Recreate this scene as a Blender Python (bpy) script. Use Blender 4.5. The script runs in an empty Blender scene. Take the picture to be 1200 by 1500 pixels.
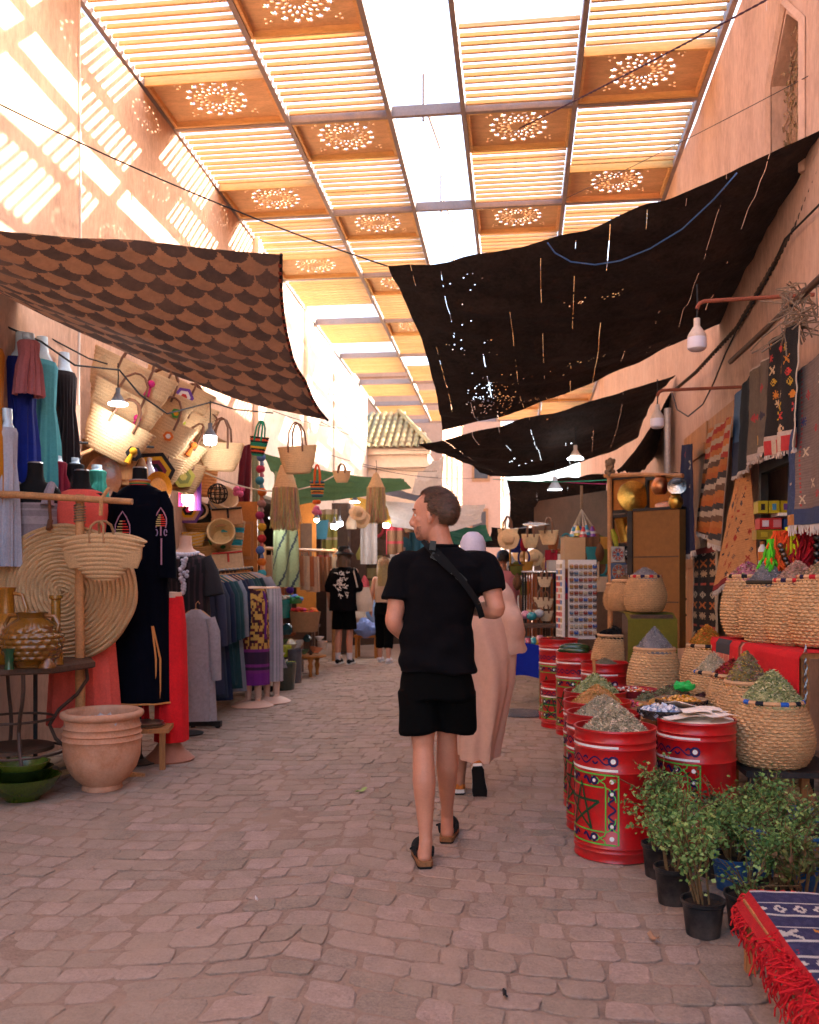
import bpy, math, random
import numpy as np
from mathutils import Vector as V, Matrix, Euler, noise
PI = math.pi
random.seed(7)
RNG = np.random.default_rng(7)
SC = bpy.context.scene
COL = SC.collection
rad = math.radians
# ------------------------------------------------------------ camera, sky, sun, exposure
F, CX, HY, EZ = 1320.0, 600.0, 845.0, 1.42          # focal length and horizon measured on the 1200x1500 photograph
TH = math.atan(158.0 / F)                            # the camera looks a little to the left of the street's axis
cs, sn = math.cos(TH), math.sin(TH)
cam_d = bpy.data.cameras.new('camera')
cam = bpy.data.objects.new('camera', cam_d)
COL.objects.link(cam)
cam.location = (0, 0, EZ)
cam.rotation_euler = (rad(90), 0, TH)
cam_d.sensor_fit = 'VERTICAL'
cam_d.sensor_height = 36
cam_d.lens = F / 1500 * 36
cam_d.shift_y = (HY - 750) / 1500
cam_d.clip_start = 0.05
cam_d.clip_end = 2000
cam_d.dof.use_dof = True
cam_d.dof.focus_distance = 4.6
cam_d.dof.aperture_fstop = 4.0
SC.camera = cam
SUN_DIR = V((1.0, 0.50, 0.475)).normalized()         # towards the sun
el = math.asin(SUN_DIR.z)
az = math.atan2(SUN_DIR.x, SUN_DIR.y)
wd = bpy.data.worlds.new('World')
SC.world = wd
wd.use_nodes = True
nt = wd.node_tree
nt.nodes.clear()
sky = nt.nodes.new('ShaderNodeTexSky')
sky.sky_type = 'NISHITA'
sky.sun_disc = False
sky.sun_elevation = el
sky.sun_rotation = az
sky.dust_density = 4.0
sky.air_density = 0.8
sky.ozone_density = 0.4
bgn = nt.nodes.new('ShaderNodeBackground')
bgn.inputs['Strength'].default_value = 0.15
outn = nt.nodes.new('ShaderNodeOutputWorld')
nt.links.new(sky.outputs[0], bgn.inputs[0])
nt.links.new(bgn.outputs[0], outn.inputs[0])
sun_d = bpy.data.lights.new('sun', 'SUN')
sun_d.energy = 5.0
sun_d.angle = rad(0.5)
sun_d.color = (1.0, 0.90, 0.76)
sun = bpy.data.objects.new('sun', sun_d)
COL.objects.link(sun)
sun.rotation_euler = SUN_DIR.to_track_quat('Z', 'Y').to_euler()
sun.location = SUN_DIR * 60
SC.view_settings.view_transform = 'Standard'
SC.view_settings.look = 'None'
SC.view_settings.gamma = 1
SC.view_settings.use_curve_mapping = False
SC.view_settings.exposure = 3.03
SC.render.engine = 'CYCLES'
cy = SC.cycles
cy.use_denoising = True
try: cy.denoiser = 'OPENIMAGEDENOISE'
except Exception: pass
cy.max_bounces = 8
cy.diffuse_bounces = 6
cy.glossy_bounces = 3
cy.transmission_bounces = 6
cy.transparent_max_bounces = 12
cy.sample_clamp_indirect = 6
cy.caustics_reflective = False
cy.caustics_refractive = False
# ------------------------------------------------------------ where a pixel of the photograph lies in the place
def at(px, py, D):
 lat = (px - CX) / F * D
 return V((lat * cs - D * sn, D * cs + lat * sn, EZ + (HY - py) / F * D))
def gnd(px, py):
 return at(px, py, EZ * F / (py - HY))
def gD(py): return EZ * F / (py - HY)
def xat(px, py, X):
 r = (px - CX) / F
 return at(px, py, X / (r * cs - sn))
def ppm(D): return F / D
# ------------------------------------------------------------ materials
MATS = {}
def srgb(r, g, b):
 f = lambda c: (c / 255 / 12.92) if c / 255 <= 0.04045 else ((c / 255 + 0.055) / 1.055) ** 2.4
 return (f(r), f(g), f(b))
def M(name, c=(0.5, 0.5, 0.5), rough=0.75, var=0.18, scale=6.0, bump=0.15, bscale=60.0, metal=0.0, attr=False,
      island=0.0, sheen=0.0, dust=None, dscale=3.0, damt=0.35, trans=0.0, weave=None, spec=0.3, emit=None, estr=0.0, stretch=None, coat=0.0, sss=0.0, con=1.16, world=False):
 """one procedural surface: base colour (or the mesh colour layer) broken up by noise, dust patches, fine relief"""
 if name in MATS: return MATS[name]
 m = bpy.data.materials.new(name)
 m.use_nodes = True
 n = m.node_tree.nodes; l = m.node_tree.links
 b = n['Principled BSDF']
 b.inputs['Roughness'].default_value = rough
 b.inputs['Metallic'].default_value = metal
 b.inputs['Specular IOR Level'].default_value = spec
 if coat: b.inputs['Coat Weight'].default_value = coat
 if sss:
  b.inputs['Subsurface Weight'].default_value = sss
  b.inputs['Subsurface Radius'].default_value = (0.012, 0.004, 0.002)
  b.inputs['Subsurface Scale'].default_value = 1.0
 if sheen: b.inputs['Sheen Weight'].default_value = sheen
 tc = n.new('ShaderNodeTexCoord')
 mp = n.new('ShaderNodeMapping'); l.new(tc.outputs['Object'], mp.inputs[0])
 if world: l.new(n.new('ShaderNodeNewGeometry').outputs['Position'], mp.inputs[0])
 if stretch: mp.inputs['Scale'].default_value = stretch
 def nz(s, det=6.0, r=0.6):
  t = n.new('ShaderNodeTexNoise'); t.inputs['Scale'].default_value = s
  t.inputs['Detail'].default_value = det; t.inputs['Roughness'].default_value = r
  l.new(mp.outputs[0], t.inputs['Vector']); return t
 if attr:
  a = n.new('ShaderNodeAttribute'); a.attribute_name = 'Col'; src = a.outputs['Color']
 else:
  a = n.new('ShaderNodeRGB'); a.outputs[0].default_value = (*c, 1); src = a.outputs[0]
 oi = n.new('ShaderNodeObjectInfo')
 if con != 1:
  ga = n.new('ShaderNodeGamma'); ga.inputs[1].default_value = con; l.new(src, ga.inputs[0])
  mu = n.new('ShaderNodeMix'); mu.data_type = 'RGBA'; mu.blend_type = 'MULTIPLY'; mu.inputs[0].default_value = 1; l.new(ga.outputs[0], mu.inputs[6]); mu.inputs[7].default_value = (1.2, 1.2, 1.2, 1)
  src = mu.outputs[2]
 if var:
  t = nz(scale, 9, .7); t2 = nz(scale * 9, 8, .75)
  av = n.new('ShaderNodeMath'); av.operation = 'MULTIPLY_ADD'; l.new(t2.outputs['Fac'], av.inputs[0]); av.inputs[1].default_value = 1.4
  a3 = n.new('ShaderNodeMath'); a3.operation = 'MULTIPLY_ADD'; l.new(t.outputs['Fac'], a3.inputs[0]); a3.inputs[1].default_value = 1; a3.inputs[2].default_value = -.7; l.new(a3.outputs[0], av.inputs[2])
  rg = n.new('ShaderNodeMapRange'); l.new(av.outputs[0], rg.inputs[0])
  rg.inputs[1].default_value = 0.25; rg.inputs[2].default_value = 0.75
  rg.inputs[3].default_value = 1 - var; rg.inputs[4].default_value = 1 + var
  hs = n.new('ShaderNodeHueSaturation'); l.new(src, hs.inputs['Color']); l.new(rg.outputs[0], hs.inputs['Value'])
  src = hs.outputs[0]
 if island:
  ge = n.new('ShaderNodeNewGeometry')
  ad = n.new('ShaderNodeMath'); ad.operation = 'ADD'; l.new(ge.outputs['Random Per Island'], ad.inputs[0]); l.new(oi.outputs['Random'], ad.inputs[1])
  fr = n.new('ShaderNodeMath'); fr.operation = 'FRACT'; l.new(ad.outputs[0], fr.inputs[0])
  rg = n.new('ShaderNodeMapRange'); l.new(fr.outputs[0], rg.inputs[0])
  rg.inputs[3].default_value = 1 - island; rg.inputs[4].default_value = 1 + island
  r2 = n.new('ShaderNodeMapRange'); l.new(fr.outputs[0], r2.inputs[0])
  r2.inputs[3].default_value = 0.5 + island * 0.06; r2.inputs[4].default_value = 0.5 - island * 0.06
  hs = n.new('ShaderNodeHueSaturation'); l.new(src, hs.inputs['Color']); l.new(rg.outputs[0], hs.inputs['Value']); l.new(r2.outputs[0], hs.inputs['Hue'])
  src = hs.outputs[0]
 if dust:
  t = nz(dscale, 8.0, 0.7)
  rp = n.new('ShaderNodeMapRange'); l.new(t.outputs['Fac'], rp.inputs[0])
  rp.inputs[1].default_value = 0.42; rp.inputs[2].default_value = 0.72; rp.inputs[3].default_value = 0; rp.inputs[4].default_value = damt
  mx = n.new('ShaderNodeMix'); mx.data_type = 'RGBA'
  l.new(rp.outputs[0], mx.inputs[0]); l.new(src, mx.inputs[6]); mx.inputs[7].default_value = (*dust, 1)
  src = mx.outputs[2]
 if weave:
  w = n.new('ShaderNodeTexWave'); w.inputs['Scale'].default_value = weave; w.bands_direction = 'Z'
  w.inputs['Distortion'].default_value = 2.5; w.inputs['Detail'].default_value = 2
  l.new(mp.outputs[0], w.inputs['Vector'])
  rg = n.new('ShaderNodeMapRange'); l.new(w.outputs['Fac'], rg.inputs[0]); rg.inputs[3].default_value = 0.62; rg.inputs[4].default_value = 1.1
  hs = n.new('ShaderNodeHueSaturation'); l.new(src, hs.inputs['Color']); l.new(rg.outputs[0], hs.inputs['Value'])
  src = hs.outputs[0]
 l.new(src, b.inputs['Base Color'])
 if bump:
  t = nz(bscale, 8.0, .7)
  bp = n.new('ShaderNodeBump'); bp.inputs['Strength'].default_value = bump; bp.inputs['Distance'].default_value = 0.018
  l.new(t.outputs['Fac'], bp.inputs['Height']); l.new(bp.outputs[0], b.inputs['Normal'])
  if weave:
   b2 = n.new('ShaderNodeBump'); b2.inputs['Strength'].default_value = 0.8; b2.inputs['Distance'].default_value = 0.008
   l.new(w.outputs['Fac'], b2.inputs['Height']); l.new(bp.outputs[0], b2.inputs['Normal']); l.new(b2.outputs[0], b.inputs['Normal'])
 if emit:
  b.inputs['Emission Color'].default_value = (*emit, 1); b.inputs['Emission Strength'].default_value = estr
 if trans:
  tr = n.new('ShaderNodeBsdfTranslucent'); l.new(src, tr.inputs['Color'])
  mx = n.new('ShaderNodeMixShader'); mx.inputs[0].default_value = trans
  l.new(b.outputs[0], mx.inputs[1]); l.new(tr.outputs[0], mx.inputs[2]); l.new(mx.outputs[0], n['Material Output'].inputs[0])
 MATS[name] = m
 return m
# ------------------------------------------------------------ mesh builder
class MB:
 def __init__(s):
  s.v = []; s.f = []; s.m = []; s.c = []
 def add(s, vs, fs, mi=0, col=None):
  o = len(s.v)
  s.v.extend([tuple(p) for p in vs])
  s.f.extend([tuple(i + o for i in f) for f in fs])
  s.m.extend([mi] * len(fs)); s.c.extend([col] * len(fs))
  return s
 def box(s, c, d, rot=None, mi=0, col=None, taper=1.0):
  x, y, z = d[0] / 2, d[1] / 2, d[2] / 2
  vs = [V((a * x * (taper if k > 0 else 1), b * y * (taper if k > 0 else 1), k * z)) for k in (-1, 1) for b in (-1, 1) for a in (-1, 1)]
  if rot is not None:
   R = Euler(rot).to_matrix(); vs = [R @ p for p in vs]
  vs = [p + V(c) for p in vs]
  return s.add(vs, [(0, 2, 3, 1), (4, 5, 7, 6), (0, 1, 5, 4), (2, 6, 7, 3), (0, 4, 6, 2), (1, 3, 7, 5)], mi, col)
 def bar(s, a, b, w, h=None, mi=0, col=None):
  a, b = V(a), V(b); d = b - a; h = h or w
  q = d.to_track_quat('Z', 'Y'); R = q.to_matrix(); L = d.length
  vs = [R @ V((i * w / 2, j * h / 2, k * L)) + a for k in (0, 1) for j in (-1, 1) for i in (-1, 1)]
  return s.add(vs, [(0, 2, 3, 1), (4, 5, 7, 6), (0, 1, 5, 4), (2, 6, 7, 3), (0, 4, 6, 2), (1, 3, 7, 5)], mi, col)
 def loft(s, rings, cap=True, mi=0, col=None, closed=True, capb=None):
  n = len(rings[0]); vs = [p for r in rings for p in r]; fs = []
  for i in range(len(rings) - 1):
   for j in range(n if closed else n - 1):
    k = (j + 1) % n
    fs.append((i * n + j, i * n + k, (i + 1) * n + k, (i + 1) * n + j))
  if cap: fs.append(tuple(range((len(rings) - 1) * n, len(rings) * n)))
  if cap if capb is None else capb: fs.append(tuple(reversed(range(n))))
  return s.add(vs, fs, mi, col)
 def tube(s, pts, r, n=8, cap=True, mi=0, col=None, closed=False):
  pts = [V(p) for p in pts]; N = len(pts)
  rs = r if isinstance(r, (list, tuple)) else [r] * N
  rings = []; up = None
  for i, p in enumerate(pts):
   if closed: t = pts[(i + 1) % N] - pts[i - 1]
   else: t = pts[min(i + 1, N - 1)] - pts[max(i - 1, 0)]
   if t.length < 1e-9: t = V((0, 0, 1))
   t.normalize()
   if up is None:
    up = V((0, 0, 1)) if abs(t.z) < 0.9 else V((0, 1, 0))
   x = up.cross(t)
   if x.length < 1e-6: x = V((1, 0, 0)).cross(t)
   x.normalize(); y = t.cross(x); up = y
   rings.append([p + (x * math.cos(2 * PI * k / n) + y * math.sin(2 * PI * k / n)) * rs[i] for k in range(n)])
  if closed: rings.append(rings[0]); cap = False
  return s.loft(rings, cap, mi, col)
 def lathe(s, prof, n=24, c=(0, 0, 0), sq=(1, 1), mi=0, col=None, cap=False, rmod=None):
  rings = []
  for i, (r, z) in enumerate(prof):
   rings.append([V((c[0] + sq[0] * (r + (rmod(2 * PI * k / n, i, z) if rmod else 0)) * math.cos(2 * PI * k / n),
                             c[1] + sq[1] * (r + (rmod(2 * PI * k / n, i, z) if rmod else 0)) * math.sin(2 * PI * k / n), c[2] + z)) for k in range(n)])
  return s.loft(rings, cap, mi, col)
 def ball(s, c, r, n=12, mi=0, col=None, R=None, nz=None):
  r = r if isinstance(r, (list, tuple)) else (r, r, r); nz = nz or max(5, n // 2)
  rings = []
  for i in range(nz + 1):
   a = -PI / 2 + PI * i / nz
   a = max(min(a, PI / 2 - 0.02), -PI / 2 + 0.02)
   ring = [V((r[0] * math.cos(a) * math.cos(2 * PI * k / n), r[1] * math.cos(a) * math.sin(2 * PI * k / n), r[2] * math.sin(a))) for k in range(n)]
   if R is not None: ring = [R @ p for p in ring]
   rings.append([p + V(c) for p in ring])
  return s.loft(rings, True, mi, col)
 def grid(s, fn, nu, nv, colfn=None, mi=0, thick=0.0, mifn=None):
  P = [[V(fn(i / nu, j / nv)) for i in range(nu + 1)] for j in range(nv + 1)]
  vs = [p for r in P for p in r]; fs = []; cs_ = []; ms = []
  w = nu + 1
  for j in range(nv):
   for i in range(nu):
    fs.append((j * w + i, j * w + i + 1, (j + 1) * w + i + 1, (j + 1) * w + i))
    cs_.append(colfn((i + .5) / nu, (j + .5) / nv) if colfn else None)
    ms.append(mifn((i + .5) / nu, (j + .5) / nv) if mifn else mi)
  o = len(s.v); s.v.extend([tuple(p) for p in vs]); s.f.extend([tuple(i + o for i in f) for f in fs]); s.c.extend(cs_); s.m.extend(ms)
  if thick:
   def nrm(i, j):
    a = P[j][min(i + 1, nu)] - P[j][max(i - 1, 0)]; b = P[min(j + 1, nv)][i] - P[max(j - 1, 0)][i]
    q = a.cross(b); return q.normalized() if q.length > 1e-9 else V((0, 0, 1))
   o2 = len(s.v)
   s.v.extend([tuple(P[j][i] - nrm(i, j) * thick) for j in range(nv + 1) for i in range(nu + 1)])
   s.f.extend([tuple(o2 + k for k in reversed(f)) for f in fs]); s.c.extend(cs_); s.m.extend(ms)
   def rim(seq, ci):
    for a, b in zip(seq[:-1], seq[1:]):
     s.f.append((o + a, o2 + a, o2 + b, o + b)); s.c.append(ci); s.m.append(ms[0])
   rim(list(range(w)), cs_[0]); rim([nv * w + i for i in reversed(range(w))], cs_[-1])
   rim([j * w for j in reversed(range(nv + 1))], cs_[0]); rim([j * w + nu for j in range(nv + 1)], cs_[-1])
  return s
 def mesh(s, name, mats, smooth=True, sharp=None):
  me = bpy.data.meshes.new(name)
  me.from_pydata(s.v, [], s.f)
  for m in (mats if isinstance(mats, (list, tuple)) else [mats]): me.materials.append(m)
  if any(s.m): me.polygons.foreach_set('material_index', s.m)
  if any(c is not None for c in s.c):
   ca = me.color_attributes.new('Col', 'FLOAT_COLOR', 'CORNER')
   data = []
   for f, c in zip(s.f, s.c):
    c = c or (0.5, 0.5, 0.5)
    data.extend((c[0], c[1], c[2], 1.0) * len(f))
   ca.data.foreach_set('color', data)
  if smooth:
   me.polygons.foreach_set('use_smooth', [True] * len(me.polygons))
   try: me.set_sharp_from_angle(angle=rad(sharp if sharp else 40))
   except Exception: pass
  me.validate(); me.update()
  return me
 def obj(s, name, mats, parent=None, loc=None, rotz=0, smooth=True, sharp=None, label=None):
  o = bpy.data.objects.new(name, s.mesh(name, mats, smooth, sharp))
  COL.objects.link(o)
  if parent is not None: o.parent = parent
  if loc is not None: o.location = loc
  if rotz: o.rotation_euler = (0, 0, rotz)
  if label: o['label'] = label
  return o
def tag(o, label=None, cat=None, group=None, kind=None):
 if label: o['label'] = label
 if cat: o['category'] = cat
 if group: o['group'] = group
 if kind: o['kind'] = kind
 return o
def thing(name, label, cat, loc=(0, 0, 0), rotz=0, group=None, rot=None):
 o = bpy.data.objects.new(name, None); COL.objects.link(o)
 o.location = loc; o.rotation_euler = rot if rot is not None else (0, 0, rotz); o.empty_display_size = 0.1
 return tag(o, label, cat, group)
def inst(name, me, parent=None, loc=None, rot=None, scale=None):
 o = bpy.data.objects.new(name, me); COL.objects.link(o)
 if parent is not None: o.parent = parent
 if loc is not None: o.location = loc
 if rot is not None: o.rotation_euler = rot
 if scale is not None: o.scale = scale
 return o
KIDS = {}
def kids(o): return [c for c in bpy.data.objects if c.parent == o]
def dup(src, loc, rotz=None, label=None, scale=None, rot=None):
 r = src.copy(); COL.objects.link(r); r.location = loc
 if rotz is not None: r.rotation_euler = (0, 0, rotz)
 if rot is not None: r.rotation_euler = rot
 if scale is not None: r.scale = scale if isinstance(scale, (tuple, list)) else (scale,) * 3
 if label: r['label'] = label
 for ch in kids(src):
  c = ch.copy(); COL.objects.link(c); c.parent = r
  for g in kids(ch):
   d = g.copy(); COL.objects.link(d); d.parent = c
 return r
def fbm(p, s=1.0, o=3):
 return noise.fractal(V(p) * s, 1.0, 2.0, o)
def lerp(a, b, t): return a + (b - a) * t
def mixc(a, b, t): return tuple(x + (y - x) * t for x, y in zip(a, b))
def catenary(a, b, sag, n=16):
 a, b = V(a), V(b)
 return [a.lerp(b, i / n) - V((0, 0, sag * 4 * (i / n) * (1 - i / n))) for i in range(n + 1)]
def rot_pts(pts, R, c): return [R @ V(p) + V(c) for p in pts]
# ============================================================ SETTING
plaster = M('plaster', (0.49, 0.295, 0.205), 0.9, 0.24, 2.3, 0.8, 14, con=1, dust=(0.58, 0.385, 0.285), dscale=1.1, damt=0.7, stretch=(1, 1, 0.35))
plaster_pale = M('plaster_pale', (0.74, 0.62, 0.52), 0.9, 0.1, 1.2, 0.35, 16, dust=(0.62, 0.46, 0.36), dscale=0.8, damt=0.4, con=1)
plaster_shade = M('plaster_shade', (0.085, 0.055, 0.042), 0.9, 0.2, 2, 0.3, 20)  # darkened plaster: the dimness of the shop interiors is put into its colour
steel = M('steel', (0.25, 0.20, 0.19), 0.55, 0.15, 5, 0.1, 40, dust=(0.30, 0.18, 0.11), dscale=4, damt=0.4)
black_steel = M('black_steel', (0.02, 0.02, 0.022), 0.5, 0.2, 6, 0.15, 60, dust=(0.12, 0.08, 0.06), dscale=5, damt=0.3)
pine = M('pine', (0.60, 0.365, 0.155), 0.6, 0.22, 5, 0.15, 40, island=0.15, stretch=(0.35, 4, 4))
ply = M('plywood', (0.62, 0.40, 0.22), 0.65, 0.2, 3, 0.1, 30, dust=(0.50, 0.29, 0.14), dscale=2.2, damt=0.4, stretch=(0.6, 2, 2))
oldwood = M('old_wood', (0.42, 0.20, 0.075), 0.6, 0.3, 5, 0.3, 30, dust=(0.2, 0.09, 0.04), dscale=3, damt=0.5, stretch=(3, 3, 0.4))
polewood = M('pole_wood', (0.48, 0.25, 0.11), 0.55, 0.3, 9, 0.3, 40, dust=(0.24, 0.12, 0.05), dscale=6, damt=0.5)
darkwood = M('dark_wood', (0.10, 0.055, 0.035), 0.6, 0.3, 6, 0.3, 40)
stone_m = M('paving_stone', (0.355, 0.258, 0.200), 0.85, 0.24, 9, 1.0, 30, island=0.17, dust=(0.42, 0.295, 0.212), dscale=1.1, damt=0.95, spec=0.25, con=1, world=True)
sand_m = M('joint_sand', (0.30, 0.20, 0.145), 0.95, 0.22, 5, 0.8, 60, dust=(0.40, 0.28, 0.2), dscale=1.3, damt=0.9, con=1)
# ---- the street: a sandy bed with setts laid in shallow arcs
st = MB()
st.add([(-300, -60, -0.03), (300, -60, -0.03), (300, 600, -0.03), (-300, 600, -0.03)], [(0, 1, 2, 3)])
street = tag(st.obj('street', sand_m, smooth=False), kind='structure')
bd = MB()
def bedz(x, y): return -0.0042 + 0.0058 * fbm((x * 1.1, y * 1.1, 3.0)) + 0.002 * fbm((x * 9, y * 9, 0))
bd.grid(lambda u, v: (-4.6 + 7.2 * u, 1.6 + 14.4 * v, bedz(-4.6 + 7.2 * u, 1.6 + 14.4 * v)), 120, 240)
tag(bd.obj('joint_sand', sand_m, street), kind='stuff')
def proj(p):
 d = p[0] * -sn + p[1] * cs; l_ = p[0] * cs + p[1] * sn
 return (CX + F * l_ / d, HY - F * (p[2] - EZ) / d, d) if d > 0.05 else (0, 9999, d)
stones = []
def arc(x):
 q = ((x + 0.85) / 2.5) % 1.0 - 0.5
 return -0.42 * (0.25 - q * q) * 2.2
row = 0
y = 1.9
rr = random.Random(11)
while y < 15.5:
 hgt = rr.uniform(0.125, 0.19)
 x = -4.5 + rr.uniform(0, 0.15)
 while x < 2.3:
  w = rr.uniform(0.12, 0.21)
  if rr.random() < 0.06: w *= 1.3
  x1 = x + w
  ya, yb = y + arc(x), y + arc(x1)
  J = lambda a=0.016: rr.uniform(-a, a)
  g = rr.uniform(0.004, 0.010)
  q = [V((x + g + J(), ya + g + J(0.01), 0)), V((x1 - g + J(), yb + g + J(0.01), 0)), V((x1 - g + J(), yb + hgt - g + J(0.01), 0)), V((x + g + J(), ya + hgt - g + J(0.01), 0))]
  c = sum(q, V()) / 4
  out = []
  for k in range(4):
   a, b = q[k], q[(k + 1) % 4]; pr = q[k - 1]
   t = rr.uniform(0.08, 0.2)
   out.append(a.lerp(pr, t)); out.append(a.lerp(b, rr.uniform(0.08, 0.2)))
   m = a.lerp(b, rr.uniform(0.4, 0.6)); m += (c - m) * rr.uniform(-0.05, 0.07); out.append(m)
  px, py, d = proj(c)
  if d > 1 and -120 < px < 1320 and py < 1640:
   stones.append((d, c, [p - c for p in out], rr.uniform(-0.003, 0.0035), rr.uniform(-0.022, 0.022), rr.uniform(-0.028, 0.028)))
  x = x1
 y += hgt
stones.sort(key=lambda s: s[0])
def stone_into(mb, c, out, h, tx, ty, lod=True):
 n = len(out)
 top = [V((p.x * 0.945 + c.x, p.y * 0.945 + c.y, c.z + h + p.x * tx + p.y * ty)) for p in out]
 mid = [V((p.x + c.x, p.y + c.y, c.z + h - 0.0026 + p.x * tx + p.y * ty)) for p in out]
 bot = [V((p.x * 1.01 + c.x, p.y * 1.01 + c.y, c.z - 0.027)) for p in out]
 cen = V((c.x, c.y, c.z + h + 0.0004))
 vs = bot + mid + top + [cen]
 fs = []
 for L in range(2):
  for j in range(n):
   k = (j + 1) % n
   fs.append((L * n + j, L * n + k, (L + 1) * n + k, (L + 1) * n + j))
 for j in range(n): fs.append((2 * n + j, 2 * n + (j + 1) % n, 3 * n))
 mb.add(vs, fs)
vis = [s for s in stones if proj(s[1])[1] < 1510 and 0 < proj(s[1])[0] < 1200]
near = vis[:298]; nid = set(id(s) for s in near)
for s in near:
 mb = MB(); stone_into(mb, V((0, 0, 0)), s[2], s[3], s[4], s[5])
 mb.obj('paving_stone', stone_m, street, (s[1].x, s[1].y, 0), smooth=False)
mb = MB()
for s in stones:
 if id(s) not in nid: stone_into(mb, s[1], *s[2:])
tag(mb.obj('paving_stones', stone_m, street, smooth=False), kind='stuff')
# ---- the building on the west side of the lane
XL, XR = -4.05, 2.03
lb = thing('market_building', 'pink plastered building with slatted sunlight falling across its tall wall', 'building', (XL, 8, 0))
o = MB()
def wall_grid(mb, a, b, z0, z1, amp=0.012, flip=False, nu=24, nv=24):
 a, b = V(a), V(b)
 nrm = V((b.y - a.y, a.x - b.x, 0)).normalized() * (-1 if flip else 1)
 def f(u, v):
  p = a.lerp(b, u); z = z0 + (z1 - z0) * v
  return p + V((0, 0, z)) + nrm * amp * fbm((p.x * 1.3, p.y * 1.3, z * 1.3))
 mb.grid(f, nu, nv)
wall_grid(o, (-3.75 - XL, -3.0 - 8, 0), (-3.75 - XL, -0.6, 0), 0, 6.62)
o.box((-3.75 - XL - 0.22, -5.8, 3.31), (0.40, 10.4, 6.62))
o.obj('wall_pier', plaster, lb)
o = MB()
wall_grid(o, (0, -0.6, 0), (0, 5.6, 0), 0, 6.72); o.box((-0.22, 2.5, 3.36), (0.40, 6.2, 6.72))
o.obj('wall', plaster, lb)
o = MB(); wall_grid(o, (0, 5.6, 0), (0, 11.6, 0), 2.75, 6.66); o.box((-0.22, 8.6, 4.7), (0.40, 6.0, 3.92)); o.obj('wall', plaster_pale, lb)
for (yy, w_, d_) in ((5.62, 0.22, 0.14), (9.0, 0.3, 0.12)):
 o = MB(); o.box((0.02, yy, 4.72), (d_, w_, 3.90)); o.obj('pilaster', plaster_pale, lb)
o = MB(); o.tube([(0.30, -0.64, 2.9), (0.31, -0.62, 4.4), (0.30, -0.63, 6.5)], 0.012, 6); o.obj('conduit', plaster_pale, lb)
# shop room behind the opening
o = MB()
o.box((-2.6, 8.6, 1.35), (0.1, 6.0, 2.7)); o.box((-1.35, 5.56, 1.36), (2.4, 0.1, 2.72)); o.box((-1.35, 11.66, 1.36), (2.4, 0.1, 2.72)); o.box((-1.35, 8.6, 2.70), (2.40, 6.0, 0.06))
o.obj('shop_room', plaster_shade, lb)
pb = thing('white_building', 'whitewashed building beyond the shop opening, glaring in the sun', 'building', (XL, 22, 0))
o = MB(); wall_grid(o, (0.03, -2.38, 0), (0.03, 2.0, 0), 0, 6.3, 0.01); o.box((-0.2, -0.19, 3.15), (0.42, 4.38, 6.3)); o.obj('wall', plaster_pale, pb)
# ---- tiled gatehouse closing the view
gh = thing('gatehouse', 'cream gatehouse with a green glazed tile roof closing the lane', 'building', (-3.35, 25.4, 0))
o = MB(); o.box((0, 0, 2.4), (1.9, 2.4, 4.8)); wall_grid(o, (-.95, -1.215, 0), (.95, -1.215, 0), 0, 4.8, 0.008); o.obj('wall', plaster_pale, gh)
o = MB(); o.box((0, -1.28, 4.42), (2.0, 0.1, 0.10)); o.box((0, -1.27, 4.80), (2.06, 0.16, 0.14)); o.obj('cornice', plaster_pale, gh)
tile_m = M('glazed_tile', (0.30, 0.27, 0.13), 0.45, 0.3, 4, 0.15, 30, island=0.3, dust=(0.45, 0.30, 0.17), dscale=3, damt=0.7)
o = MB(); o.add([(-1.1, -1.45, 4.86), (1.1, -1.45, 4.86), (-.1, 0.6, 6.2), (-1.1, 0.6, 6.2)], [(0, 1, 2, 3)]); o.obj('roof', M('roof_mortar', (0.4, 0.28, 0.2)), gh)
tm = MB()
tm.grid(lambda u, v: (0.082 * (1 - 0.15 * v) * math.cos(PI * u), 0.30 * v, 0.07 * math.sin(PI * u) + 0.012 * (1 - v)), 6, 1)
tme = tm.mesh('tile', tile_m)
sl = math.atan2(1.34, 2.05)
for j in range(8):
 for i in range(12):
  xx = -1.02 + i * 0.182
  if xx > 1.08 - 0.14 * j: continue
  inst('tile', tme, gh, (xx, -1.47 + j * 0.25, 4.86 + j * 0.25 * math.tan(sl)), (sl, 0, 0))
o = MB(); o.tube([(1.08, -1.45, 4.93), (-.1, 0.6, 6.27)], 0.07, 8); o.obj('ridge', tile_m, gh)
# ---- far sunlit houses
def house(label, loc, w, d, h, mat, wins, rot=0, extra=None):
 t = thing('house', label, 'building', loc, rot)
 o = MB(); o.box((0, 0, h / 2), (w, d, h)); o.box((0, 0, h + 0.06), (w + 0.12, d + 0.12, 0.16)); o.obj('wall', mat, t, smooth=False)
 for side, u, z, ww, hh in wins:
  f = MB(); g = MB()
  if side == 'x': f.box((w / 2 + 0.02, u, z), (0.06, ww, hh)); g.box((w / 2 + 0.054, u, z), (0.012, ww * .75, hh * .8))
  else: f.box((u, -d / 2 - 0.02, z), (ww, 0.06, hh)); g.box((u, -d / 2 - 0.054, z), (ww * .75, 0.012, hh * .8))
  wo = f.obj('window', M('shutter', (0.30, 0.16, 0.08)), t); g.obj('pane', M('window_glass', (0.05, 0.05, 0.055), 0.2), wo)
 return t
pinkhouse = M('far_pink', (0.40, 0.25, 0.175), 0.9, 0.12, 1, 0.2, 10)
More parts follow.
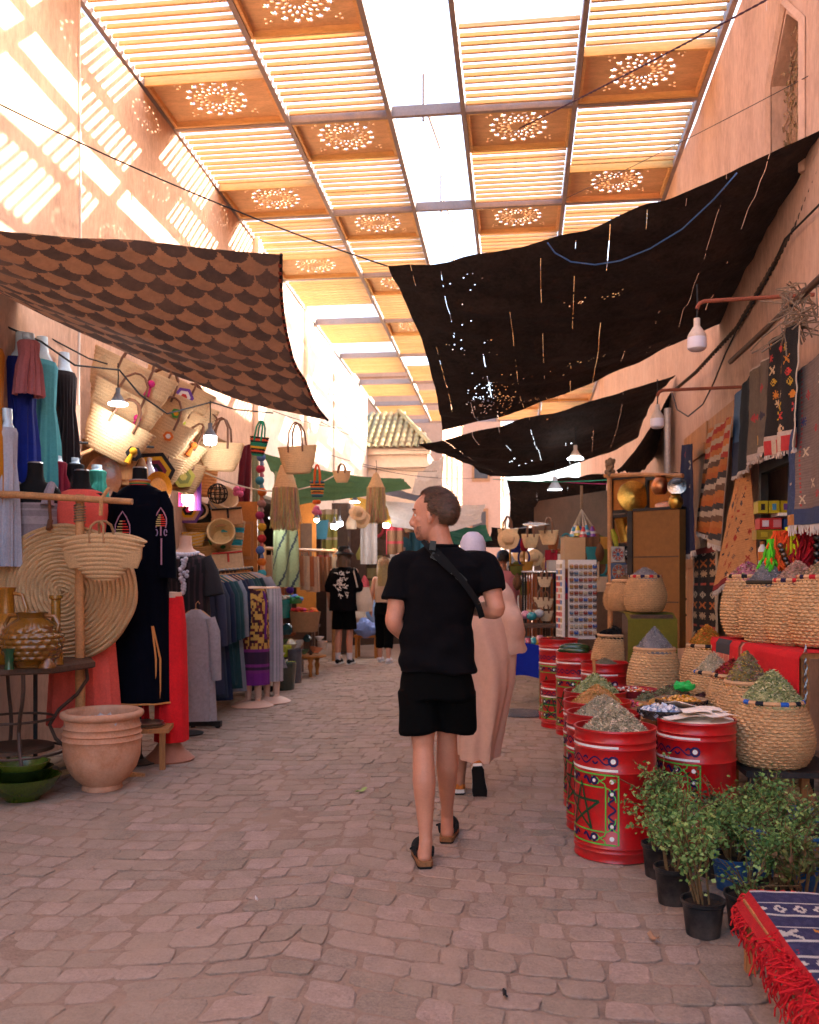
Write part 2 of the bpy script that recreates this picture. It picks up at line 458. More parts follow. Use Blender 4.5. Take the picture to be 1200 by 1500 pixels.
house('pink house glowing in full sun just past the end of the slatted roof', (-5.3, 37, 0), 5.4, 11, 8.5, pinkhouse, [('x', -3.5, 5.6, .9, 1.5), ('x', -1, 5.6, .9, 1.5), ('x', 2, 5.6, .9, 1.5), ('x', -3.5, 3, 1.0, 1.4), ('x', 0.5, 3, 1.0, 1.4), ('y', 1.6, 5.8, .9, 1.5)])
house('tall salmon house standing farthest down the lane', (-3.4, 58, 0), 5, 16, 11, M('far_salmon', (0.40, 0.26, 0.19), 0.9, 0.12, 1), [('x', -5, 7.2, 1, 1.6), ('x', -2, 7.2, 1, 1.6), ('x', 1, 7.2, 1, 1.6), ('x', -5, 4, 1, 1.6), ('x', -1, 4, 1, 1.6), ('y', -0.4, 7.5, 1, 1.6), ('y', 1.4, 7.5, 1, 1.6), ('y', 1.3, 4.4, 1, 1.6)])
house('shaded pink house beyond the dark awnings', (7.5, 50, 0), 8, 16, 3.4, pinkhouse, [('y', -3, 2.2, 1, 1.4), ('y', -1.2, 2.2, 1, 1.4)])
house('plain cream house closing the end of the lane', (2, 86, 0), 12, 6, 9, plaster_pale, [('y', -3.6, 6, 1, 1.6), ('y', -1.5, 6, 1, 1.6), ('y', .6, 6, 1, 1.6), ('y', -2.5, 2.6, 1.2, 1.8)])
# ---- the building on the east side, with a carved window niche, a shop opening and plastered reliefs
rb = thing('terracotta_building', 'terracotta plastered building with a tall pointed window full of dry reeds', 'building', (XR, 8, 0))
oy0, oy1, oz1 = 6.15 - 8, 7.70 - 8, 2.38            # shop opening
def ylat(px, D): return at(px, 800, D).y - 8
ny0, ny1 = 6.73 - 8, 7.54 - 8                         # niche
nz0, nz1, nz2 = 4.3, 5.36, 5.70
o = MB()
def rw(y0, y1, z0, z1, nu, nv):
 def f(u, v):
  yy, zz = lerp(y1, y0, u), lerp(z0, z1, v)
  return (-0.012 * fbm((yy * 1.1, zz * 0.7, 9)) , yy, zz)
 o.grid(f, nu, nv)
TOPR = 6.66
rw(-11, oy0, 0, 6.7, 20, 20); rw(oy0, oy1, oz1, nz0, 6, 6); rw(oy1, 22, 0, TOPR, 60, 20)
rw(oy0, ny0, nz0, TOPR, 3, 8); rw(ny1, oy1, nz0, TOPR, 6, 8); rw(ny0, ny1, nz2, TOPR, 6, 4)
# shoulders of the pointed niche
for (ya, yb) in ((ny0, (ny0 + ny1) / 2), (ny1, (ny0 + ny1) / 2)):
 o.add([(0, ya, nz1), (0, yb, nz2), (0, ya, nz2)], [(0, 1, 2) if ya > yb else (0, 2, 1)])
 o.add([(0, ya, nz1), (0, yb, nz2), (0.22, yb, nz2), (0.22, ya, nz1)], [(0, 1, 2, 3)])
 o.add([(0, ya, nz0), (0, ya, nz1), (0.22, ya, nz1), (0.22, ya, nz0)], [(0, 1, 2, 3)])
o.add([(0, ny0, nz0), (0, ny1, nz0), (0.22, ny1, nz0), (0.22, ny0, nz0)], [(0, 1, 2, 3)])
o.box((0.42, 10.85 + 0.0, 3.3), (0.38, 22.3, 6.6)); o.box((0.42, -6.43, 3.3), (0.38, 9.14, 6.6)); o.box((0.42, -1.07, 4.6), (0.38, 1.56, 4.0))
o.obj('wall', plaster, rb)
o = MB()
o.tube([(-0.01, ny1 + 0.03, nz0), (-0.01, ny1 + 0.03, nz1 + .02), (-0.01, (ny0 + ny1) / 2, nz2 + .08), (-0.01, ny0 - 0.03, nz1 + .02), (-0.01, ny0 - 0.03, nz0)], 0.035, 4)
o.obj('niche_moulding', plaster, rb)
reed = M('dry_reed', (0.32, 0.21, 0.12), 0.8, 0.3, 8, 0.3, 60, island=0.4)
o = MB()
for k in range(26):
 yy = lerp(ny0 + .03, ny1 - .03, (k + .5) / 26); top = nz2 - abs((yy - (ny0 + ny1) / 2)) / ((ny1 - ny0) / 2) * (nz2 - nz1) - .05
 o.tube([(0.13 + 0.03 * (k % 2), yy, nz0), (0.12 + 0.03 * (k % 2), yy + .01, (nz0 + top) / 2), (0.14, yy, top)], 0.012, 5)
for k in range(240):
 yy = random.uniform(ny0 + .04, ny1 - .04); top = nz2 - abs((yy - (ny0 + ny1) / 2)) / ((ny1 - ny0) / 2) * (nz2 - nz1) - .06
 zz = lerp(nz0 + 0.1, top, random.random() ** 0.55)
 p = V((0.09 + random.uniform(-.03, .03), yy, zz)); q = p + V((random.uniform(-.03, .03), random.uniform(-.07, .07), random.uniform(-.07, .05)))
 o.tube([p, (p + q) / 2 + V((0, random.uniform(-.03, .03), .02)), q], 0.006, 4)
tag(o.obj('reeds', reed, rb), kind='stuff')
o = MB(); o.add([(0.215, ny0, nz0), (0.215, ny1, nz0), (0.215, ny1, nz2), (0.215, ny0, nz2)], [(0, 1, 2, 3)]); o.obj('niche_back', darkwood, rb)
# broken plaster reliefs (pointed scars)
for (yy, zz, s) in ((9.15 - 8, 4.55, 0.55), (10.9 - 8, 4.9, 0.4)):
 o = MB(); o.add([(-0.014, yy, zz), (-0.014, yy - .16 * s, zz - .8 * s), (-0.014, yy + .10 * s, zz - .9 * s), (-0.004, yy + .02, zz + .02), (-0.004, yy - .2 * s, zz - .84 * s), (-0.004, yy + .14 * s, zz - .94 * s)], [(0, 1, 2), (0, 3, 4, 1), (1, 4, 5, 2), (2, 5, 3, 0)])
 o.obj('plaster_scar', plaster_pale, rb)
# shop room behind the east opening
bluegrey = M('blue_grey_paint', (0.30, 0.36, 0.38), 0.7, 0.08, 3, 0.1, 40)
o = MB(); o.box((1.15, -1.07, 1.25), (0.06, 2.3, 2.5)); o.box((0.66, oy1 + .09, 1.25), (0.9, 0.10, 2.5)); o.box((0.66, oy0 - .09, 1.25), (0.9, 0.1, 2.5)); o.box((0.66, -1.07, 2.48), (0.94, 1.9, 0.05))
o.obj('shop_room', bluegrey, rb)
o = MB(); o.box((-0.012, -1.07, oz1 - .03), (0.06, 1.66, 0.16)); o.obj('lintel', black_steel, rb); o = MB(); o.box((-0.014, oy1 + .03, (oz1 - .112) / 2), (0.06, 0.07, oz1 - .112)); o.obj('door_frame', black_steel, rb)
# ---- the slatted roof over the lane
ZR = lambda yy: EZ + 5.65 - 0.03 * yy
XB = [-4.05, -2.66, -1.46, -0.613, 0.645, 2.01]
YB = [2.8 + 2.5 * k for k in range(11)]
rf = thing('slatted_roof', 'slatted timber roof with cut rosette panels spanning the lane', 'roof', (0, 10, ZR(10)), rot=(-math.atan(0.03), 0, 0))
def rl(yy): return yy - 10
for xx in XB:
 o = MB(); o.box((xx, (YB[0] + YB[-1]) / 2 - 10, 0.02), (0.055, YB[-1] - YB[0], 0.13)); o.obj('beam', steel, rf, smooth=False)
for yy in YB:
 for i in range(5):
  o = MB(); o.box(((XB[i] + XB[i + 1]) / 2, rl(yy), 0.015), (XB[i + 1] - XB[i] - 0.056, 0.055, 0.12)); o.obj('crossbeam', steel, rf, smooth=False)
def rosette_mesh(w, d):
 cu = bpy.data.curves.new('rosette', 'CURVE'); cu.dimensions = '2D'; cu.fill_mode = 'BOTH'; cu.extrude = 0.008
 def poly(pts):
  s = cu.splines.new('POLY'); s.points.add(len(pts) - 1); s.use_cyclic_u = True
  for p, q in zip(s.points, pts): p.co = (q[0], q[1], 0, 1)
 poly([(-w / 2, -d / 2), (w / 2, -d / 2), (w / 2, d / 2), (-w / 2, d / 2)])
 def oval(r, a, lr, wr, n=8, drop=0.0):
  pts = []
  for k in range(n):
   t = 2 * PI * k / n
   x_, y_ = lr * math.cos(t), wr * math.sin(t) * (1 + drop * math.cos(t))
   pts.append(((r + x_) * math.cos(a) - y_ * math.sin(a), (r + x_) * math.sin(a) + y_ * math.cos(a)))
  poly(pts)
 R = d / 0.9
 for k in range(16):
  a = 2 * PI * k / 16
  oval(0.130 * R, a, 0.030 * R, 0.013 * R, 8, 0.4)
  oval(0.205 * R, a + PI / 16, 0.034 * R, 0.017 * R, 8, 0.4)
  oval(0.262 * R, a, 0.024 * R, 0.016 * R, 8)
  c = (0.345 * R * math.cos(a + PI / 16), 0.345 * R * math.sin(a + PI / 16))
  poly([(c[0] + (0.050 if j % 2 == 0 else 0.022) * R * math.cos(a + PI / 16 + PI * j / 5), c[1] + (0.050 if j % 2 == 0 else 0.022) * R * math.sin(a + PI / 16 + PI * j / 5)) for j in range(10)])
 for sx in (-1, 1):
  for sy in (-1, 1):
   for (dx, dy) in ((0.36, 0.315), (0.41, 0.27), (0.42, 0.345)):
    c = (sx * dx * R, sy * dy * R)
    if abs(c[1]) < d / 2 - .04: poly([(c[0] + 0.014 * math.cos(t * PI / 4), c[1] + 0.014 * math.sin(t * PI / 4)) for t in range(8)])
 ob = bpy.data.objects.new('tmp', cu); COL.objects.link(ob)
 dg = bpy.context.evaluated_depsgraph_get(); dg.update()
 me = bpy.data.meshes.new_from_object(ob.evaluated_get(dg))
 bpy.data.objects.remove(ob)
 me.name = 'rosette_panel'; me.materials.clear(); me.materials.append(ply)
 return me
slat_me = []; ros_me = []; frame_me = []
RD = 0.86
for i in range(5):
 w = XB[i + 1] - XB[i] - 0.06
 m1 = MB(); m1.box((0, 0, 0), (w - 0.02, 0.026, 0.043), (rad(-6), 0, 0)); slat_me.append(m1.mesh('slat', pine, False))
 ros_me.append(rosette_mesh(w - 0.06, RD - 0.05))
 m1 = MB()
 m1.box((0, -RD / 2, -0.02), (w, 0.035, 0.10)); m1.box((0, RD / 2, -0.02), (w, 0.035, 0.10)); m1.box((-w / 2 + .018, 0, -0.02), (0.034, RD - .038, 0.09)); m1.box((w / 2 - .018, 0, -0.02), (0.034, RD - .038, 0.09))
 frame_me.append(m1.mesh('panel_frame', pine, False))
sl_list = []
for k in range(len(YB) - 1):
 a, b = YB[k] + .03, YB[k + 1] - .03
 for i in (0, 1, 3, 4):
  cx = (XB[i] + XB[i + 1]) / 2
  nearros = i in (1, 3)
  ry = a + RD / 2 + .02 if nearros else b - RD / 2 - .02
  ropen = (i == 4 and k == 4) or (i == 0 and k >= 5) or (i == 3 and k <= 2) or (i == 1 and k >= 7)
  if not ropen:
   inst('rosette_panel', ros_me[i], rf, (cx, rl(ry), 0.03))
   inst('panel_frame', frame_me[i], rf, (cx, rl(ry), 0.03))
  y0, y1 = (a + RD + .08, b - .02) if nearros else (a + .02, b - RD - .10)
  n = 11
  for j in range(n):
   yy = lerp(y0, y1, (j + .5) / n)
   sl_list.append((i, cx, rl(yy), 0.01 + random.uniform(-.006, .006), random.uniform(-.004, .004)))
order = sorted(sl_list, key=lambda s: (abs(s[2] - (-1.2)) if s[2] < -1.2 else s[2] + 1.2))
for s in order[:290]:
 inst('slat', slat_me[s[0]], rf, (s[1], s[2], s[3]), (0, 0, s[4]))
o = MB()
for s in order[290:]:
 o.box((s[1], s[2], s[3]), (XB[s[0] + 1] - XB[s[0]] - .08, 0.026, 0.043), (rad(-6), 0, 0))
tag(o.obj('slats', pine, rf, smooth=False), kind='stuff')
# light steel posts carrying the roof above the skylight
o = MB();
for k in range(3, 9):
 o.tube([(-1.1, rl(YB[k]) + .3, 0.3), (-1.1, rl(YB[k]) + 2.6, 0.9)], 0.02, 6)
 o.tube([(-1.1, rl(YB[k]) + .3, 0.06), (-1.1, rl(YB[k]) + .3, 0.62)], 0.02, 6)
o.obj('skylight_rail', steel, rf)
# ============================================================ AWNINGS AND WIRES
def sheet(fn, us, vs, colfn=None, skip=None):
 mb = MB(); w = len(us)
 mb.v = [tuple(fn(u, v)) for v in vs for u in us]
 for j in range(len(vs) - 1):
  for i in range(w - 1):
   uc, vc = (us[i] + us[i + 1]) / 2, (vs[j] + vs[j + 1]) / 2
   if skip and skip(i, j, uc, vc): continue
   mb.f.append((j * w + i, j * w + i + 1, (j + 1) * w + i + 1, (j + 1) * w + i)); mb.m.append(0); mb.c.append(colfn(uc, vc) if colfn else None)
 return mb
def lin(n): return [i / n for i in range(n + 1)]
def patch(nl, nr, fl, fr, sag=0.1, sagn=0.05, sagf=0.05, wr=0.01, seed=0.0, dirn=0.5, edge=0.0):
 nl, nr, fl, fr = V(nl), V(nr), V(fl), V(fr)
 def fn(u, v):
  p = nl.lerp(nr, u).lerp(fl.lerp(fr, u), v)
  p.z -= sag * 16 * u * (1 - u) * v * (1 - v) + lerp(sagn, sagf, v) * 4 * u * (1 - u)
  q = (u * 2.2 + v * dirn, v * 9 - u * 7 * dirn, seed)
  p.z += wr * (fbm(q, 0.8, 2)) + wr * 0.12 * fbm((u * 9 + v * 14, v * 9 - u * 16, seed + 5), 1, 2)
  ins = (p - (nl + nr + fl + fr) / 4); ins.z = 0
  p -= ins * edge * (4 * v * (1 - v) * (abs(2 * u - 1) ** 6) + 4 * u * (1 - u) * (abs(2 * v - 1) ** 6))
  return p
 return fn
rope_m = M('rope', (0.24, 0.17, 0.11), 0.9, 0.3, 30, 0.3, 200)
wire_m = M('wire', (0.015, 0.014, 0.014), 0.6, 0.1, 5, 0)
red_wire_m = M('red_wire', (0.25, 0.05, 0.06), 0.6, 0.1, 5, 0)
blue_rope_m = M('blue_rope', (0.10, 0.20, 0.42), 0.7, 0.1, 5, 0)
green_rope_m = M('green_rope', (0.05, 0.30, 0.18), 0.7, 0.1, 5, 0)
# patterned awning over the clothes stall
scal_m = M('scallop_cloth', rough=0.9, var=0.14, scale=2.5, bump=0.2, bscale=300, attr=True, trans=0.30, dust=(.15, .09, .065), dscale=2.2, damt=.6)
nl, nr, fl, fr = at(-255, 305, 5.0), at(412, 374, 6.1), at(-30, 412, 6.75), at(480, 617, 7.6)
def scalcol(u, v):
 x, y = u * 13.0 + 0.08 * math.sin(v * 7), v * 19.0 + 0.1 * math.sin(u * 9)
 best = int(math.floor(y))
 for r in range(int(math.floor(y)) - 1, int(math.floor(y)) + 2):
  h = 0.5 * (r % 2)
  cx = math.floor(x - h) + 0.5 + h
  if (x - cx) ** 2 + ((y - r) / 2.3) ** 2 < 0.25: best = r; break
 return (0.075, 0.052, 0.044) if best % 2 == 0 else (0.27, 0.148, 0.088)
fnl = patch(nl, nr, fl, fr, 0.07, 0.0, 0.12, 0.035, 2.0, 0.3, 0.10)
aw = thing('scallop_awning', 'brown awning printed with rows of fish scales over the clothes stall', 'awning', (0, 0, 0))
sheet(fnl, lin(240), lin(280), scalcol).obj('cloth', scal_m, aw)
hm = MB(); pts = [fnl(1.0, v) for v in lin(30)]
hm.tube(pts, 0.012, 6); hm.obj('hem', M('black_hem', (0.02, 0.014, 0.014), 0.9, 0.1), aw)
hm = MB()
for v in lin(26)[1:-1]:
 p = fnl(0.998, v); q = fnl(0.998, v + .014); hm.tube([p - V((0, 0, .001)), q - V((0, 0, .001))], 0.0145, 6)
tag(hm.obj('hem_stitching', M('red_stitch', (0.22, 0.05, 0.03), 0.9), aw), kind='stuff')
# black shade cloths slung from the east wall
net_m = M('black_shade_cloth', (0.029, 0.020, 0.016), 0.9, 0.4, 3, 0.35, 90, trans=0.12, spec=.15, con=1)
def shade(label, nl, nr, fl, fr, seams, clusters, nv=250, nu=290, sag=0.15, sn_=0.1, sf=0.1, wr=0.05, seed=1.0, name='shade_cloth', mat=None, edge=0.06, den=0.55):
 fn = patch(nl, nr, fl, fr, sag, sn_, sf, wr, seed, 0.8, edge)
 us = sorted(lin(nu) + [s for s in seams] + [s + 0.0009 for s in seams])
 rs = random.Random(int(seed * 10))
 ss = list(seams)
 def skip(i, j, u, v):
  wd = us[i + 1] - us[i]
  if wd < 0.0010 and any(abs(u - s - .00045) < 0.001 for s in ss):
   k = min(range(len(ss)), key=lambda q: abs(ss[q] - u))
   n = fbm((k * 3.1, v * 5, seed)) + 0.35 * fbm((k * 7.0, v * 30, seed))
   return n > (0.20 if k % 3 else 0.0)
  for (cu, cv, ru, rv, dn) in clusters:
   e = ((u - cu) / ru) ** 2 + ((v - cv) / rv) ** 2
   if e < 1 and wd > 0.002 and rs.random() < dn * 0.2 * (1 - e): return True
  return False
 mb = sheet(fn, us, lin(nv), None, skip)
 o = mb.obj(name, mat or net_m)
 tag(o, label, 'awning')
 return fn, o
seams = [0.055, 0.13, 0.205, 0.30, 0.385, 0.47, 0.55, 0.635, 0.72, 0.80, 0.88]
c1 = [(0.20, 0.80, 0.10, 0.14, 0.32), (0.27, 0.93, 0.17, 0.04, 0.25), (0.17, 0.42, 0.10, 0.08, 0.05), (0.20, 0.12, 0.06, 0.09, 0.05), (0.16, .30, .05, .05, .05), (0.47, 0.33, 0.05, 0.02, 0.4), (0.58, .35, .04, .02, .4), (0.5, 0.72, 0.1, 0.015, 0.3), (.33, .55, .3, .3, .006)]
A1 = [at(568, 390, 7.5), at(1235, 172, 5.95), at(648, 633, 10.4), at(1075, 462, 9.1)]
fn1, aw1 = shade('large black shade cloth with pinholes and lit seams hung highest across the lane', A1[0], A1[1], A1[2], A1[3], seams, c1, sag=0.06, sn_=0.17, sf=0.16, wr=0.06, seed=1.3)
A2 = [at(606, 651, 11.0), at(990, 548, 11.6), at(718, 698, 13.4), at(935, 640, 13.4)]
fn2, aw2 = shade('smaller black shade cloth stretched to a point below the large one', A2[0], A2[1], A2[2], A2[3], [0.1, 0.2, 0.3, 0.42, 0.55, 0.68, 0.8], [(0.35, 0.55, 0.2, 0.08, 0.2), (.5, .3, .3, .3, .006)], nu=150, nv=110, sag=0.16, sn_=0.04, sf=0.16, wr=0.05, seed=4.4)
fn3, aw3 = shade('short black shade cloth hanging low over the souvenir stalls', at(742, 704, 14.5), at(893, 690, 14.0), at(744, 772, 15.2), at(893, 742, 15.0), [.3, .6], [], nu=40, nv=30, sag=0.1, sn_=0.05, sf=0.1, wr=0.06, seed=6.1)
fn4, aw4 = shade('narrow black shade cloth sagging above the brass trays', at(903, 690, 11.0), at(1000, 545, 12.2), at(930, 694, 11.6), at(960, 668, 13.5), [.4], [], nu=30, nv=30, sag=0.05, sn_=0.1, sf=0.05, wr=0.04, seed=7.7)
fn5, aw5 = shade('black shade cloth farthest along, shading the hat stalls', at(720, 772, 17.5), at(905, 752, 16.5), at(705, 800, 19), at(880, 790, 19), [.3, .7], [], nu=40, nv=20, sag=0.05, sn_=0.1, sf=0.1, wr=0.05, seed=8.8)
def cloth_awning(name, label, c, quad, sag=0.1, sn_=0.05, sf=0.05, wr=0.04, seed=0.0, trans=0.35):
 m = M(name + '_cloth', c, 0.9, 0.12, 3, 0.2, 200, trans=trans)
 fn = patch(*quad, sag, sn_, sf, wr, seed, 0.4, 0.05)
 o = sheet(fn, lin(50), lin(30)).obj(name, m); tag(o, label, 'awning')
 return fn
cloth_awning('green_awning', 'faded green awning sagging over the leather goods shop', (0.10, 0.19, 0.10), (at(378, 662, 12.6), at(588, 700, 15.2), at(420, 742, 13.2), at(606, 714, 16.4)), 0.06, 0.10, 0.02, 0.05, 3.0)
cloth_awning('white_awning', 'off-white awning drooping behind the striding man', (0.58, 0.54, 0.50), (at(560, 733, 15.5), at(712, 741, 15.5), at(574, 772, 15.0), at(706, 766, 15.4)), 0.05, 0.03, 0.12, 0.05, 4.0)
cloth_awning('grey_awning', 'slate grey awning edge above the white one', (0.16, 0.16, 0.18), (at(552, 706, 16.3), at(668, 738, 16.3), at(560, 722, 16.0), at(672, 744, 16.1)), 0.02, 0.03, 0.03, 0.03, 5.0)
cloth_awning('bottle_green_awning', 'bottle green awning just above the white skullcap', (0.02, 0.10, 0.06), (at(655, 775, 17), at(712, 768, 17.5), at(652, 800, 16.2), at(722, 792, 16.5)), 0.05, 0.03, 0.03, 0.05, 6.0)
cloth_awning('yellow_awning', 'mustard awning peeping out under the green one', (0.45, 0.27, 0.06), (at(505, 722, 15.6), at(570, 735, 15.8), at(520, 742, 15.3), at(575, 768, 15.5)), 0.03, 0.03, 0.03, 0.02, 7.0)
cloth_awning('pleated_blind', 'crumpled grey corrugated sheet leaning on the gatehouse', (0.42, 0.38, 0.36), (at(612, 690, 19.5), at(652, 668, 19.5), at(600, 728, 19.2), at(648, 715, 19.2)), 0.02, 0.0, 0.0, 0.16, 9.5, 0.1)
def line_thing(name, label, cat, pts, r, mat, n=6):
 o = MB(); o.tube(pts, r, n); return tag(o.obj(name, mat), label, cat)
def rope2(name, label, pts, r, mat, cat='rope'):
 """two strands twisted together"""
 o = MB(); P = [V(p) for p in pts]; L = []
 for a, b in zip(P[:-1], P[1:]):
  n = max(2, int((b - a).length / 0.02))
  L += [a.lerp(b, k / n) for k in range(n)]
 for ph in (0, PI):
  o.tube([p + V((math.cos(k * 0.8 + ph), math.sin(k * 0.8 + ph) * .6, math.sin(k * 0.8 + ph) * .6)) * r for k, p in enumerate(L)], r * 0.8, 5)
 return tag(o.obj(name, mat), label, cat)
line_thing('overhead_wire', 'thin dark wire running from the sunlit wall to the black shade cloth', 'wire', catenary(at(-40, 133, 6.4), at(568, 390, 7.5), 0.07, 24), 0.006, wire_m)
rope2('purple_cord', 'purple twisted cord crossing under the roof rosettes', catenary(at(1160, -20, 6.8), at(690, 222, 12.0), 0.03, 20), 0.008, M('purple_cord', (0.07, 0.035, 0.06), 0.8))
line_thing('grey_wire', 'hair thin wire slanting across the reed window', 'wire', catenary(at(1215, 95, 6.1), at(830, 290, 11.0), 0.02, 12), 0.003, wire_m)
bl = [fn1(u, v) - V((0, 0, 0.03)) for (u, v) in [(0.40, 0.0), (0.42, .05), (0.46, .11), (0.52, .16), (0.58, .185), (0.65, .18), (0.72, .15), (0.78, .08), (0.82, 0.0)]]
line_thing('blue_line', 'slack blue cord drooping below the edge of the large black shade cloth', 'rope', bl, 0.006, blue_rope_m)
rope2('twisted_rope', 'thick twisted rope pulling the shade cloth to the wall', [at(1212, 225, 6.0), at(1168, 330, 6.6), at(1080, 480, 8.2), at(1020, 545, 9.6), at(988, 572, 10.8)], 0.014, M('dark_rope', (0.09, 0.065, 0.05), 0.9, .3, 30, .3, 200))
line_thing('wall_cable', 'black cable looping loosely down the terracotta wall', 'cable', [xat(1210, 290, 1.98), xat(1150, 350, 1.97), xat(1118, 420, 1.95), xat(1082, 478, 1.93), xat(1062, 520, 1.92), xat(1046, 560, 1.9), xat(1030, 592, 1.9), xat(1008, 610, 1.9), xat(992, 600, 1.9), xat(985, 576, 1.92)], 0.008, wire_m)
line_thing('green_line', 'green cord stretched between the stalls under the shade cloths', 'rope', catenary(at(722, 702, 13), at(893, 703, 12), 0.03, 10), 0.006, green_rope_m)
line_thing('pink_line', 'magenta cord stretched just below the green cord', 'rope', catenary(at(770, 700, 13), at(893, 709, 12), 0.02, 10), 0.006, M('pink_cord', (0.4, 0.04, 0.13), 0.7))
line_thing('bag_line', 'pale rope strung across the bag stalls', 'rope', catenary(at(300, 692, 9.5), at(500, 690, 13.5), 0.25, 20), 0.009, M('pale_rope', (0.5, 0.42, 0.32), 0.9))
line_thing('lamp_cable', 'black cable carrying the stall bulbs under the scale awning', 'cable', [at(-10, 470, 6.6), at(60, 500, 6.9), at(110, 535, 7.2), at(175, 542, 7.6), at(205, 578, 7.9), at(245, 606, 8.2), at(310, 589, 8.9), at(345, 600, 9.3), at(400, 605, 9.8)], 0.008, wire_m)
line_thing('upper_cable', 'second cable running close along the clothes stall wall', 'cable', [at(-10, 465, 6.7), at(60, 488, 7.2), at(130, 525, 7.8), at(180, 540, 8.4)], 0.007, wire_m)
for k, (a, b, s) in enumerate([((400, 602), (520, 628), .05), ((470, 618), (625, 660), .1), ((440, 650), (640, 690), .12), ((520, 680), (700, 700), .08)]):
 line_thing('thread_wire', ['faint wire from the scale awning towards the gatehouse', 'wire drooping from the awning corner to the black cloth tip', 'wire crossing low in front of the cream gatehouse', 'lowest wire strung toward the far houses'][k], 'wire', catenary(at(*a, 10 + k), at(*b, 13 + k), s, 10), 0.004, wire_m)
# ============================================================ WEST SIDE STALLS
straw = M('straw', (0.56, 0.375, 0.205), 0.8, 0.25, 12, 0.5, 120, weave=None, dust=(0.33, 0.19, 0.09), dscale=6, damt=0.5)
straw_d = M('dark_straw', (0.34, 0.20, 0.10), 0.8, 0.3, 12, 0.5, 120, dust=(0.2, 0.11, 0.05), dscale=6, damt=0.5)
straw_p = M('pale_straw', (0.62, 0.44, 0.26), 0.8, 0.22, 10, 0.5, 120)
leather = M('leather', (0.16, 0.07, 0.035), 0.5, 0.25, 10, 0.2, 120)
black_cloth = M('black_cloth', (0.012, 0.012, 0.014), 0.9, 0.25, 8, 0.2, 250)
terracotta = M('terracotta', (0.50, 0.25, 0.145), 0.85, 0.15, 7, 0.3, 60, dust=(0.62, 0.40, 0.28), dscale=4, damt=0.7)
painted = M('painted_cloth', rough=0.9, var=0.14, scale=8, bump=0.25, bscale=220, attr=True)
knit = M('knit_painted', rough=0.9, var=0.2, scale=30, bump=0.6, bscale=160, attr=True)
glazed = M('glazed_painted', rough=0.22, var=0.3, scale=9, bump=0.15, bscale=40, attr=True, spec=0.6, coat=0.3)
plasticp = M('plastic_painted', rough=0.35, var=0.08, scale=9, bump=0.05, attr=True)
metalp = M('metal_painted', rough=0.3, var=0.25, scale=9, bump=0.1, attr=True, metal=0.9)
def coilwall(h0, h1, r0, r1, n, amp=0.006, shape=None, per=4):
 """profile of a coiled wall: n rolls between two heights, optional belly"""
 out = []
 for k in range(n * per + 1):
  t = k / (n * per); r = lerp(r0, r1, t)
  if shape: r = shape(t)
  out.append((r + amp * abs(math.sin(PI * n * t)) - amp * 0.5, lerp(h0, h1, t)))
 return out
def bag_mesh(w, h, d, n=12, amp=0.006, narrow=0.62, seg=40, flare=0.03, double=True, wavy=0.0):
 mb = MB()
 prof = [(0.001, 0.0), (narrow * 0.5 * 0.95, 0.002)] + [(r, z) for r, z in coilwall(0.01, h, narrow * 0.5, 0.5, n, amp / w, lambda t: 0.5 * (narrow + (1 - narrow) * (t ** 0.8)))]
 rings = []
 for r, z in prof:
  ring = []
  for k in range(seg):
   a = 2 * PI * k / seg
   t = z / h
   dd = d * (0.75 + 0.25 * (1 - t))
   x = r * w * math.copysign(abs(math.cos(a)) ** 0.85, math.cos(a)); y = r * dd * math.sin(a)
   ring.append(V((x, y, z + flare * t * (abs(math.cos(a)) ** 2) * h + wavy * t * math.sin(3 * a + 1))))
  rings.append(ring)
 inner = [[V((p.x * 0.95, p.y * 0.9, p.z - 0.004)) for p in rings[-1]], [V((p.x * 0.9, p.y * 0.8, p.z * 0.55)) for p in rings[-1]], [V((p.x * .8, p.y * .6, p.z * .3)) for p in rings[-1]]]
 mb.loft(rings + inner, True, capb=True)
 return mb
def handles(w, h, d, drop=0.0, rise=0.22, r=0.011, span=0.36):
 mb = MB(); out = []
 for s in (-1, 1):
  m = MB(); yy = s * d * 0.36
  pts = [(-w * span / 2, yy * 1.05, h * 0.78), (-w * span / 2, yy * 1.05, h * 1.0), (-w * span / 2.3, yy * .8, h + rise * 0.6), (-w * span / 5, yy * .5, h + rise * .94), (0, yy * .42, h + rise), (w * span / 5, yy * .5, h + rise * .94), (w * span / 2.3, yy * .8, h + rise * 0.6), (w * span / 2, yy * 1.05, h), (w * span / 2, yy * 1.05, h * 0.78)]
  m.tube(pts, r, 6); out.append(m)
 return out
BAGS = {}
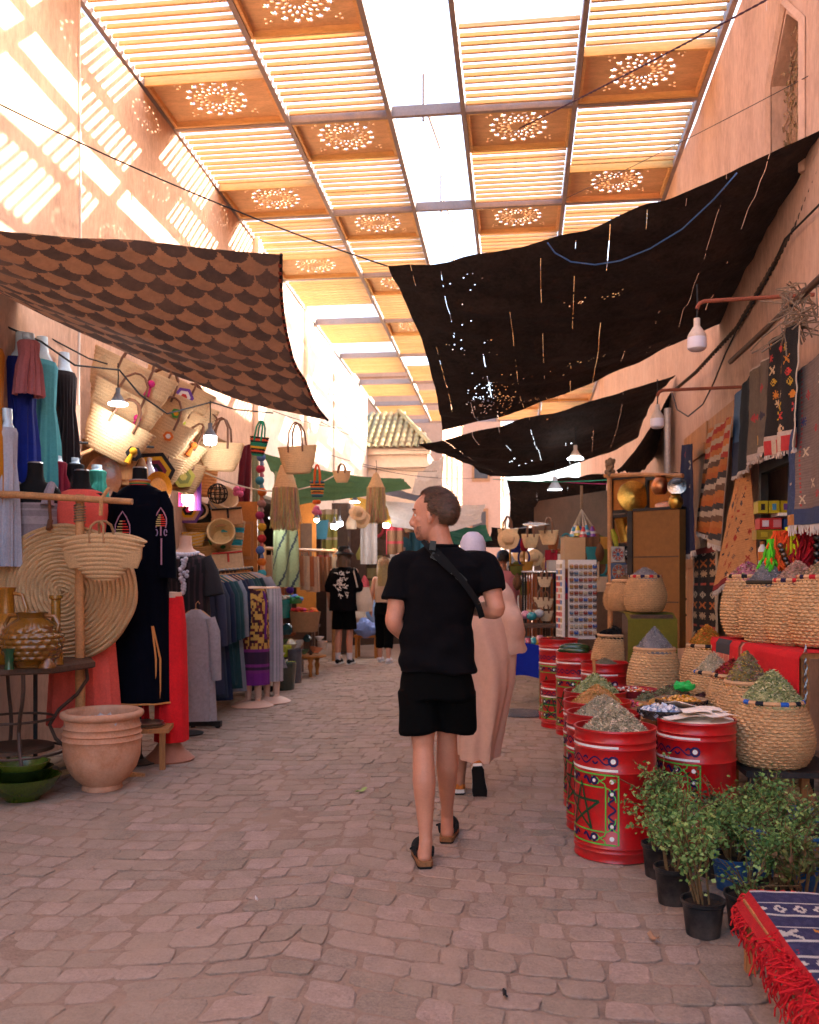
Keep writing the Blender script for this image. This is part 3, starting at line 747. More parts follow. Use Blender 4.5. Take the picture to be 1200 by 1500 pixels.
def bag(key, label, loc, w=0.5, h=0.33, d=0.22, mat=None, hm=None, rot=(0, 0, 0), rise=0.22, group=None, n=12, colf=None, narrow=0.62, cat='bag', name='straw_bag', pompom=None, patch_c=None):
 t = thing(name, label, cat, loc, 0, group, rot)
 k = (w, h, d, n, narrow)
 if (k, key) not in BAGS:
  mb = bag_mesh(w, h, d, n, 0.008, narrow)
  if colf:
   mb.c = [colf(sum(mb.v[i][2] for i in f) / len(f) / h, sum(mb.v[i][0] for i in f) / len(f) / w) for f in mb.f]
  BAGS[(k, key)] = (mb.mesh('body', mat or straw), [m.mesh('handle', hm or leather) for m in handles(w, h, d, rise=rise)])
 b, hs = BAGS[(k, key)]
 inst('body', b, t)
 if rise:
  for q in hs: inst('handle', q, t)
 if pompom:
  for (px_, pz_, c_) in pompom:
   m = MB(); rs = random.Random(int(px_ * 1000 + pz_ * 77))
   m.ball((px_ * w, -d * 0.5, pz_ * h), 0.035, 8, col=c_); m.tube([(px_ * w, -d * .5, pz_ * h - .02), (px_ * w, -d * .52, pz_ * h - .12)], [0.014, 0.03], 7, col=c_)
   m.obj('tassel', painted, t)
 if patch_c:
  for (px_, pz_, s_, cc) in patch_c:
   m = MB()
   for q, c_ in enumerate(cc):
    rr_ = s_ * (1 - q / len(cc))
    ring = [V((px_ * w + rr_ * math.cos(PI / 3 * k_ + .3) , -d * 0.5 * (1 - 0.5 * px_ * px_ * 4) - 0.008 - 0.002 * q, pz_ * h + rr_ * math.sin(PI / 3 * k_ + .3))) for k_ in range(6)]
    m.add(ring, [tuple(range(6))], col=c_)
   m.obj('crochet_motif', painted, t, smooth=False)
 return t
# ---- iron table with glazed ware
T = thing('iron_table', 'dark octagonal wooden table on curling iron legs loaded with amber jars', 'table', gnd(25, 1162) + V((-0.12, .18, 0)), 0.15)
o = MB(); o.lathe([(0.001, 0.80), (0.52, 0.80), (0.54, 0.81), (0.54, 0.842), (0.52, 0.85), (0.001, 0.85)], 8); o.obj('top', darkwood, T, smooth=False)
for k in range(4):
 a = PI / 4 + k * PI / 2 - 0.3; d = V((math.cos(a), math.sin(a), 0))
 o = MB(); o.tube([d * 0.46 + V((0, 0, .80)), d * .47 + V((0, 0, .70)), d * .40 + V((0, 0, .60)), d * .28 + V((0, 0, .50)), d * .22 + V((0, 0, .40)), d * .26 + V((0, 0, .30)), d * .36 + V((0, 0, .20)), d * .42 + V((0, 0, .1)), d * .42 + V((0, 0, 0.0))], 0.013, 7); o.obj('leg', M('brown_iron', (0.10, 0.06, 0.045), .55, .3, 8, .2, 60), T)
for z, r in ((0.46, .25), (0.24, .33)):
 o = MB(); o.tube([(r * math.cos(2 * PI * k / 24), r * math.sin(2 * PI * k / 24), z) for k in range(24)], 0.009, 6, closed=True); o.obj('ring', MATS['brown_iron'], T)
o = MB(); o.lathe([(.001, .25), (.25, .25), (.25, .275), (.001, .275)], 20); o.obj('shelf', darkwood, T)
tz = 0.851
def amber(v): return mixc((0.20, 0.075, 0.008), (0.36, 0.17, 0.02), v)
vpos = at(47, 972, 5.72); vpos.z = tz
o = MB()
prof = [(0.001, 0), (0.10, 0), (0.105, 0.012), (0.155, 0.06), (0.185, 0.13), (0.185, 0.19), (0.155, 0.255), (0.105, 0.295), (0.085, 0.31), (0.092, 0.335), (0.100, 0.345), (0.085, 0.345), (0.075, 0.31), (0.12, 0.2), (0.001, 0.05)]
pr = []
for (a, b) in zip(prof[:-1], prof[1:]):
 n = 12 if b[1] - a[1] > 0.04 else 1
 for q in range(n): pr.append((lerp(a[0], b[0], q / n), lerp(a[1], b[1], q / n)))
pr.append(prof[-1])
o.lathe(pr, 120, rmod=lambda t, i, z: (0.013 * abs(math.sin(9 * t + PI / 2 * int(z / 0.036))) * abs(math.sin(PI * z / 0.036))) if 0.045 < z < 0.285 and i < 66 else 0, col=(0.17, 0.075, 0.006))
vt = thing('knobbly_jar', 'round amber glazed jar covered in raised knobs on the iron table', 'jar', vpos); o.obj('body', glazed, vt)
for s in (-1, 1):
 o = MB(); o.tube([(s * .09, 0, .325), (s * .15, 0, .32), (s * .18, 0, .27), (s * .165, 0, .22)], 0.014, 8, col=(0.20, .08, .01)); o.obj('handle', glazed, vt)
def jug(name, label, cat, loc, prof, c, hnd=None, n=28, mat=None):
 t = thing(name, label, cat, loc); o = MB(); o.lathe(prof, n, col=c); o.obj('body', mat or glazed, t)
 if hnd: o = MB(); o.tube(hnd[0], hnd[1], 8, col=c); o.obj('handle', mat or glazed, t)
 return t
p = at(10, 905, 5.95); p.z = tz
jug('long_neck_jug', 'tall amber jug with a long narrow neck behind the knobbly jar', 'jug', p, [(0.001, 0), (.12, 0), (.16, .06), (.175, .14), (.15, .23), (.09, .29), (.05, .33), (.045, .45), (.06, .5), (.05, .5), (.03, .42), (.001, .2)], (0.28, .12, .012), ([(.05, 0, .46), (.11, 0, .45), (.14, 0, .36), (.12, 0, .26)], 0.013))
p = at(82, 955, 5.85); p.z = tz
jug('slim_bottle', 'slim square shouldered amber bottle with a chocolate rim', 'bottle', p, [(0.001, 0), (.05, 0), (.045, .05), (.035, .14), (.03, .2), (.03, .42), (.042, .43), (.042, .45), (.03, .45), (.02, .3), (.001, .25)], (0.22, .11, .012))
p = at(69, 955, 5.65); p.z = tz
jug('small_candlestick', 'short amber candlestick standing beside the slim bottle', 'candlestick', p, [(.001, 0), (.055, 0), (.05, .02), (.02, .06), (.025, .12), (.04, .16), (.03, .17), (.035, .25), (.042, .26), (.03, .26), (.001, .2)], (0.16, .06, .01))
p = at(14, 955, 5.55); p.z = tz
jug('green_cup', 'tiny dark green glazed cup in front of the long neck jug', 'cup', p, [(.001, 0), (.03, 0), (.025, .04), (.03, .1), (.045, .13), (.04, .13), (.02, .08), (.001, .06)], (0.01, .07, .03))
# bowls on the ground
def bowl_prof(r, h, t=0.012): return [(0.001, 0), (r * .45, 0), (r * .47, .012), (r * .75, h * .4), (r * .95, h * .85), (r, h), (r - t, h), (r * .72, h * .5), (r * .4, h * .18), (0.001, h * .14)]
bp = gnd(8, 1182)
for z, r, h, c, lab in ((0, .235, .15, (.06, .09, .006), 'widest olive glazed bowl at the bottom of the stack on the setts'), (.075, .185, .13, (.014, .028, .008), 'dark green bowl nested in the wide olive bowl'), (.12, .165, .12, (.10, .13, .02), 'lime glazed bowl topping the stack beside the iron table')):
 o = MB(); o.lathe(bowl_prof(r, h), 36, col=c); tag(o.obj('glazed_bowl', glazed, loc=bp + V((0, .2, z))), lab, 'bowl', 'bowls stacked on the setts')
# ---- T-shaped pole stand
pb_ = at(117, 1140, 6.35); pb_.z = 0
T = thing('pole_stand', 'rough wooden pole with a lashed crossbar at the stall front', 'stand', pb_)
o = MB(); o.tube([(0, 0, 0), (.004, 0, .6), (-.003, 0, 1.3), (.002, 0, 2.0)], [.036, .034, .032, .030], 10); o.obj('pole', polewood, T)
a, b = at(-90, 722, 6.33) - pb_, at(194, 735, 6.28) - pb_
o = MB(); o.tube([a, a.lerp(b, .4) + V((0, 0, .012)), b], [.024, .026, .022], 10); o.obj('crossbar', polewood, T)
o = MB(); o.tube([(.04 * math.cos(k), .04 * math.sin(k), 1.80 + k * .003) for k in range(44)], .005, 5); o.obj('lashing', rope_m, T)
for s in (-.06, .07):
 o = MB(); o.bar((s * .4, 0.0, .06), (s * 6, s * 2, 0.0), .04, .03); o.obj('foot', polewood, T)
# ---- big round palm mat
mc = at(92, 868, 6.43)
T = thing('round_palm_mat', 'huge round coiled palm tray hanging from the crossbar', 'tray', mc, rot=(rad(90 - 4), rad(0), TH + rad(4)))
nC = 17; prof = []
for k in range(nC * 4 + 1):
 t = k / (nC * 4); prof.append((0.005 + 0.50 * t, 0.020 * abs(math.sin(PI * nC * t)) - 0.05 * (t ** 2)))
prof += [(0.505, -.075), (0.001, -.03)]
o = MB(); o.lathe(prof, 80, rmod=lambda t, i, z: 0.003 * math.sin(70 * t + i) + .006 * math.sin(3 * t + 1)); o.obj('coils', straw, T)
o = MB(); o.tube([(-.10, .46, -.03), (-.10, .56, 0), (-.10, .67, .03)], .011, 6); o.tube([(-.10, .52, -.01), (-.10, .45, .03)], .02, 6); o.obj('strap', leather, T)
# ---- half moon basket on the pole
hb = at(152, 850, 6.12)
T = thing('half_moon_basket', 'half moon palm basket with rope handles hanging on the pole', 'basket', hb, rot=(rad(6), 0, TH + rad(-6)))
mb = bag_mesh(0.63, 0.32, 0.22, 10, 0.022, 0.30, 56, -0.16); o = mb.obj('body', straw_d if False else straw, T)
for q in handles(0.62, 0.33, 0.2, rise=.07, r=.010, span=.16): q.obj('handle', straw_d, T)
o = MB(); o.tube([(0.0, 0, .44), (0.01, 0, .55), (.02, 0.1, .62)], .014, 6); o.obj('strap', polewood, T)
# ---- terracotta pot
pp = gnd(143, 1161); pp += V((-.02, .11, 0))
T = thing('terracotta_pot', 'large ribbed terracotta pot standing on the setts', 'pot', pp)
o = MB(); o.lathe([(0.001, 0), (.125, 0), (.13, .012), (.122, .035), (.175, .08), (.222, .15), (.245, .22), (.252, .30), (.254, .335), (.262, .342), (.254, .350), (.250, .372), (.260, .380), (.251, .388), (.248, .415), (.257, .423), (.247, .431), (.243, .455), (.242, .475), (.256, .480), (.268, .492), (.272, .506), (.266, .520), (.250, .527), (.232, .523), (.222, .50), (.225, .44), (.225, .33), (.16, .15), (.001, .1)], 64, rmod=lambda t, i, z: .002 * math.sin(2 * t + z * 9)); o.obj('body', terracotta, T, sharp=60)
film = M('clear_film', (0.42, 0.36, 0.34), 0.15, 0.05, 20, .3, 30)
o = MB(); o.grid(lambda u, v: ((u - .5) * .36, (v - .5) * .36, .45 + .05 * fbm((u * 6, v * 6, 2))), 26, 26); o2 = o.obj('plastic_wrapping', film, loc=pp, smooth=False); tag(o2, 'crumpled clear plastic stuffed in the mouth of the terracotta pot', 'wrapping')
# ---- low bench with metal discs
bpz = gnd(207, 1130)
T = thing('low_bench', 'low weathered bench beside the terracotta pot', 'bench', bpz + V((0, .1, 0)), 0.25)
o = MB(); o.box((-.08, 0.1, .29), (.5, .40, .03)); o.obj('seat', oldwood, T, smooth=False)
for (x, y_) in ((.12, -.05), (.12, .26), (-.28, -.05), (-.28, .26)):
 o = MB(); o.box((x, y_, .137), (.04, .04, .274)); o.obj('leg', oldwood, T, smooth=False)
for k, (dx, r, z) in enumerate(((-.02, .13, 0), (-.03, .125, .018))):
 o = MB(); o.lathe([(.001, 0), (r, 0), (r + .01, .016), (r, .017), (r * .85, .006), (.001, .006)], 28, col=(.35, .27, .22)); tag(o.obj('metal_plate', metalp, loc=bpz + V((dx, .14, .306 + z))), ['pewter plate lying on the low bench', 'pewter plate topping the other plate on the low bench'][k], 'plate')
# ---- mannequins and garments
blackform = M('black_form', (0.012, 0.010, 0.010), 0.8, 0.1, 8, 0.05, spec=.2)
paleform = M('pale_form', (0.55, 0.36, 0.27), 0.5, 0.06, 8, 0.03)
clearform = M('clear_form', (0.50, 0.62, 0.70), 0.12, 0.1, 8, 0.03, spec=0.8)
def ell(cx_, cy_, z, rx, ry, n=48, fold=0.0, nf=9, ph=0.0, seed=0.0, pw=1.0):
 R_ = []
 for k in range(n):
  a = 2 * PI * k / n
  f = 1 + fold * (math.sin(nf * a + ph + 1.3 * math.sin(2 * a + seed)) + 0.5 * math.sin((nf * 2 + 1) * a + seed * 3))
  ca, sa = math.cos(a), math.sin(a)
  R_.append(V((cx_ + rx * f * math.copysign(abs(ca) ** pw, ca), cy_ + ry * f * math.copysign(abs(sa) ** pw, sa), z)))
 return R_
def drape(mb, prof, n=56, nf=9, seed=0.0, fold=0.03, col=None, mi=0, capt=True, sub=5, colf=None):
 """prof: (z, rx, ry, cx, cy, foldscale) from hem to top"""
 P = []
 for a, b in zip(prof[:-1], prof[1:]):
  for q in range(sub): P.append([lerp(x, y_, q / sub) for x, y_ in zip(a, b)])
 P.append(list(prof[-1]))
 rings = [ell(p[3], p[4], p[0], p[1], p[2], n, fold * p[5], nf, 0.4 * math.sin(i * .35 + seed), seed) for i, p in enumerate(P)]
 base = len(mb.f); mb.loft(rings, capt, mi, col, capb=False)
 inner = [[V((p.x * .97 + prof[0][3] * .03, p.y * .97 + prof[0][4] * .03, p.z + .002)) for p in rings[0]], [V((p.x * .9 + prof[0][3] * .1, p.y * .9 + prof[0][4] * .1, p.z + .12)) for p in rings[0]]]
 mb.loft([rings[0], *inner], False, mi, col)
 if colf:
  for i in range(base, len(mb.f)):
   c = [sum(mb.v[k][d] for k in mb.f[i]) / len(mb.f[i]) for d in range(3)]; mb.c[i] = colf(*c)
 return mb
def bust(parent, mat, z0=0.0, s=1.0, neck=0.13, cap=None):
 o = MB()
 prof = [(0, .15, .10), (.12, .165, .115), (.26, .14, .105), (.36, .155, .115), (.46, .175, .12), (.53, .185, .10), (.57, .165, .085), (.60, .105, .07), (.62, .07, .062), (.66, .056, .056), (.62 + neck, .052, .052)]
 rings = [ell(0, 0, z0 + z * s, rx * s, ry * s, 28) for z, rx, ry in prof]
 o.loft(rings); b = o.obj('torso', mat, parent)
 if cap:
  o = MB(); o.lathe([(.001, .012), (.05, .010), (.055, 0)], 20, (0, 0, z0 + (.62 + neck) * s)); o.obj('neck_cap', cap, parent)
 return b
def stand_pole(parent, z1, mat=None, r=.016, base=.16):
 o = MB(); o.tube([(0, 0, .01), (0, 0, z1)], r, 8); o.lathe([(.001, .0), (base, 0), (base, .012), (.03, .03), (.02, .06)], 20); o.obj('stand', mat or black_steel, parent)
cap_m = M('steel_cap', (.6, .58, .56), .3, .1, 5, 0, metal=1)
def gp(px, py, D):
 p = at(px, py, D); z = p.z; p.z = 0; return p, z
# grey knitted tank on black form
p, z = gp(52, 682, 6.60)
T = thing('mannequin', 'black headless mannequin in a ribbed grey tank top behind the big palm tray', 'mannequin', p, rotz=0.2)
stand_pole(T, z - .7); bust(T, blackform, z - .75, 1.02, .13, cap_m)
o = MB(); z0 = z - .75
drape(o, [(z0 - .45, .25, .14, 0, 0, 1), (z0, .19, .14, 0, 0, .6), (z0 + .26, .155, .118, 0, 0, .3), (z0 + .40, .185, .135, 0, 0, .1), (z0 + .47, .182, .13, 0, 0, 0)], 64, 24, 1, .012, colf=lambda x, y_, z_: (.36, .31, .33) if int(z_ * 90) % 2 else (.27, .23, .25))
for sx in (-1, 1): o.tube([(sx * .12, -.115, z0 + .45), (sx * .125, -.10, z0 + .54), (sx * .12, -.02, z0 + .605), (sx * .12, .08, z0 + .56), (sx * .13, .12, z0 + .46)], [.05, .035, .03, .035, .05], 8, col=(.33, .28, .30))
o.obj('tank_top', knit, T)
# coral dress
p, z = gp(120, 690, 6.64)
T = thing('mannequin', 'black headless mannequin in a sleeveless coral dress behind the pole', 'mannequin', p, rotz=0.1)
stand_pole(T, z - .7); z0 = z - .74; bust(T, blackform, z0, 1.0, .12, cap_m)
o = MB()
drape(o, [(.32, .27, .15, 0, 0.04, 1), (.9, .23, .14, 0, 0.02, .8), (z0 + .1, .19, .14, 0, 0, .4), (z0 + .28, .17, .125, 0, 0, .2), (z0 + .44, .19, .135, 0, 0, .05), (z0 + .53, .188, .112, 0, 0, 0), (z0 + .585, .145, .085, 0, 0, 0), (z0 + .60, .10, .078, 0, 0, 0)], 64, 10, 2, .05, col=(.62, .115, .085), capt=False)
o.obj('dress', painted, T)
# navy kaftan with embroidery
p, z = gp(205, 690, 6.9)
T = thing('mannequin', 'headless mannequin in a long navy velvet kaftan with red embroidery', 'mannequin', p, rotz=0.05)
z0 = z - .72; stand_pole(T, z0 + .1); bust(T, blackform, z0, 1.0, .12, cap_m)
navy = M('navy_velvet', (0.004, 0.0045, 0.010), 1.0, 0.3, 6, 0.15, 120, spec=.08, sheen=0.0)
o = MB()
drape(o, [(.46, .235, .15, 0, 0, 1), (1.0, .225, .145, 0, 0, .8), (z0 + .25, .205, .14, 0, 0, .3), (z0 + .44, .215, .145, 0, 0, .1), (z0 + .53, .20, .12, 0, 0, 0), (z0 + .59, .13, .085, 0, 0, 0), (z0 + .61, .08, .075, 0, 0, 0)], 64, 7, 3, .05)
kf = o.obj('kaftan', navy, T)
for sx in (-1, 1):
 o = MB(); sl_ = [(sx * .15, 0, z0 + .545, .06), (sx * .19, 0, z0 + .44, .07), (sx * .205, -.01, z0 + .15, .075), (sx * .205, -.02, z0 - .10, .085)]
 o.tube([q[:3] for q in sl_], [q[3] for q in sl_], 16); o.obj('sleeve', navy, T)
o = MB()
for j, c_ in enumerate([(.5, .05, .04), (.05, .25, .1), (.55, .3, .05), (.5, .08, .05), (.4, .35, .32)]):
 o.lathe([(.072, 0), (.079, .002), (.079, .008), (.072, .010)], 24, (0, 0, z0 + .605 + .0095 * j), col=c_)
o.obj('collar_braid', painted, T)
def emblem(mb, cx_, cz, s, yf):
 prm = [(-.045, -.075), (-.055, -.03), (-.052, .02), (-.03, .07), (0, .115), (.03, .07), (.052, .02), (.055, -.03), (.045, -.075)]
 mb.tube([(cx_ + x * s, yf(cx_ + x * s), cz + z_ * s) for x, z_ in prm], .0045, 5, col=(.42, .22, .28))
 for q in range(6):
  zz = -.055 + q * .02; hw = .046 - max(0, q - 2) * .009
  for hh in (0, 1): mb.tube([(cx_ + (-hw if hh == 0 else 0) * s, yf(cx_), cz + zz * s), (cx_ + (0 if hh == 0 else hw) * s, yf(cx_), cz + zz * s)], .0045, 5, col=[(.55, .42, .18), (.7, .06, .04)][hh])
 mb.tube([(cx_, yf(cx_), cz - .15 * s), (cx_, yf(cx_), cz - .06 * s)], .006, 5, col=(.42, .22, .28))
 for sx in (-1, 1): mb.tube([(cx_ + sx * .045 * s * (1 + .3 * math.cos(t)), yf(cx_), cz - .12 * s + .03 * s * math.sin(t)) for t in [k * PI / 5 for k in range(10)]], .004, 5, col=(.35, .25, .38))
o = MB(); emblem(o, -.075, z0 + .28, 1.05, lambda x: -.155); o.obj('embroidery', painted, T)
o = MB(); emblem(o, .195, z0 + .34, .8, lambda x: -.088); o.tube([(.2, -.09, z0 + .2), (.205, -.105, z0 - .0)], .006, 5, col=(.42, .22, .28)); o.obj('embroidery', painted, T)
o = MB()
ring = ell(0, 0, .462, .235, .15, 64, .05, 7, .4 * math.sin(3), 3); o.tube(ring, .008, 5, closed=True, col=(.55, .24, .08)); o.obj('hem_braid', painted, T)
o = MB(); o.tube([(.155, -.105, .47), (.165, -.11, .8), (.14, -.12, 1.05)], .008, 5, col=(.55, .24, .08)); o.tube([(.185, -.08, .5), (.19, -.085, .8), (.145, -.12, 1.05)], .008, 5, col=(.55, .24, .08)); o.obj('slit_braid', painted, T)
# long red dress hanging low behind the kaftan and red skirt form
p, z = gp(248, 868, 7.0)
T = thing('mannequin', 'skirt form wearing a narrow bright red skirt that reaches the ground', 'mannequin', p, rotz=0.1)
o = MB(); drape(o, [(.15, .125, .13, .02, 0, 1), (.6, .12, .12, .02, 0, .8), (1.05, .11, .10, .02, 0, .3), (1.24, .09, .08, .02, 0, .1), (1.27, .085, .075, .02, 0, 0)], 56, 8, 4, .05, col=(.60, .016, .022)); o.obj('skirt', painted, T)
o = MB(); o.lathe([(.08, 1.26), (.075, 1.30), (.001, 1.305)], 24, (.02, 0, 0)); o.obj('waist', paleform, T); o = MB(); o.lathe([(.001, 0), (.19, 0), (.195, .012), (.12, .08), (.06, .17), (.05, .3)], 28); o.obj('form', M('brown_form', (.36, .16, .10), .6, .1), T)
p, z = gp(160, 980, 7.0)
T = thing('hanging_dress', 'crimson dress trailing behind the coral one under the palm tray', 'dress', p)
o = MB(); drape(o, [(.30, .30, .2, 0, 0, 1), (.8, .27, .18, 0, 0, .8), (1.3, .2, .13, 0, 0, .3), (1.6, .15, .1, 0, 0, .1)], 64, 11, 5, .06, col=(.42, .02, .025)); tag(o.obj('skirt', painted, T), None)
# black striped kaftan with lace
p, z = gp(272, 788, 8.15)
T = thing('mannequin', 'pale necked mannequin in a black striped tunic with white lace collar', 'mannequin', p, rotz=.25)
z0 = z - .72; stand_pole(T, z0 + .1); bust(T, paleform, z0, 1.0, .12)
o = MB(); drape(o, [(z0 - .25, .24, .17, 0, 0, 1), (z0 + .25, .20, .14, 0, 0, .4), (z0 + .44, .215, .145, 0, 0, .1), (z0 + .53, .21, .12, 0, 0, 0), (z0 + .585, .13, .085, 0, 0, 0)], 72, 7, 6, .04, capt=False, colf=lambda x, y_, z_: (.05, .03, .035) if int((math.atan2(y_, x) + 4) * 9) % 3 == 0 else (.016, .014, .016))
for sx in (-1, 1): o.tube([(sx * .16, 0, z0 + .54), (sx * .21, 0, z0 + .42), (sx * .25, -.02, z0 + .2)], [.07, .08, .10], 14, col=(.03, .025, .028))
o.obj('tunic', painted, T)
o = MB()
for k in range(14):
 a = PI * (1.05 + .9 * k / 13); o.ball((.11 * math.cos(a), .095 * math.sin(a) - .01, z0 + .585 - .02 * abs(math.sin(a))), .022, 6, col=(.55, .53, .58))
for k in range(26): o.ball((random.uniform(-.06, .06) * (1 - k / 30), -.146, z0 + .54 - k * .0125), .016 + .006 * (k % 2), 6, col=(.55, .53, .58))
o.obj('lace', knit, T)
# wall of gowns
def gown(label, px, py0, py1, X, w, c, c2=None, nf=9, D=None, name='evening_gown', cat='dress'):
 a = xat(px, py0, X); b = xat(px, py1, X)
 zt, zb = a.z, b.z
 T = thing(name, label, cat, V((X, a.y, zb)), rotz=PI / 2 - .35)
 h = zt - zb
 o = MB(); drape(o, [(0, w * .72, .09, 0, 0, 1), (h * .5, w * .55, .085, 0, 0, .8), (h * .68, w * .40, .08, 0, 0, .4), (h * .9, w * .5, .085, 0, 0, .1), (h * .93, w * .44, .07, 0, 0, 0)], 64, nf, px * .1, .15, capt=False, colf=(lambda x, y_, z_: mixc(c, c2 or c, min(1, max(0, z_ / h)))))
 o.obj('gown', painted, T)
 f = MB(); f.loft([ell(0, 0, h * .80, w * .40, .07, 20), ell(0, 0, h * .92, w * .42, .065, 20), ell(0, 0, h * .97, w * .2, .05, 20), ell(0, 0, h * 1.0, .045, .045, 20), ell(0, 0, h * 1.06, .042, .042, 20)]); f.obj('form', clearform, T)
 return T
gown('ochre gown at the edge of the wall of gowns', -14, 488, 800, -3.70, .2, (.42, .17, .015))
gown('royal blue gown with a long pleated skirt on the wall', 32, 505, 800, -3.70, .26, (.015, .045, .36), (.012, .02, .12))
gown('turquoise gown with a lace bodice on the wall', 62, 510, 780, -3.68, .27, (.09, .36, .37), (.06, .22, .27))
gown('shaggy dark brown dress next to the turquoise gown', 94, 530, 750, -3.68, .22, (.025, .017, .02), nf=21)
gown('dusky pink lace top pinned over the blue gown', 42, 494, 580, -3.60, .15, (.40, .16, .17), nf=13, name='lace_top', cat='top')
gown('silvery lilac gown in front of the blue one', 9, 612, 830, -3.62, .15, (.33, .33, .38), (.40, .40, .44))
gown('wine red top on a clear torso behind the black mannequins', 82, 672, 740, -3.62, .17, (.22, .015, .04), name='torso_top', cat='top')
gown('black beaded top on a clear torso behind the coral dress', 108, 675, 745, -3.6, .17, (.02, .018, .02), name='torso_top', cat='top')
gown('sea green top on a clear torso behind the coral dress', 142, 685, 750, -3.6, .16, (.05, .28, .22), name='torso_top', cat='top')
# grey sweater on wooden hanger
def hanger(parent, z, w=.4, mat=None):
 o = MB(); o.tube([(-w / 2, 0, z - .07), (-w * .25, 0, z - .02), (0, 0, z), (w * .25, 0, z - .02), (w / 2, 0, z - .07)], .011, 6); o.tube([(0, 0, z), (0, 0, z + .05), (.02, 0, z + .075), (.035, 0, z + .05)], .004, 5); o.obj('hanger', mat or polewood, parent)
def shirt(name, label, cat, loc, rot, h, w, c, group=None, knitmat=None, depth=.05, slv=.5, flare=1.15, stripe=None, seed=0):
 T = thing(name, label, cat, loc, rot, group)
 o = MB(); drape(o, [(-h, w * .5 * flare, depth * 1.2, 0, 0, 1), (-h * .5, w * .5, depth, 0, 0, .7), (-.14, w * .48, depth, 0, 0, .3), (-.07, w * .44, depth * .9, 0, 0, .1), (-.02, w * .22, depth * .7, 0, 0, 0), (0, w * .14, depth * .6, 0, 0, 0)], 48, 6, seed, .07, col=c, capt=False, sub=4)
 for sx in (-1, 1): o.tube([(sx * w * .40, 0, -.075), (sx * w * .53, 0, -.2), (sx * w * .58, -.01, -slv * .7), (sx * w * .60, 0, -slv)], [.05, .055, .05, .045], 10, col=c)
 o.obj('garment', knitmat or painted, T)
 hanger(T, .0, w * .8)
 return T
p = at(287, 893, 7.95)
shirt('grey_sweater', 'pale grey knitted cardigan on a wooden hanger at the rack end', 'cardigan', p, .15, .98, .30, (.34, .305, .31), knitmat=knit, slv=.62, seed=2)
# clothes rack with garments
ra, rb_ = at(283, 838, 8.5), at(369, 832, 11.2)
T = thing('clothes_rack', 'black metal rail crowded with navy and teal robes', 'clothes rack', V((ra.x, ra.y, 0)))
za = ra.z
o = MB(); o.tube([(0, 0, za), V((rb_.x - ra.x, rb_.y - ra.y, rb_.z))], .017, 8); o.obj('rail', black_steel, T)
for q in (V((0, 0, 0)), V((rb_.x - ra.x, rb_.y - ra.y, 0))):
 o = MB(); o.tube([q, q + V((0, 0, za + .06))], .022, 8); o.obj('post', black_steel, T)
 o = MB(); o.box(q + V((0, 0, .04)), (.55, .05, .05)); o.obj('foot', black_steel, T)
 for sx in (-.24, .24):
  o = MB(); o.ball(q + V((sx, 0, .022)), .03, 8); o.obj('castor', black_steel, T)
cols = [(.045, .05, .085), (.035, .045, .07), (.012, .02, .05), (.015, .05, .06), (.02, .06, .065), (.18, .19, .22), (.008, .015, .045), (.012, .012, .035), (.03, .05, .075), (.014, .05, .055), (.012, .055, .06), (.01, .03, .035), (.2, .19, .21), (.24, .23, .25)]
labs = ['slate robe nearest the rail end', 'dull indigo robe second on the rail', 'navy robe between indigo and teal ones', 'deep teal robe near the rail end', 'sea teal robe beside the pale grey one', 'pale grey robe among the dark robes', 'midnight blue robe behind the pale grey one', 'blackish blue robe in the middle of the rail', 'steel blue robe past the rail middle', 'dark teal robe past the rail middle', 'bottle teal robe near the far rail end', 'green black robe near the far rail end', 'mouse grey robe flaring near the rail post', 'light grey robe hanging last on the rail']
for k, c_ in enumerate(cols):
 t = (k + .7) / len(cols); q = ra.lerp(rb_, t)
 shirt('hanging_robe', labs[k], 'robe', V((q.x, q.y, q.z - .05)), .12 + random.uniform(-.15, .15), 1.12 + .06 * (k % 3), .42 + (.1 if k > 11 else 0), c_, 'robes on the black rail', depth=.055, slv=.66, flare=1.2 if k < 12 else 1.7, seed=k * 1.7)
# two skirt forms with moulded feet
def skirt_form(label, px, pyfoot, D, ptop, w, colf, c=None, ruffle=None, rot=0):
 p = gnd(px, pyfoot); zt = at(px, ptop, gD(pyfoot)).z
 T = thing('mannequin', label, 'mannequin', p, rot)
 o = MB(); drape(o, [(.24, w * .50, w * .42, 0, 0, .6), (.7, w * .5, w * .42, 0, 0, .5), (zt - .15, w * .46, w * .38, 0, 0, .3), (zt, w * .40, w * .33, 0, 0, .1)], 72, 9, px, .03, colf=colf, sub=14); o.obj('skirt', painted, T)
 for sx in (-1, 1):
  f = MB(); f.tube([(sx * .055, 0, .34), (sx * .055, .0, .2), (sx * .055, 0, .09), (sx * .06, -.03, .045), (sx * .065, -.12, .02)], [.05, .042, .035, .04, .025], 10); f.obj('foot', paleform, T)
 f = MB(); f.lathe([(.001, 0), (.22, 0), (.23, .01), (.20, .03), (.13, .06), (.06, .07)], 28, (0, -.03, 0), (1, 1.05)); f.obj('base', paleform, T)
 f = MB(); f.lathe([(w * .38, 0), (w * .36, .02), (.001, .025)], 24, (0, 0, zt)); f.obj('waist', paleform, T)
 return T
def floral(x, y_, z_):
 n = fbm((x * 22, y_ * 22, z_ * 22), 1, 2)
 if z_ < .36: return (.16, .02, .18)
 if z_ < .62: return (.05, .02, .05) if int(z_ * 40) % 3 else (.18, .03, .16)
 return (.46, .27, .07) if n > .03 else ((.13, .02, .025) if n > -.2 else (.05, .015, .02))
def gstripe(x, y_, z_): return (.40, .36, .38) if int((math.atan2(y_, x) + 7) * 16) % 2 else (.27, .25, .27)
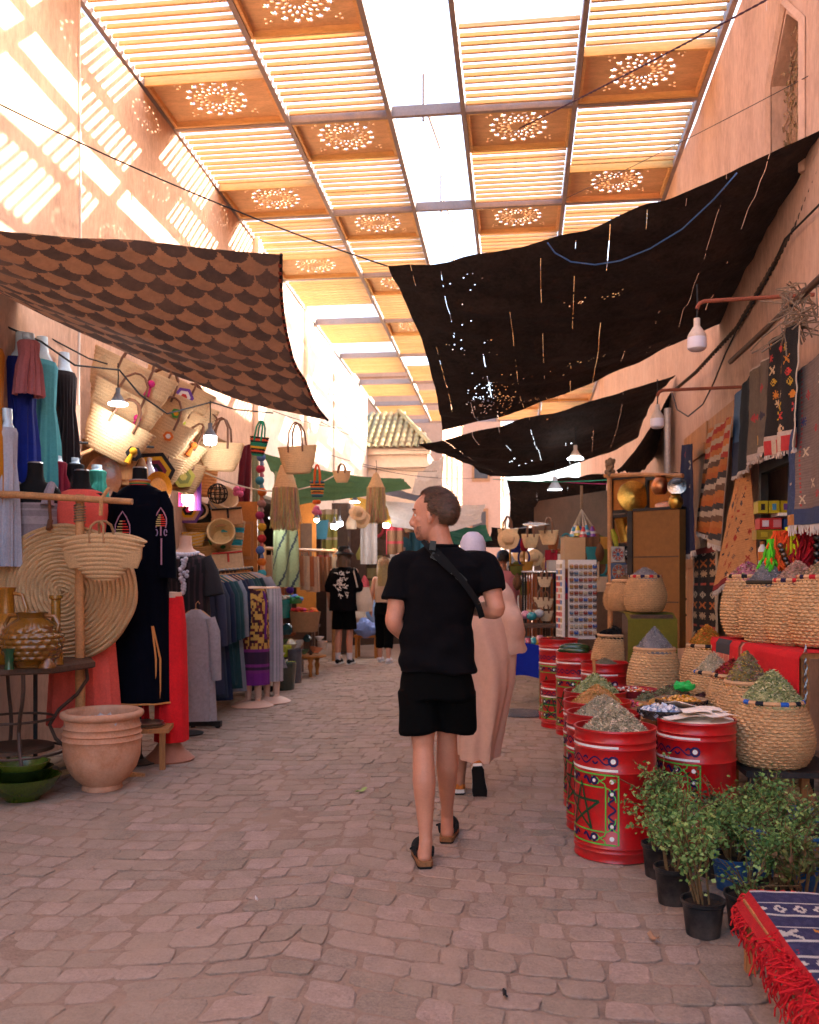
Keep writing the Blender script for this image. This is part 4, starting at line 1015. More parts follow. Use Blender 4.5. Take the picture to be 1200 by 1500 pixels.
skirt_form('skirt form in a yellow floral wrap with a purple hem', 371, 1034, 0, 862, .36, floral)
skirt_form('skirt form in a grey pinstriped tube skirt next to the floral one', 398, 1028, 0, 862, .26, gstripe)
o = MB(); tk = at(386, 866, 9.5)
o.tube([tk, tk + V((.03, 0, -.12)), tk + V((.02, 0, -.5))], .012, 6, col=(.13, .02, .15)); tag(o.obj('tassel_cord', painted), 'purple cord hanging from the floral wrap', 'cord')
# ============================================================ EAST SIDE: SPICE STALL
red_enamel = M('red_enamel', (0.46, 0.006, 0.010), 0.32, 0.12, 4, 0.06, 25, spec=0.5, dust=(0.22, 0.035, 0.03), dscale=7, damt=0.6)
p_green = M('paint_green', (0.13, 0.42, 0.07), 0.5, 0.15, 20, 0.05)
p_dgreen = M('paint_dark_green', (0.012, 0.07, 0.03), 0.5, 0.15, 20, 0.05)
p_navy = M('paint_navy', (0.012, 0.012, 0.09), 0.5, 0.15, 20, 0.05)
p_white = M('paint_white', (0.72, 0.68, 0.64), 0.5, 0.1, 20, 0.05)
herb_m = M('dried_herb', rough=0.9, var=0.2, scale=14, bump=0, attr=True, island=0.45)
leaf_m = M('green_leaf', rough=0.55, var=0.2, scale=9, bump=0, attr=True, island=0.4, trans=0.25)
stem_m = M('plant_stem', (0.16, 0.10, 0.045), 0.8, 0.2)
basket_m = M('palm_basket', (0.62, 0.40, 0.21), 0.85, 0.28, 11, 0.6, 130, dust=(0.46, 0.25, 0.115), dscale=7, damt=0.45)
def ribbon(mb, pts, w, R, closed=False):
 """a painted line laid on a cylinder of radius R: points are (arc length, height)"""
 P = []
 seq = pts + [pts[0]] if closed else pts
 for a, b in zip(seq[:-1], seq[1:]):
  L = math.hypot(b[0] - a[0], b[1] - a[1]); n = max(1, int(abs(b[0] - a[0]) / 0.02) + (1 if L > .05 else 0))
  P += [(lerp(a[0], b[0], q / n), lerp(a[1], b[1], q / n)) for q in range(n)]
 P.append(seq[-1])
 vs = []; N = len(P)
 for i, p in enumerate(P):
  a, b = P[max(i - 1, 0)], P[min(i + 1, N - 1)]
  dx, dy = b[0] - a[0], b[1] - a[1]; L = math.hypot(dx, dy) or 1
  nx, ny = -dy / L * w / 2, dx / L * w / 2
  for s in (1, -1):
   ss, zz = p[0] + s * nx, p[1] + s * ny
   vs.append((R * math.sin(ss / R), -R * math.cos(ss / R), zz))
 mb.add(vs, [(2 * i, 2 * i + 1, 2 * i + 3, 2 * i + 2) for i in range(N - 1)])
def dot(mb, s, z, r, R):
 mb.add([(R * math.sin((s + r * math.cos(k * PI / 5)) / R), -R * math.cos((s + r * math.cos(k * PI / 5)) / R), z + r * math.sin(k * PI / 5)) for k in range(10)], [tuple(range(10))])
BR, BH = 0.205, 0.65
def barrel_meshes(r, H):
 out = []
 b = MB(); k = H / 0.65
 prof = [(.001, .004), (r - .006, 0), (r + .003, .006), (r, .014), (r - .001, .045), (r + .004, .051), (r - .001, .057), (r - .001, .068), (r + .004, .074), (r - .001, .080),
   (r - .001, .440 * k), (r + .004, .447 * k), (r - .001, .454 * k), (r - .001, .555 * k), (r + .005, .562 * k), (r - .001, .569 * k), (r - .001, .588 * k), (r + .005, .595 * k), (r - .001, .602 * k), (r, .640 * k), (r + .006, .647 * k), (r + .004, .655 * k), (r - .006, .655 * k), (r - .008, .62 * k), (r - .01, .56 * k), (.001, .555 * k)]
 b.lathe(prof, 56); out.append(('body', b.mesh('body', red_enamel, True, 50)))
 R = r + .0022; W = 0.205 * r / .205
 m = MB(); ribbon(m, [(-W, .575 * k), (W, .575 * k)], .012, R); out.append(('white_band', m.mesh('white_band', p_white)))
 m = MB(); ribbon(m, [(-W, .462 * k), (W, .462 * k)], .012, R + .0022); out.append(('white_band', m.mesh('white_band', p_white)))
 g = MB(); z0, z1 = .095, .445 * k - .006; iw = W - .062; i0, i1 = z0 + .062, z1 - .062
 ribbon(g, [(-W, z0), (W, z0), (W, z1), (-W, z1)], .008, R, True); ribbon(g, [(-iw, i0), (iw, i0), (iw, i1), (-iw, i1)], .007, R + .0004, True)
 for sx in (-1, 1):
  for (za, zb, d) in ((z0, i0, 1), (z1, i1, -1)):
   xa, xb = sx * W, sx * iw
   # knots beside the corner squares
   ribbon(g, [(xb, lerp(za, zb, .0)), (xb - sx * .006, lerp(za, zb, .3)), (xb - sx * .03, lerp(za, zb, .5)), (xb - sx * .045, lerp(za, zb, .75)), (xb - sx * .075, lerp(za, zb, .8))], .006, R + .0002)
   ribbon(g, [(xb, lerp(za, zb, 1)), (xb - sx * .006, lerp(za, zb, .7)), (xb - sx * .03, lerp(za, zb, .5)), (xb - sx * .045, lerp(za, zb, .25)), (xb - sx * .075, lerp(za, zb, .2))], .006, R + .0004)
   ribbon(g, [(xa, zb), (lerp(xa, xb, .3), zb + d * .008), (lerp(xa, xb, .5), zb + d * .03), (lerp(xa, xb, .75), zb + d * .045), (lerp(xa, xb, .8), zb + d * .07)], .006, R + .0002)
   ribbon(g, [(xb, zb), (lerp(xa, xb, .7), zb + d * .008), (lerp(xa, xb, .5), zb + d * .03), (lerp(xa, xb, .25), zb + d * .045), (lerp(xa, xb, .2), zb + d * .07)], .006, R + .0004)
 out.append(('green_frame', g.mesh('green_frame', p_green)))
 n = MB(); zc = .508 * k
 ribbon(n, [(-W + .03 + (2 * W - .06) * q / 40, zc + .018 * math.sin(q / 40 * 6 * PI)) for q in range(41)], .007, R)
 for q in range(6): ribbon(n, [(-W + .03 + (2 * W - .06) * (q + .25 + t / 12) / 6, zc + (.004 + .012 * math.sin(PI * t / 6)) * (1 if q % 2 else -1)) for t in range(7)], .008, R + .0002)
 for sx in (-1, 1):
  ribbon(n, [(sx * (W - .025) + .022 * math.cos(t * PI / 5), zc + .022 * math.sin(t * PI / 5)) for t in range(10)], .010, R + .0003, True)
  zm0, zm1 = i0 + .03, i1 - .03; sc_ = sx * (W + iw) / 2
  ribbon(n, [(sc_ + .016 * math.sin(q / 30 * 5 * PI), lerp(zm0, zm1, q / 30)) for q in range(31)], .010, R)
  for zz in (zm0, zm1): ribbon(n, [(sc_ + .016 * math.cos(t * PI / 4), zz + .018 * math.sin(t * PI / 4)) for t in range(8)], .010, R + .0002, True)
  for zz in ((z0 + i0) / 2, (z1 + i1) / 2):
   ribbon(n, [(sx * .02 + sx * (q / 12) * .06, zz + .014 * math.sin(q / 12 * 2.4 * PI)) for q in range(13)], .012, R)
   ribbon(n, [(sx * .082 + .018 * math.cos(t * PI / 4), zz + .018 * math.sin(t * PI / 4)) for t in range(8)], .010, R + .0002, True)
 out.append(('navy_scroll', n.mesh('navy_scroll', p_navy)))
 d_ = MB()
 for sx in (-1, 1):
  dot(d_, sx * (W - .025), zc, .013, R + .0009)
  for zz in ((z0 + i0) / 2, (z1 + i1) / 2): dot(d_, sx * (W + iw) / 2, zz, .012, R + .0009); dot(d_, sx * .082, zz, .009, R + .0009)
  for zz in (i0 + .03, i1 - .03): dot(d_, sx * (W + iw) / 2, zz, .009, R + .0009)
 out.append(('white_dots', d_.mesh('white_dots', p_white)))
 s_ = MB(); zc = (i0 + i1) / 2
 st5 = [(.115 * math.cos(PI / 2 + q * 4 * PI / 5), zc + .125 * math.sin(PI / 2 + q * 4 * PI / 5)) for q in range(5)]
 for q in range(5): ribbon(s_, [st5[q], st5[(q + 1) % 5]], .012, R + .0003 * q)
 out.append(('green_star', s_.mesh('green_star', p_dgreen)))
 return out
BM = {}
def barrel(label, px, D, r=BR, H=BH, rot=-58, base=0.0, X=None):
 p = at(px, 900, D); p.z = base
 key = (r, H)
 if key not in BM: BM[key] = barrel_meshes(r, H)
 T = thing('spice_barrel', label, 'barrel', p, rad(rot), 'painted red barrels along the spice stall')
 for nm, me in BM[key]: inst(nm, me, T)
 return T
barrel('red painted barrel with a green star heaped with dried herbs nearest the street', 901, 4.64)
barrel('red painted barrel covered with folded white paper behind the potted plants', 1020, 4.88, rot=-62)
barrel('red painted barrel directly behind the one with the clear green star', 884, 5.12, rot=-58)
barrel('red painted barrel third from the front holding golden brown spice', 875, 5.60, rot=-60)
barrel('red painted barrel fourth from the front holding a leafy green heap', 872, 6.08, rot=-64)
barrel('short red drum standing alone low on the setts', 821, 8.55, .18, .42, rot=-30)
barrel('red barrel holding cucumbers behind the short drum', 846, 8.15, .19, .74, rot=-40)
barrel('red barrel of grey green powder near the blue cloth table', 886, 7.35, .19, .72, rot=-30)
barrel('red barrel farthest back beside the blue cloth', 818, 9.0, .19, .80, rot=-40)
def heap_pts(n, r, h, sharp=1.0, sq=1.0, rng=RNG):
 a = rng.random(n) * 2 * PI; q = np.sqrt(rng.random(n));
 x, y = q * r * np.cos(a), q * r * sq * np.sin(a)
 z = h * (1 - q ** (1.25 * sharp)) + rng.normal(0, .004, n)
 return np.stack([x, y, z], 1)
def flakes(pts, L, Wd, cols, curl=0.25, updown=0.5, rng=RNG):
 """one little bent leaf (two quads... a folded diamond) at each point"""
 n = len(pts); d = rng.normal(0, 1, (n, 3)); d[:, 2] *= updown; d /= np.linalg.norm(d, axis=1)[:, None]
 u = rng.normal(0, 1, (n, 3)); s = np.cross(d, u); s /= np.linalg.norm(s, axis=1)[:, None]; nn = np.cross(d, s)
 l_ = (L * rng.uniform(.6, 1.3, n))[:, None]; w_ = (Wd * rng.uniform(.6, 1.3, n))[:, None]
 v = np.empty((n, 4, 3)); v[:, 0] = pts - d * l_ / 2; v[:, 1] = pts + s * w_ / 2 + nn * l_ * curl * .5; v[:, 2] = pts + d * l_ / 2; v[:, 3] = pts - s * w_ / 2 + nn * l_ * curl * .5
 c = np.array(cols)[rng.integers(0, len(cols), n)]
 return v.reshape(-1, 3), np.arange(n * 4).reshape(n, 4), c
def flake_mesh(name, v, f, c, mat, core=None):
 """core: an MB added under the flakes"""
 me = bpy.data.meshes.new(name)
 V_ = v.tolist(); Fs = f.tolist(); C_ = [tuple(x) for x in c]; cs_ = [4] * len(Fs)
 if core:
  o = len(V_); V_ += core.v; Fs += [tuple(i + o for i in q) for q in core.f]; C_ += [x or (0.1, .1, .1) for x in core.c]
 me.from_pydata(V_, [], Fs); me.materials.append(mat)
 ca = me.color_attributes.new('Col', 'FLOAT_COLOR', 'CORNER')
 data = []
 for q, x in zip(Fs, C_): data.extend((x[0], x[1], x[2], 1.0) * len(q))
 ca.data.foreach_set('color', data); me.update()
 return me
def heap(label, loc, r, h, cols, n=2200, L=.028, W=.007, name='herb_heap', cat='dried herbs', sq=1.0, updown=.5, sharp=1.0, lump=0):
 core = MB(); cc = tuple(sum(c[i] for c in cols) / len(cols) * .8 for i in range(3))
 core.lathe([(r * q, (h * (1 - q ** (1.25 * sharp)) - .004)) for q in (0.001, .15, .3, .45, .6, .75, .9, 1.0)] + [(r * .98, -.03), (.001, -.03)], 28, sq=(1, sq), col=cc, rmod=lambda t, i, z: .008 * r * 5 * math.sin(3 * t + z * 40))
 if L > 0: v, f, c = flakes(heap_pts(n, r * .99, h, sharp, sq), L, W, cols, updown=updown); me = flake_mesh(name, v, f, c, herb_m, core)
 else: me = core.mesh(name, herb_m)
 o = inst(name, me, None, loc); return tag(o, label, cat)
def barrel_top(px, D, z): p = at(px, 900, D); p.z = z; return p
olive = [(.2, .19, .095), (.26, .24, .13), (.14, .14, .07), (.32, .28, .17)]
grey_herb = [(.45, .37, .26), (.58, .48, .34), (.32, .27, .18), (.5, .43, .29)]
gold = [(.48, .28, .09), (.38, .2, .06), (.56, .36, .14)]
greenish = [(.30, .32, .13), (.38, .39, .19), (.2, .24, .09), (.5, .48, .28)]
heap('heap of dry grey green leaves brimming from the front barrel', barrel_top(901, 4.64, .60), .185, .165, grey_herb, 4200, .034, .008)
heap('heap of grey herb leaves in the barrel behind the front one', barrel_top(884, 5.12, .60), .19, .15, grey_herb, 2600, .026, .007)
heap('golden brown spice heap in the third barrel', barrel_top(875, 5.6, .60), .19, .15, gold, 2200, .02, .008)
heap('leafy green herb heap with a wooden scoop handle stuck in it', barrel_top(872, 6.08, .60), .19, .17, greenish, 2000, .03, .009)
o = MB(); q = barrel_top(872, 6.08, .70); o.tube([q, q + V((-.01, 0, .17))], .011, 6); tag(o.obj('scoop_handle', oldwood), 'wooden scoop handle poking out of the leafy green heap', 'scoop')
heap('mound of grey green powder in the barrel near the blue cloth', barrel_top(886, 7.35, .67), .17, .09, [(.22, .19, .13), (.26, .23, .16)], 900, .012, .008)
heap('brown walnuts filling the cucumber barrel', barrel_top(846, 8.15, .70), .17, .05, [(.2, .11, .07), (.15, .08, .05)], 700, .03, .02, cat='nuts', name='nut_heap')
heap('dark spice bark in the farthest red barrel', barrel_top(818, 9.0, .76), .17, .06, [(.1, .04, .03), (.2, .09, .05)], 500, .04, .01)
o = MB()
for k in range(3):
 q = barrel_top(838 + 4 * k, 8.1, .76 + .03 * (k == 1)); m = MB(); m.ball((0, 0, 0), (.14, .035, .035), 12, col=(.03, .07, .02)); tag(m.obj('cucumber', glazed, loc=q + V((0, .06 * (k - 1), 0)), rotz=.3 * (k - 1)), ['dark green gourd lying on walnuts nearest the lane', 'dark green gourd piled on top of the two others', 'dark green gourd at the back of the walnut barrel'][k], 'gourd')
# ---- crocheted palm baskets
def basket_mesh(r, h, rows=19, belly=.12, seg=108, open_=.9):
 mb = MB()
 def shape(t): return r * (.80 + .28 * math.sin(PI * min(1, t * 1.0) ** .8) * 1.0 - .02 * t) if belly else r
 prof = [(.001, .0), (r * .74, .0)]
 per = 4
 for k in range(rows * per + 1):
  t = k / (rows * per); ridge = abs(math.sin(PI * rows * t))
  prof.append((shape(t) + .007 * ridge - .005, .005 + (h - .005) * t))
 def rm(a, i, z):
  if i < 2 or i >= rows * per + 2: return 0
  k = (i - 2) % per; row = (i - 2) // per
  if k == 2: return .0055 * math.sin(27 * a + row * PI)
  if k == 0: return -.015 * max(0, math.sin(27 * a + row * PI + 1.5)) ** 1.5
  return .005 * math.sin(27 * a + row * PI + k * .8)
 prof += [(shape(1) - .006, h + .004), (shape(1) - .014, h - .01), (shape(1) - .02, h - .09), (.001, h - .095)]
 mb.lathe(prof, seg, rmod=rm)
 return mb.mesh('body', basket_m), shape(1)
BK = {}
def rim_mesh(R, h, cols):
 mb = MB(); n = 48
 pts = [V((R * math.cos(2 * PI * k / n), R * math.sin(2 * PI * k / n), h)) for k in range(n)]
 mb.tube(pts, .015, 6, closed=True)
 mb.c = [cols[int((i // 6) / n * 24) % len(cols)] for i in range(len(mb.f))]
 return mb.mesh('rim', painted)
beige = (.50, .31, .17)
RIMS = {'bw': [(.02, .018, .02), beige, beige], 'rb': [beige, (.45, .02, .03), beige, (.03, .02, .06)], 'bl': [(.03, .12, .42), beige, (.02, .02, .03), beige, beige], 'k': [(.05, .035, .02)] * 2, 'p': [beige] * 2}
def basket(label, loc, r, h, rim='p', rows=19):
 key = (round(r, 3), round(h, 3))
 if key not in BK: BK[key] = basket_mesh(r, h, rows)
 me, rt = BK[key]
 T = thing('palm_basket', label, 'basket', loc, random.uniform(0, 6), 'crocheted palm baskets of the spice stall')
 inst('body', me, T)
 k2 = key + (rim,)
 if k2 not in BK: BK[k2] = rim_mesh(rt - .004, h + .004, RIMS[rim])
 inst('rim', BK[k2], T)
 return rt
def bskt(label, px, prim, D, r, h, rim, spice, cols, hh, n=900, L=.02, W=.008, cat='dried herbs', name='herb_heap', updown=.5, sharp=1.0):
 q = at(px, prim, D); rt = basket(label, q - V((0, 0, h)), r, h, rim)
 heap(spice, q - V((0, 0, .008)), rt + .004, hh * 1.2, cols, n, L, W, cat=cat, name=name, updown=updown, sharp=sharp)
 return q - V((0, 0, h))
ZB = []
lav = [(.22, .205, .215), (.29, .265, .27), (.16, .15, .16), (.33, .30, .28)]
ZB.append(bskt('big palm basket with a black and blue rim on the black metal stand', 1131, 1028, 4.95, .205, .345, 'bl', 'mound of dried green verbena leaves on the metal stand', greenish + [(.28, .27, .16)], .15, 3200, .034, .009))
bskt('palm basket of rosebuds at the far end of the raised red shelf', 1096, 845, 6.05, .165, .40, 'bw', 'heap of dried pink rosebuds', [(.40, .10, .16), (.45, .25, .22), (.30, .06, .11), (.42, .30, .18)], .09, 900, .022, .016, 'rosebuds', 'rosebud_heap')
bskt('palm basket of lavender second on the raised red shelf', 1126, 854, 5.75, .165, .38, 'k', 'smooth grey mound of lavender on the red shelf', lav, .13, 1800, .012, .005, 'lavender', 'lavender_heap')
bskt('palm basket of pale petals third on the raised red shelf', 1168, 851, 5.5, .17, .39, 'rb', 'mound of pale pinkish petals on the red shelf', [(.45, .27, .2), (.36, .2, .15), (.5, .33, .25)], .11, 1600, .02, .010, 'dried petals', 'petal_heap')
bskt('palm basket with a red and green rim cut by the photo edge', 1205, 846, 5.25, .17, .40, 'rb', 'beige seed mound in the basket at the photo edge', [(.42, .28, .17), (.34, .22, .13)], .09, 1000, .016, .01)
bskt('wide palm basket of grey lavender between the red barrels and the striped rim', 959, 951, 6.6, .185, .40, 'p', 'tall smooth cone of grey lavender seeds', lav, .15, 2600, .010, .006, 'lavender', 'lavender_heap', sharp=.8)
bskt('palm basket with a red dotted rim on the olive cloth box', 945, 845, 7.5, .165, .29, 'rb', 'low grey mound on the olive cloth box', lav, .075, 1000, .012, .006, 'lavender', 'lavender_heap')
bskt('narrow palm basket behind the one on the olive cloth', 915, 851, 7.9, .13, .26, 'p', 'brownish seed mound behind the olive cloth basket', [(.26, .15, .06), (.2, .11, .05)], .05, 500, .014, .008)
bskt('small palm basket leaning by the tile plaques', 905, 856, 8.2, .12, .24, 'p', 'ochre root chips beside the tile plaques', [(.30, .16, .06), (.22, .11, .05)], .05, 400, .03, .012)
bskt('palm basket with a yellow rim full of charcoal', 899, 931, 7.75, .175, .35, 'p', 'black charcoal lumps in the yellow rimmed basket', [(.012, .011, .011), (.02, .018, .018)], .06, 420, .05, .04, 'charcoal', 'charcoal_heap')
bskt('palm basket with a black and beige rim holding orange spice', 1036, 946, 6.35, .175, .34, 'bw', 'rough orange heap of crushed turmeric root', [(.42, .17, .02), (.34, .12, .015), (.48, .24, .04)], .13, 1300, .022, .012, 'turmeric', 'spice_heap')
bskt('palm basket with a blue beaded rim of grey thyme', 1046, 985, 5.9, .155, .30, 'bl', 'grey thyme mound behind the red chillies', grey_herb, .12, 1400, .016, .006)
bskt('palm basket of red chillies', 1074, 990, 5.55, .150, .30, 'bw', 'pile of dried dark red chillies', [(.33, .02, .02), (.22, .012, .015), (.40, .05, .03)], .09, 700, .04, .014, 'chillies', 'chilli_heap')
bskt('palm basket of yellow flowers squeezed behind the verbena basket', 1094, 1000, 5.25, .155, .32, 'p', 'mixed dried flower heap with yellow specks', [(.30, .26, .13), (.24, .22, .13), (.42, .28, .05), (.26, .14, .12)], .16, 1700, .026, .010, 'dried flowers', 'flower_heap')
bskt('dark palm basket tucked under the black metal stand', 1140, 1135, 5.15, .185, .30, 'p', 'brown shells in the basket under the stand', [(.16, .09, .05), (.11, .06, .035)], .03, 300, .03, .02)
# ---- tables under them
def table(name, label, cat, c, size, ztop, mat, legs=True, rot=0.0, lm=None, th=.04, lw=.04):
 T = thing(name, label, cat, V((c[0], c[1], 0)), rot)
 o = MB(); o.box((0, 0, ztop - th / 2), (size[0], size[1], th)); o.obj('top', mat, T, smooth=False)
 if legs:
  for sx in (-1, 1):
   for sy in (-1, 1):
    o = MB(); o.box((sx * (size[0] / 2 - lw), sy * (size[1] / 2 - lw), (ztop - th) / 2), (lw, lw, ztop - th)); o.obj('leg', lm or mat, T, smooth=False)
 return T
q = at(985, 900, 5.55)
table('spice_table', 'plank table under the sweets and nuts between the red barrels', 'table', (q.x + .02, q.y + .12), (.62, 1.0), .60, oldwood)
q = at(1140, 900, 5.0)
T = table('metal_stand', 'black metal stand holding the verbena basket', 'stand', (q.x + .02, q.y), (.5, .5), ZB[0].z - .001, black_steel, th=.03, lw=.03)
o = MB(); o.box((0, -.235, .14), (.44, .025, .025)); o.obj('crossbar', black_steel, T, smooth=False)
a, b = at(1096, 900, 6.15), at(1206, 900, 5.1)
mid = (a + b) / 2; ang = math.atan2(b.y - a.y, b.x - a.x)
T = thing('red_shelf', 'plank shelf draped with red embroidered cloths under four palm baskets', 'shelf', V((mid.x, mid.y, 0)), ang)
L = (b - a).length + .3
o = MB(); o.box((0, 0, .985), (L, .40, .03)); o.obj('top', oldwood, T, smooth=False)
for sx in (-1, 1):
 for sy in (-1, 1): o = MB(); o.box((sx * (L / 2 - .05), sy * .16, .485), (.045, .045, .97)); o.obj('leg', oldwood, T, smooth=False)
def redcloth(u, v):
 if u < .04 or u > .96: return (.30, .05, .035)
 if .02 < (u * 6) % 1 < .07 and v > .2: return (.55, .2, .12)
 if abs(u - .5) < .22 and .03 < v < .2: return (.06, .055, .06)
 if abs(u - .5) < .2 and .2 < v < .34 and int(u * 60) % 2: return (.5, .3, .2)
 return (.50, .015, .02)
def redcloth2(u, v):
 if u < .03: return (.5, .2, .15)
 for cu in (.3, .68):
  x, y_ = (u - cu) * 9, (v - .62) * 6
  r_ = math.hypot(x, y_)
  if .45 < r_ < .62 or (abs(x) < .07 and abs(y_) < 1.3): return (.58, .36, .30)
 return (.50, .013, .02)
for k, (x0, x1, cf) in enumerate(((-L / 2, -.12, redcloth), (-.10, L / 2 + .03, redcloth2))):
 o = MB(); o.grid(lambda u, v: (lerp(x0, x1, u), -.21 - .012 - .02 * math.sin(u * 9 + k) * v - .01 * v, 1.003 - .46 * v + .0 * u) if v > .03 else (lerp(x0, x1, u), .19 - .40 * v / .03, 1.004), 60, 34, cf); o.obj('red_cloth', painted, T)
# chain
o = MB(); q = at(1180, 950, 4.95)
for k in range(9):
 c_ = q - V((0, 0, .034 * k)); o.tube([c_ + V(((.010 * math.cos(t * PI / 4)) if k % 2 else 0, 0 if k % 2 else .010 * math.cos(t * PI / 4), .02 * math.sin(t * PI / 4))) for t in range(8)], .004, 5, closed=True)
tag(o.obj('chain', M('steel_chain', (.3, .29, .28), .4, .2, 5, 0, metal=1)), 'steel chain hanging in front of the red cloths', 'chain')
# olive cloth box
q = at(950, 900, 7.45)
T = thing('cloth_covered_box', 'box draped in olive green cloth behind the lavender cone', 'box', V((q.x, q.y, 0)), .1)
o = MB(); o.box((0, .05, .56), (.34, .34, 1.10)); o.obj('crate', darkwood, T, smooth=False)
o = MB(); o.grid(lambda u, v: ((u - .5) * .40, -.135 - .01 * math.sin(u * 8) * v, 1.122 - .7 * v) if v > .05 else ((u - .5) * .40, .25 - .38 * v / .05, 1.124), 30, 30, lambda u, v: (.33, .27, .05) if abs(math.sin(u * 40) * .012 + .06 - u) < .012 else (.16, .135, .018)); o.obj('olive_cloth', painted, T)
# ---- trays of sweets, nuts and stones on the plank table
def tray(label, px, py, D, r, edge, items, icol, n, size, item_label=None, shape='ball', h=.05, zig=None):
 p = at(px, py, D)
 T = thing('shallow_basket', label, 'tray', p)
 o = MB(); o.lathe([(.001, 0), (r * .8, 0), (r * .9, h * .4), (r, h), (r + .006, h + .004), (r - .004, h), (r * .82, h * .35), (.001, h * .3)], 36, rmod=lambda t, i, z: .003 * math.sin(30 * t + i * 2), col=edge); o.obj('basket', knit, T)
 if zig:
  z_ = MB(); z_.tube([((r + .004) * math.cos(2 * PI * k / 48), (r + .004) * math.sin(2 * PI * k / 48), h * (.62 + .3 * (k % 2))) for k in range(48)], .004, 4, closed=True, col=zig); z_.obj('zigzag', painted, T)
 m = MB(); rs = random.Random(int(px * 7 + py))
 for k in range(n):
  a = rs.uniform(0, 2 * PI); q = math.sqrt(rs.random()) * r * .86; z = h * .45 + (1 - (q / r) ** 2) * size * 2.2 * rs.random()
  c_ = rs.choice(icol)
  if shape == 'ball': m.ball((q * math.cos(a), q * math.sin(a), z), (size * rs.uniform(.7, 1.1), size * rs.uniform(.6, 1), size * rs.uniform(.5, .9)), 6, col=c_, R=Euler((0, 0, a * 3)).to_matrix(), nz=4)
  else: m.box((q * math.cos(a), q * math.sin(a), z), (size * rs.uniform(1, 2), size * rs.uniform(.8, 1.5), size * rs.uniform(.6, 1.2)), (rs.uniform(-1, 1), rs.uniform(-1, 1), a), col=c_)
 o = m.obj('heap_of_' + items, glazed, loc=p, smooth=shape == 'ball'); tag(o, item_label, items.replace('_', ' '))
tray('shallow basket of white and orange sweets near the lavender cone', 926, 1020, 6.2, .165, (.3, .03, .04), 'sweets', [(.6, .55, .5), (.55, .2, .05), (.45, .05, .04)], 90, .018, 'white and orange sweets near the lavender cone')
tray('plum basket of gold wrapped sticks', 925, 1042, 5.75, .13, (.22, .03, .07), 'gold_sticks', [(.45, .26, .04), (.5, .03, .04), (.3, .02, .08)], 46, .02, 'gold and red wrapped sticks on the plum basket', 'box', .03)
tray('shallow basket of frosty crystals next to the front herb heap', 972, 1052, 5.0, .135, (.13, .10, .08), 'crystals', [(.42, .45, .52), (.55, .55, .58), (.33, .36, .44), (.20, .24, .36)], 150, .022, 'frosty blue white crystals next to the front herb heap', 'box', zig=(.03, .025, .03))
tray('shallow basket with a zigzag edge of orange slices', 998, 1036, 5.5, .15, (.33, .22, .14), 'orange_slices', [(.52, .24, .02), (.46, .20, .03), (.55, .3, .06)], 90, .020, 'orange dried fruit slices in the zigzag basket', zig=(.02, .02, .025))
for (lab, px, py, D, r, h, cols, n, L_, W_, nm, cat) in [
 ('dark olive leaf heap behind the orange slices', 985, 1024, 5.9, .16, .09, olive + [(.16, .06, .05)], 900, .035, .012, 'leaf_heap', 'dried leaves'),
 ('brown hibiscus flakes heaped near the chilli basket', 1030, 1032, 5.75, .13, .07, [(.14, .05, .045), (.10, .035, .03), (.18, .08, .05)], 600, .03, .014, 'flake_heap', 'dried flakes'),
 ('leafy rim of herbs below the lavender cone', 948, 1028, 6.0, .08, .07, olive, 300, .03, .01, 'leaf_heap', 'dried leaves')]:
 heap(lab, at(px, py, D), r, h, cols, n, L_, W_, name=nm, cat=cat)
rs = random.Random(5)
for k, (px, py, D, lab) in enumerate([(985, 1063, 5.0, 'tan loofah lump beside the crystals'), (1010, 1062, 5.12, 'tan loofah lump under the zigzag basket'), (1040, 1056, 5.2, 'tan loofah lump near the flower basket'), (962, 1040, 5.55, 'tan loofah lump behind the crystals'), (1055, 1060, 5.05, 'tan loofah lump by the folded paper')]):
 m = MB(); m.ball((0, 0, 0), (.055, .04, .038), 12, col=(.45, .25, .08))
 m.v = [tuple(V(p) * (1 + .25 * fbm(V(p) * 30 + V((k, 0, 0))))) for p in m.v]
 p = at(px, py, D); p.z = .64; tag(m.obj('loofah', knit, loc=p, rotz=k), lab, 'loofah')
m = MB(); m.ball((0, 0, .02), (.07, .05, .03), 14, col=(.03, .42, .09)); m.v = [tuple(V(p) + V((0, 0, .02 * fbm(V(p) * 40)))) for p in m.v]; tag(m.obj('green_packet', plasticp, loc=at(1003, 1010, 5.75), smooth=False), 'bright green plastic packet among the herbs', 'packet')
# folded paper sheets on the second barrel
paper = M('paper', (.74, .65, .56), .8, .08, 6, .15, 30)
q = barrel_top(1020, 4.88, .652)
for k in range(9):
 rs = random.Random(k); m = MB(); w_, l_ = rs.uniform(.12, .19), rs.uniform(.14, .22)
 R = Euler((rs.uniform(-.12, .12), rs.uniform(-.12, .12), rs.uniform(0, 3))).to_matrix()
 c_ = V((rs.uniform(-.09, .09), rs.uniform(-.09, .09), .008 + .007 * k))
 P0 = len(m.v); m.grid(lambda u, v: R @ V(((u - .5) * w_, (v - .5) * l_, .012 * math.sin(u * 3 + k) + .006 * math.sin(v * 5))) + c_, 8, 8, thick=.002)
 o = tag(m.obj('paper_sheet', paper, loc=q, smooth=False), 'loose white paper sheet piled on the paper covered red barrel', 'paper', 'paper sheets on the second barrel')
m = MB(); m.lathe([(.001, 0), (.192, 0), (.192, .006), (.001, .006)], 30); tag(m.obj('round_paper', paper, loc=q + V((0, 0, -.003))), 'round paper sheet lying under the others on the second red barrel', 'paper')
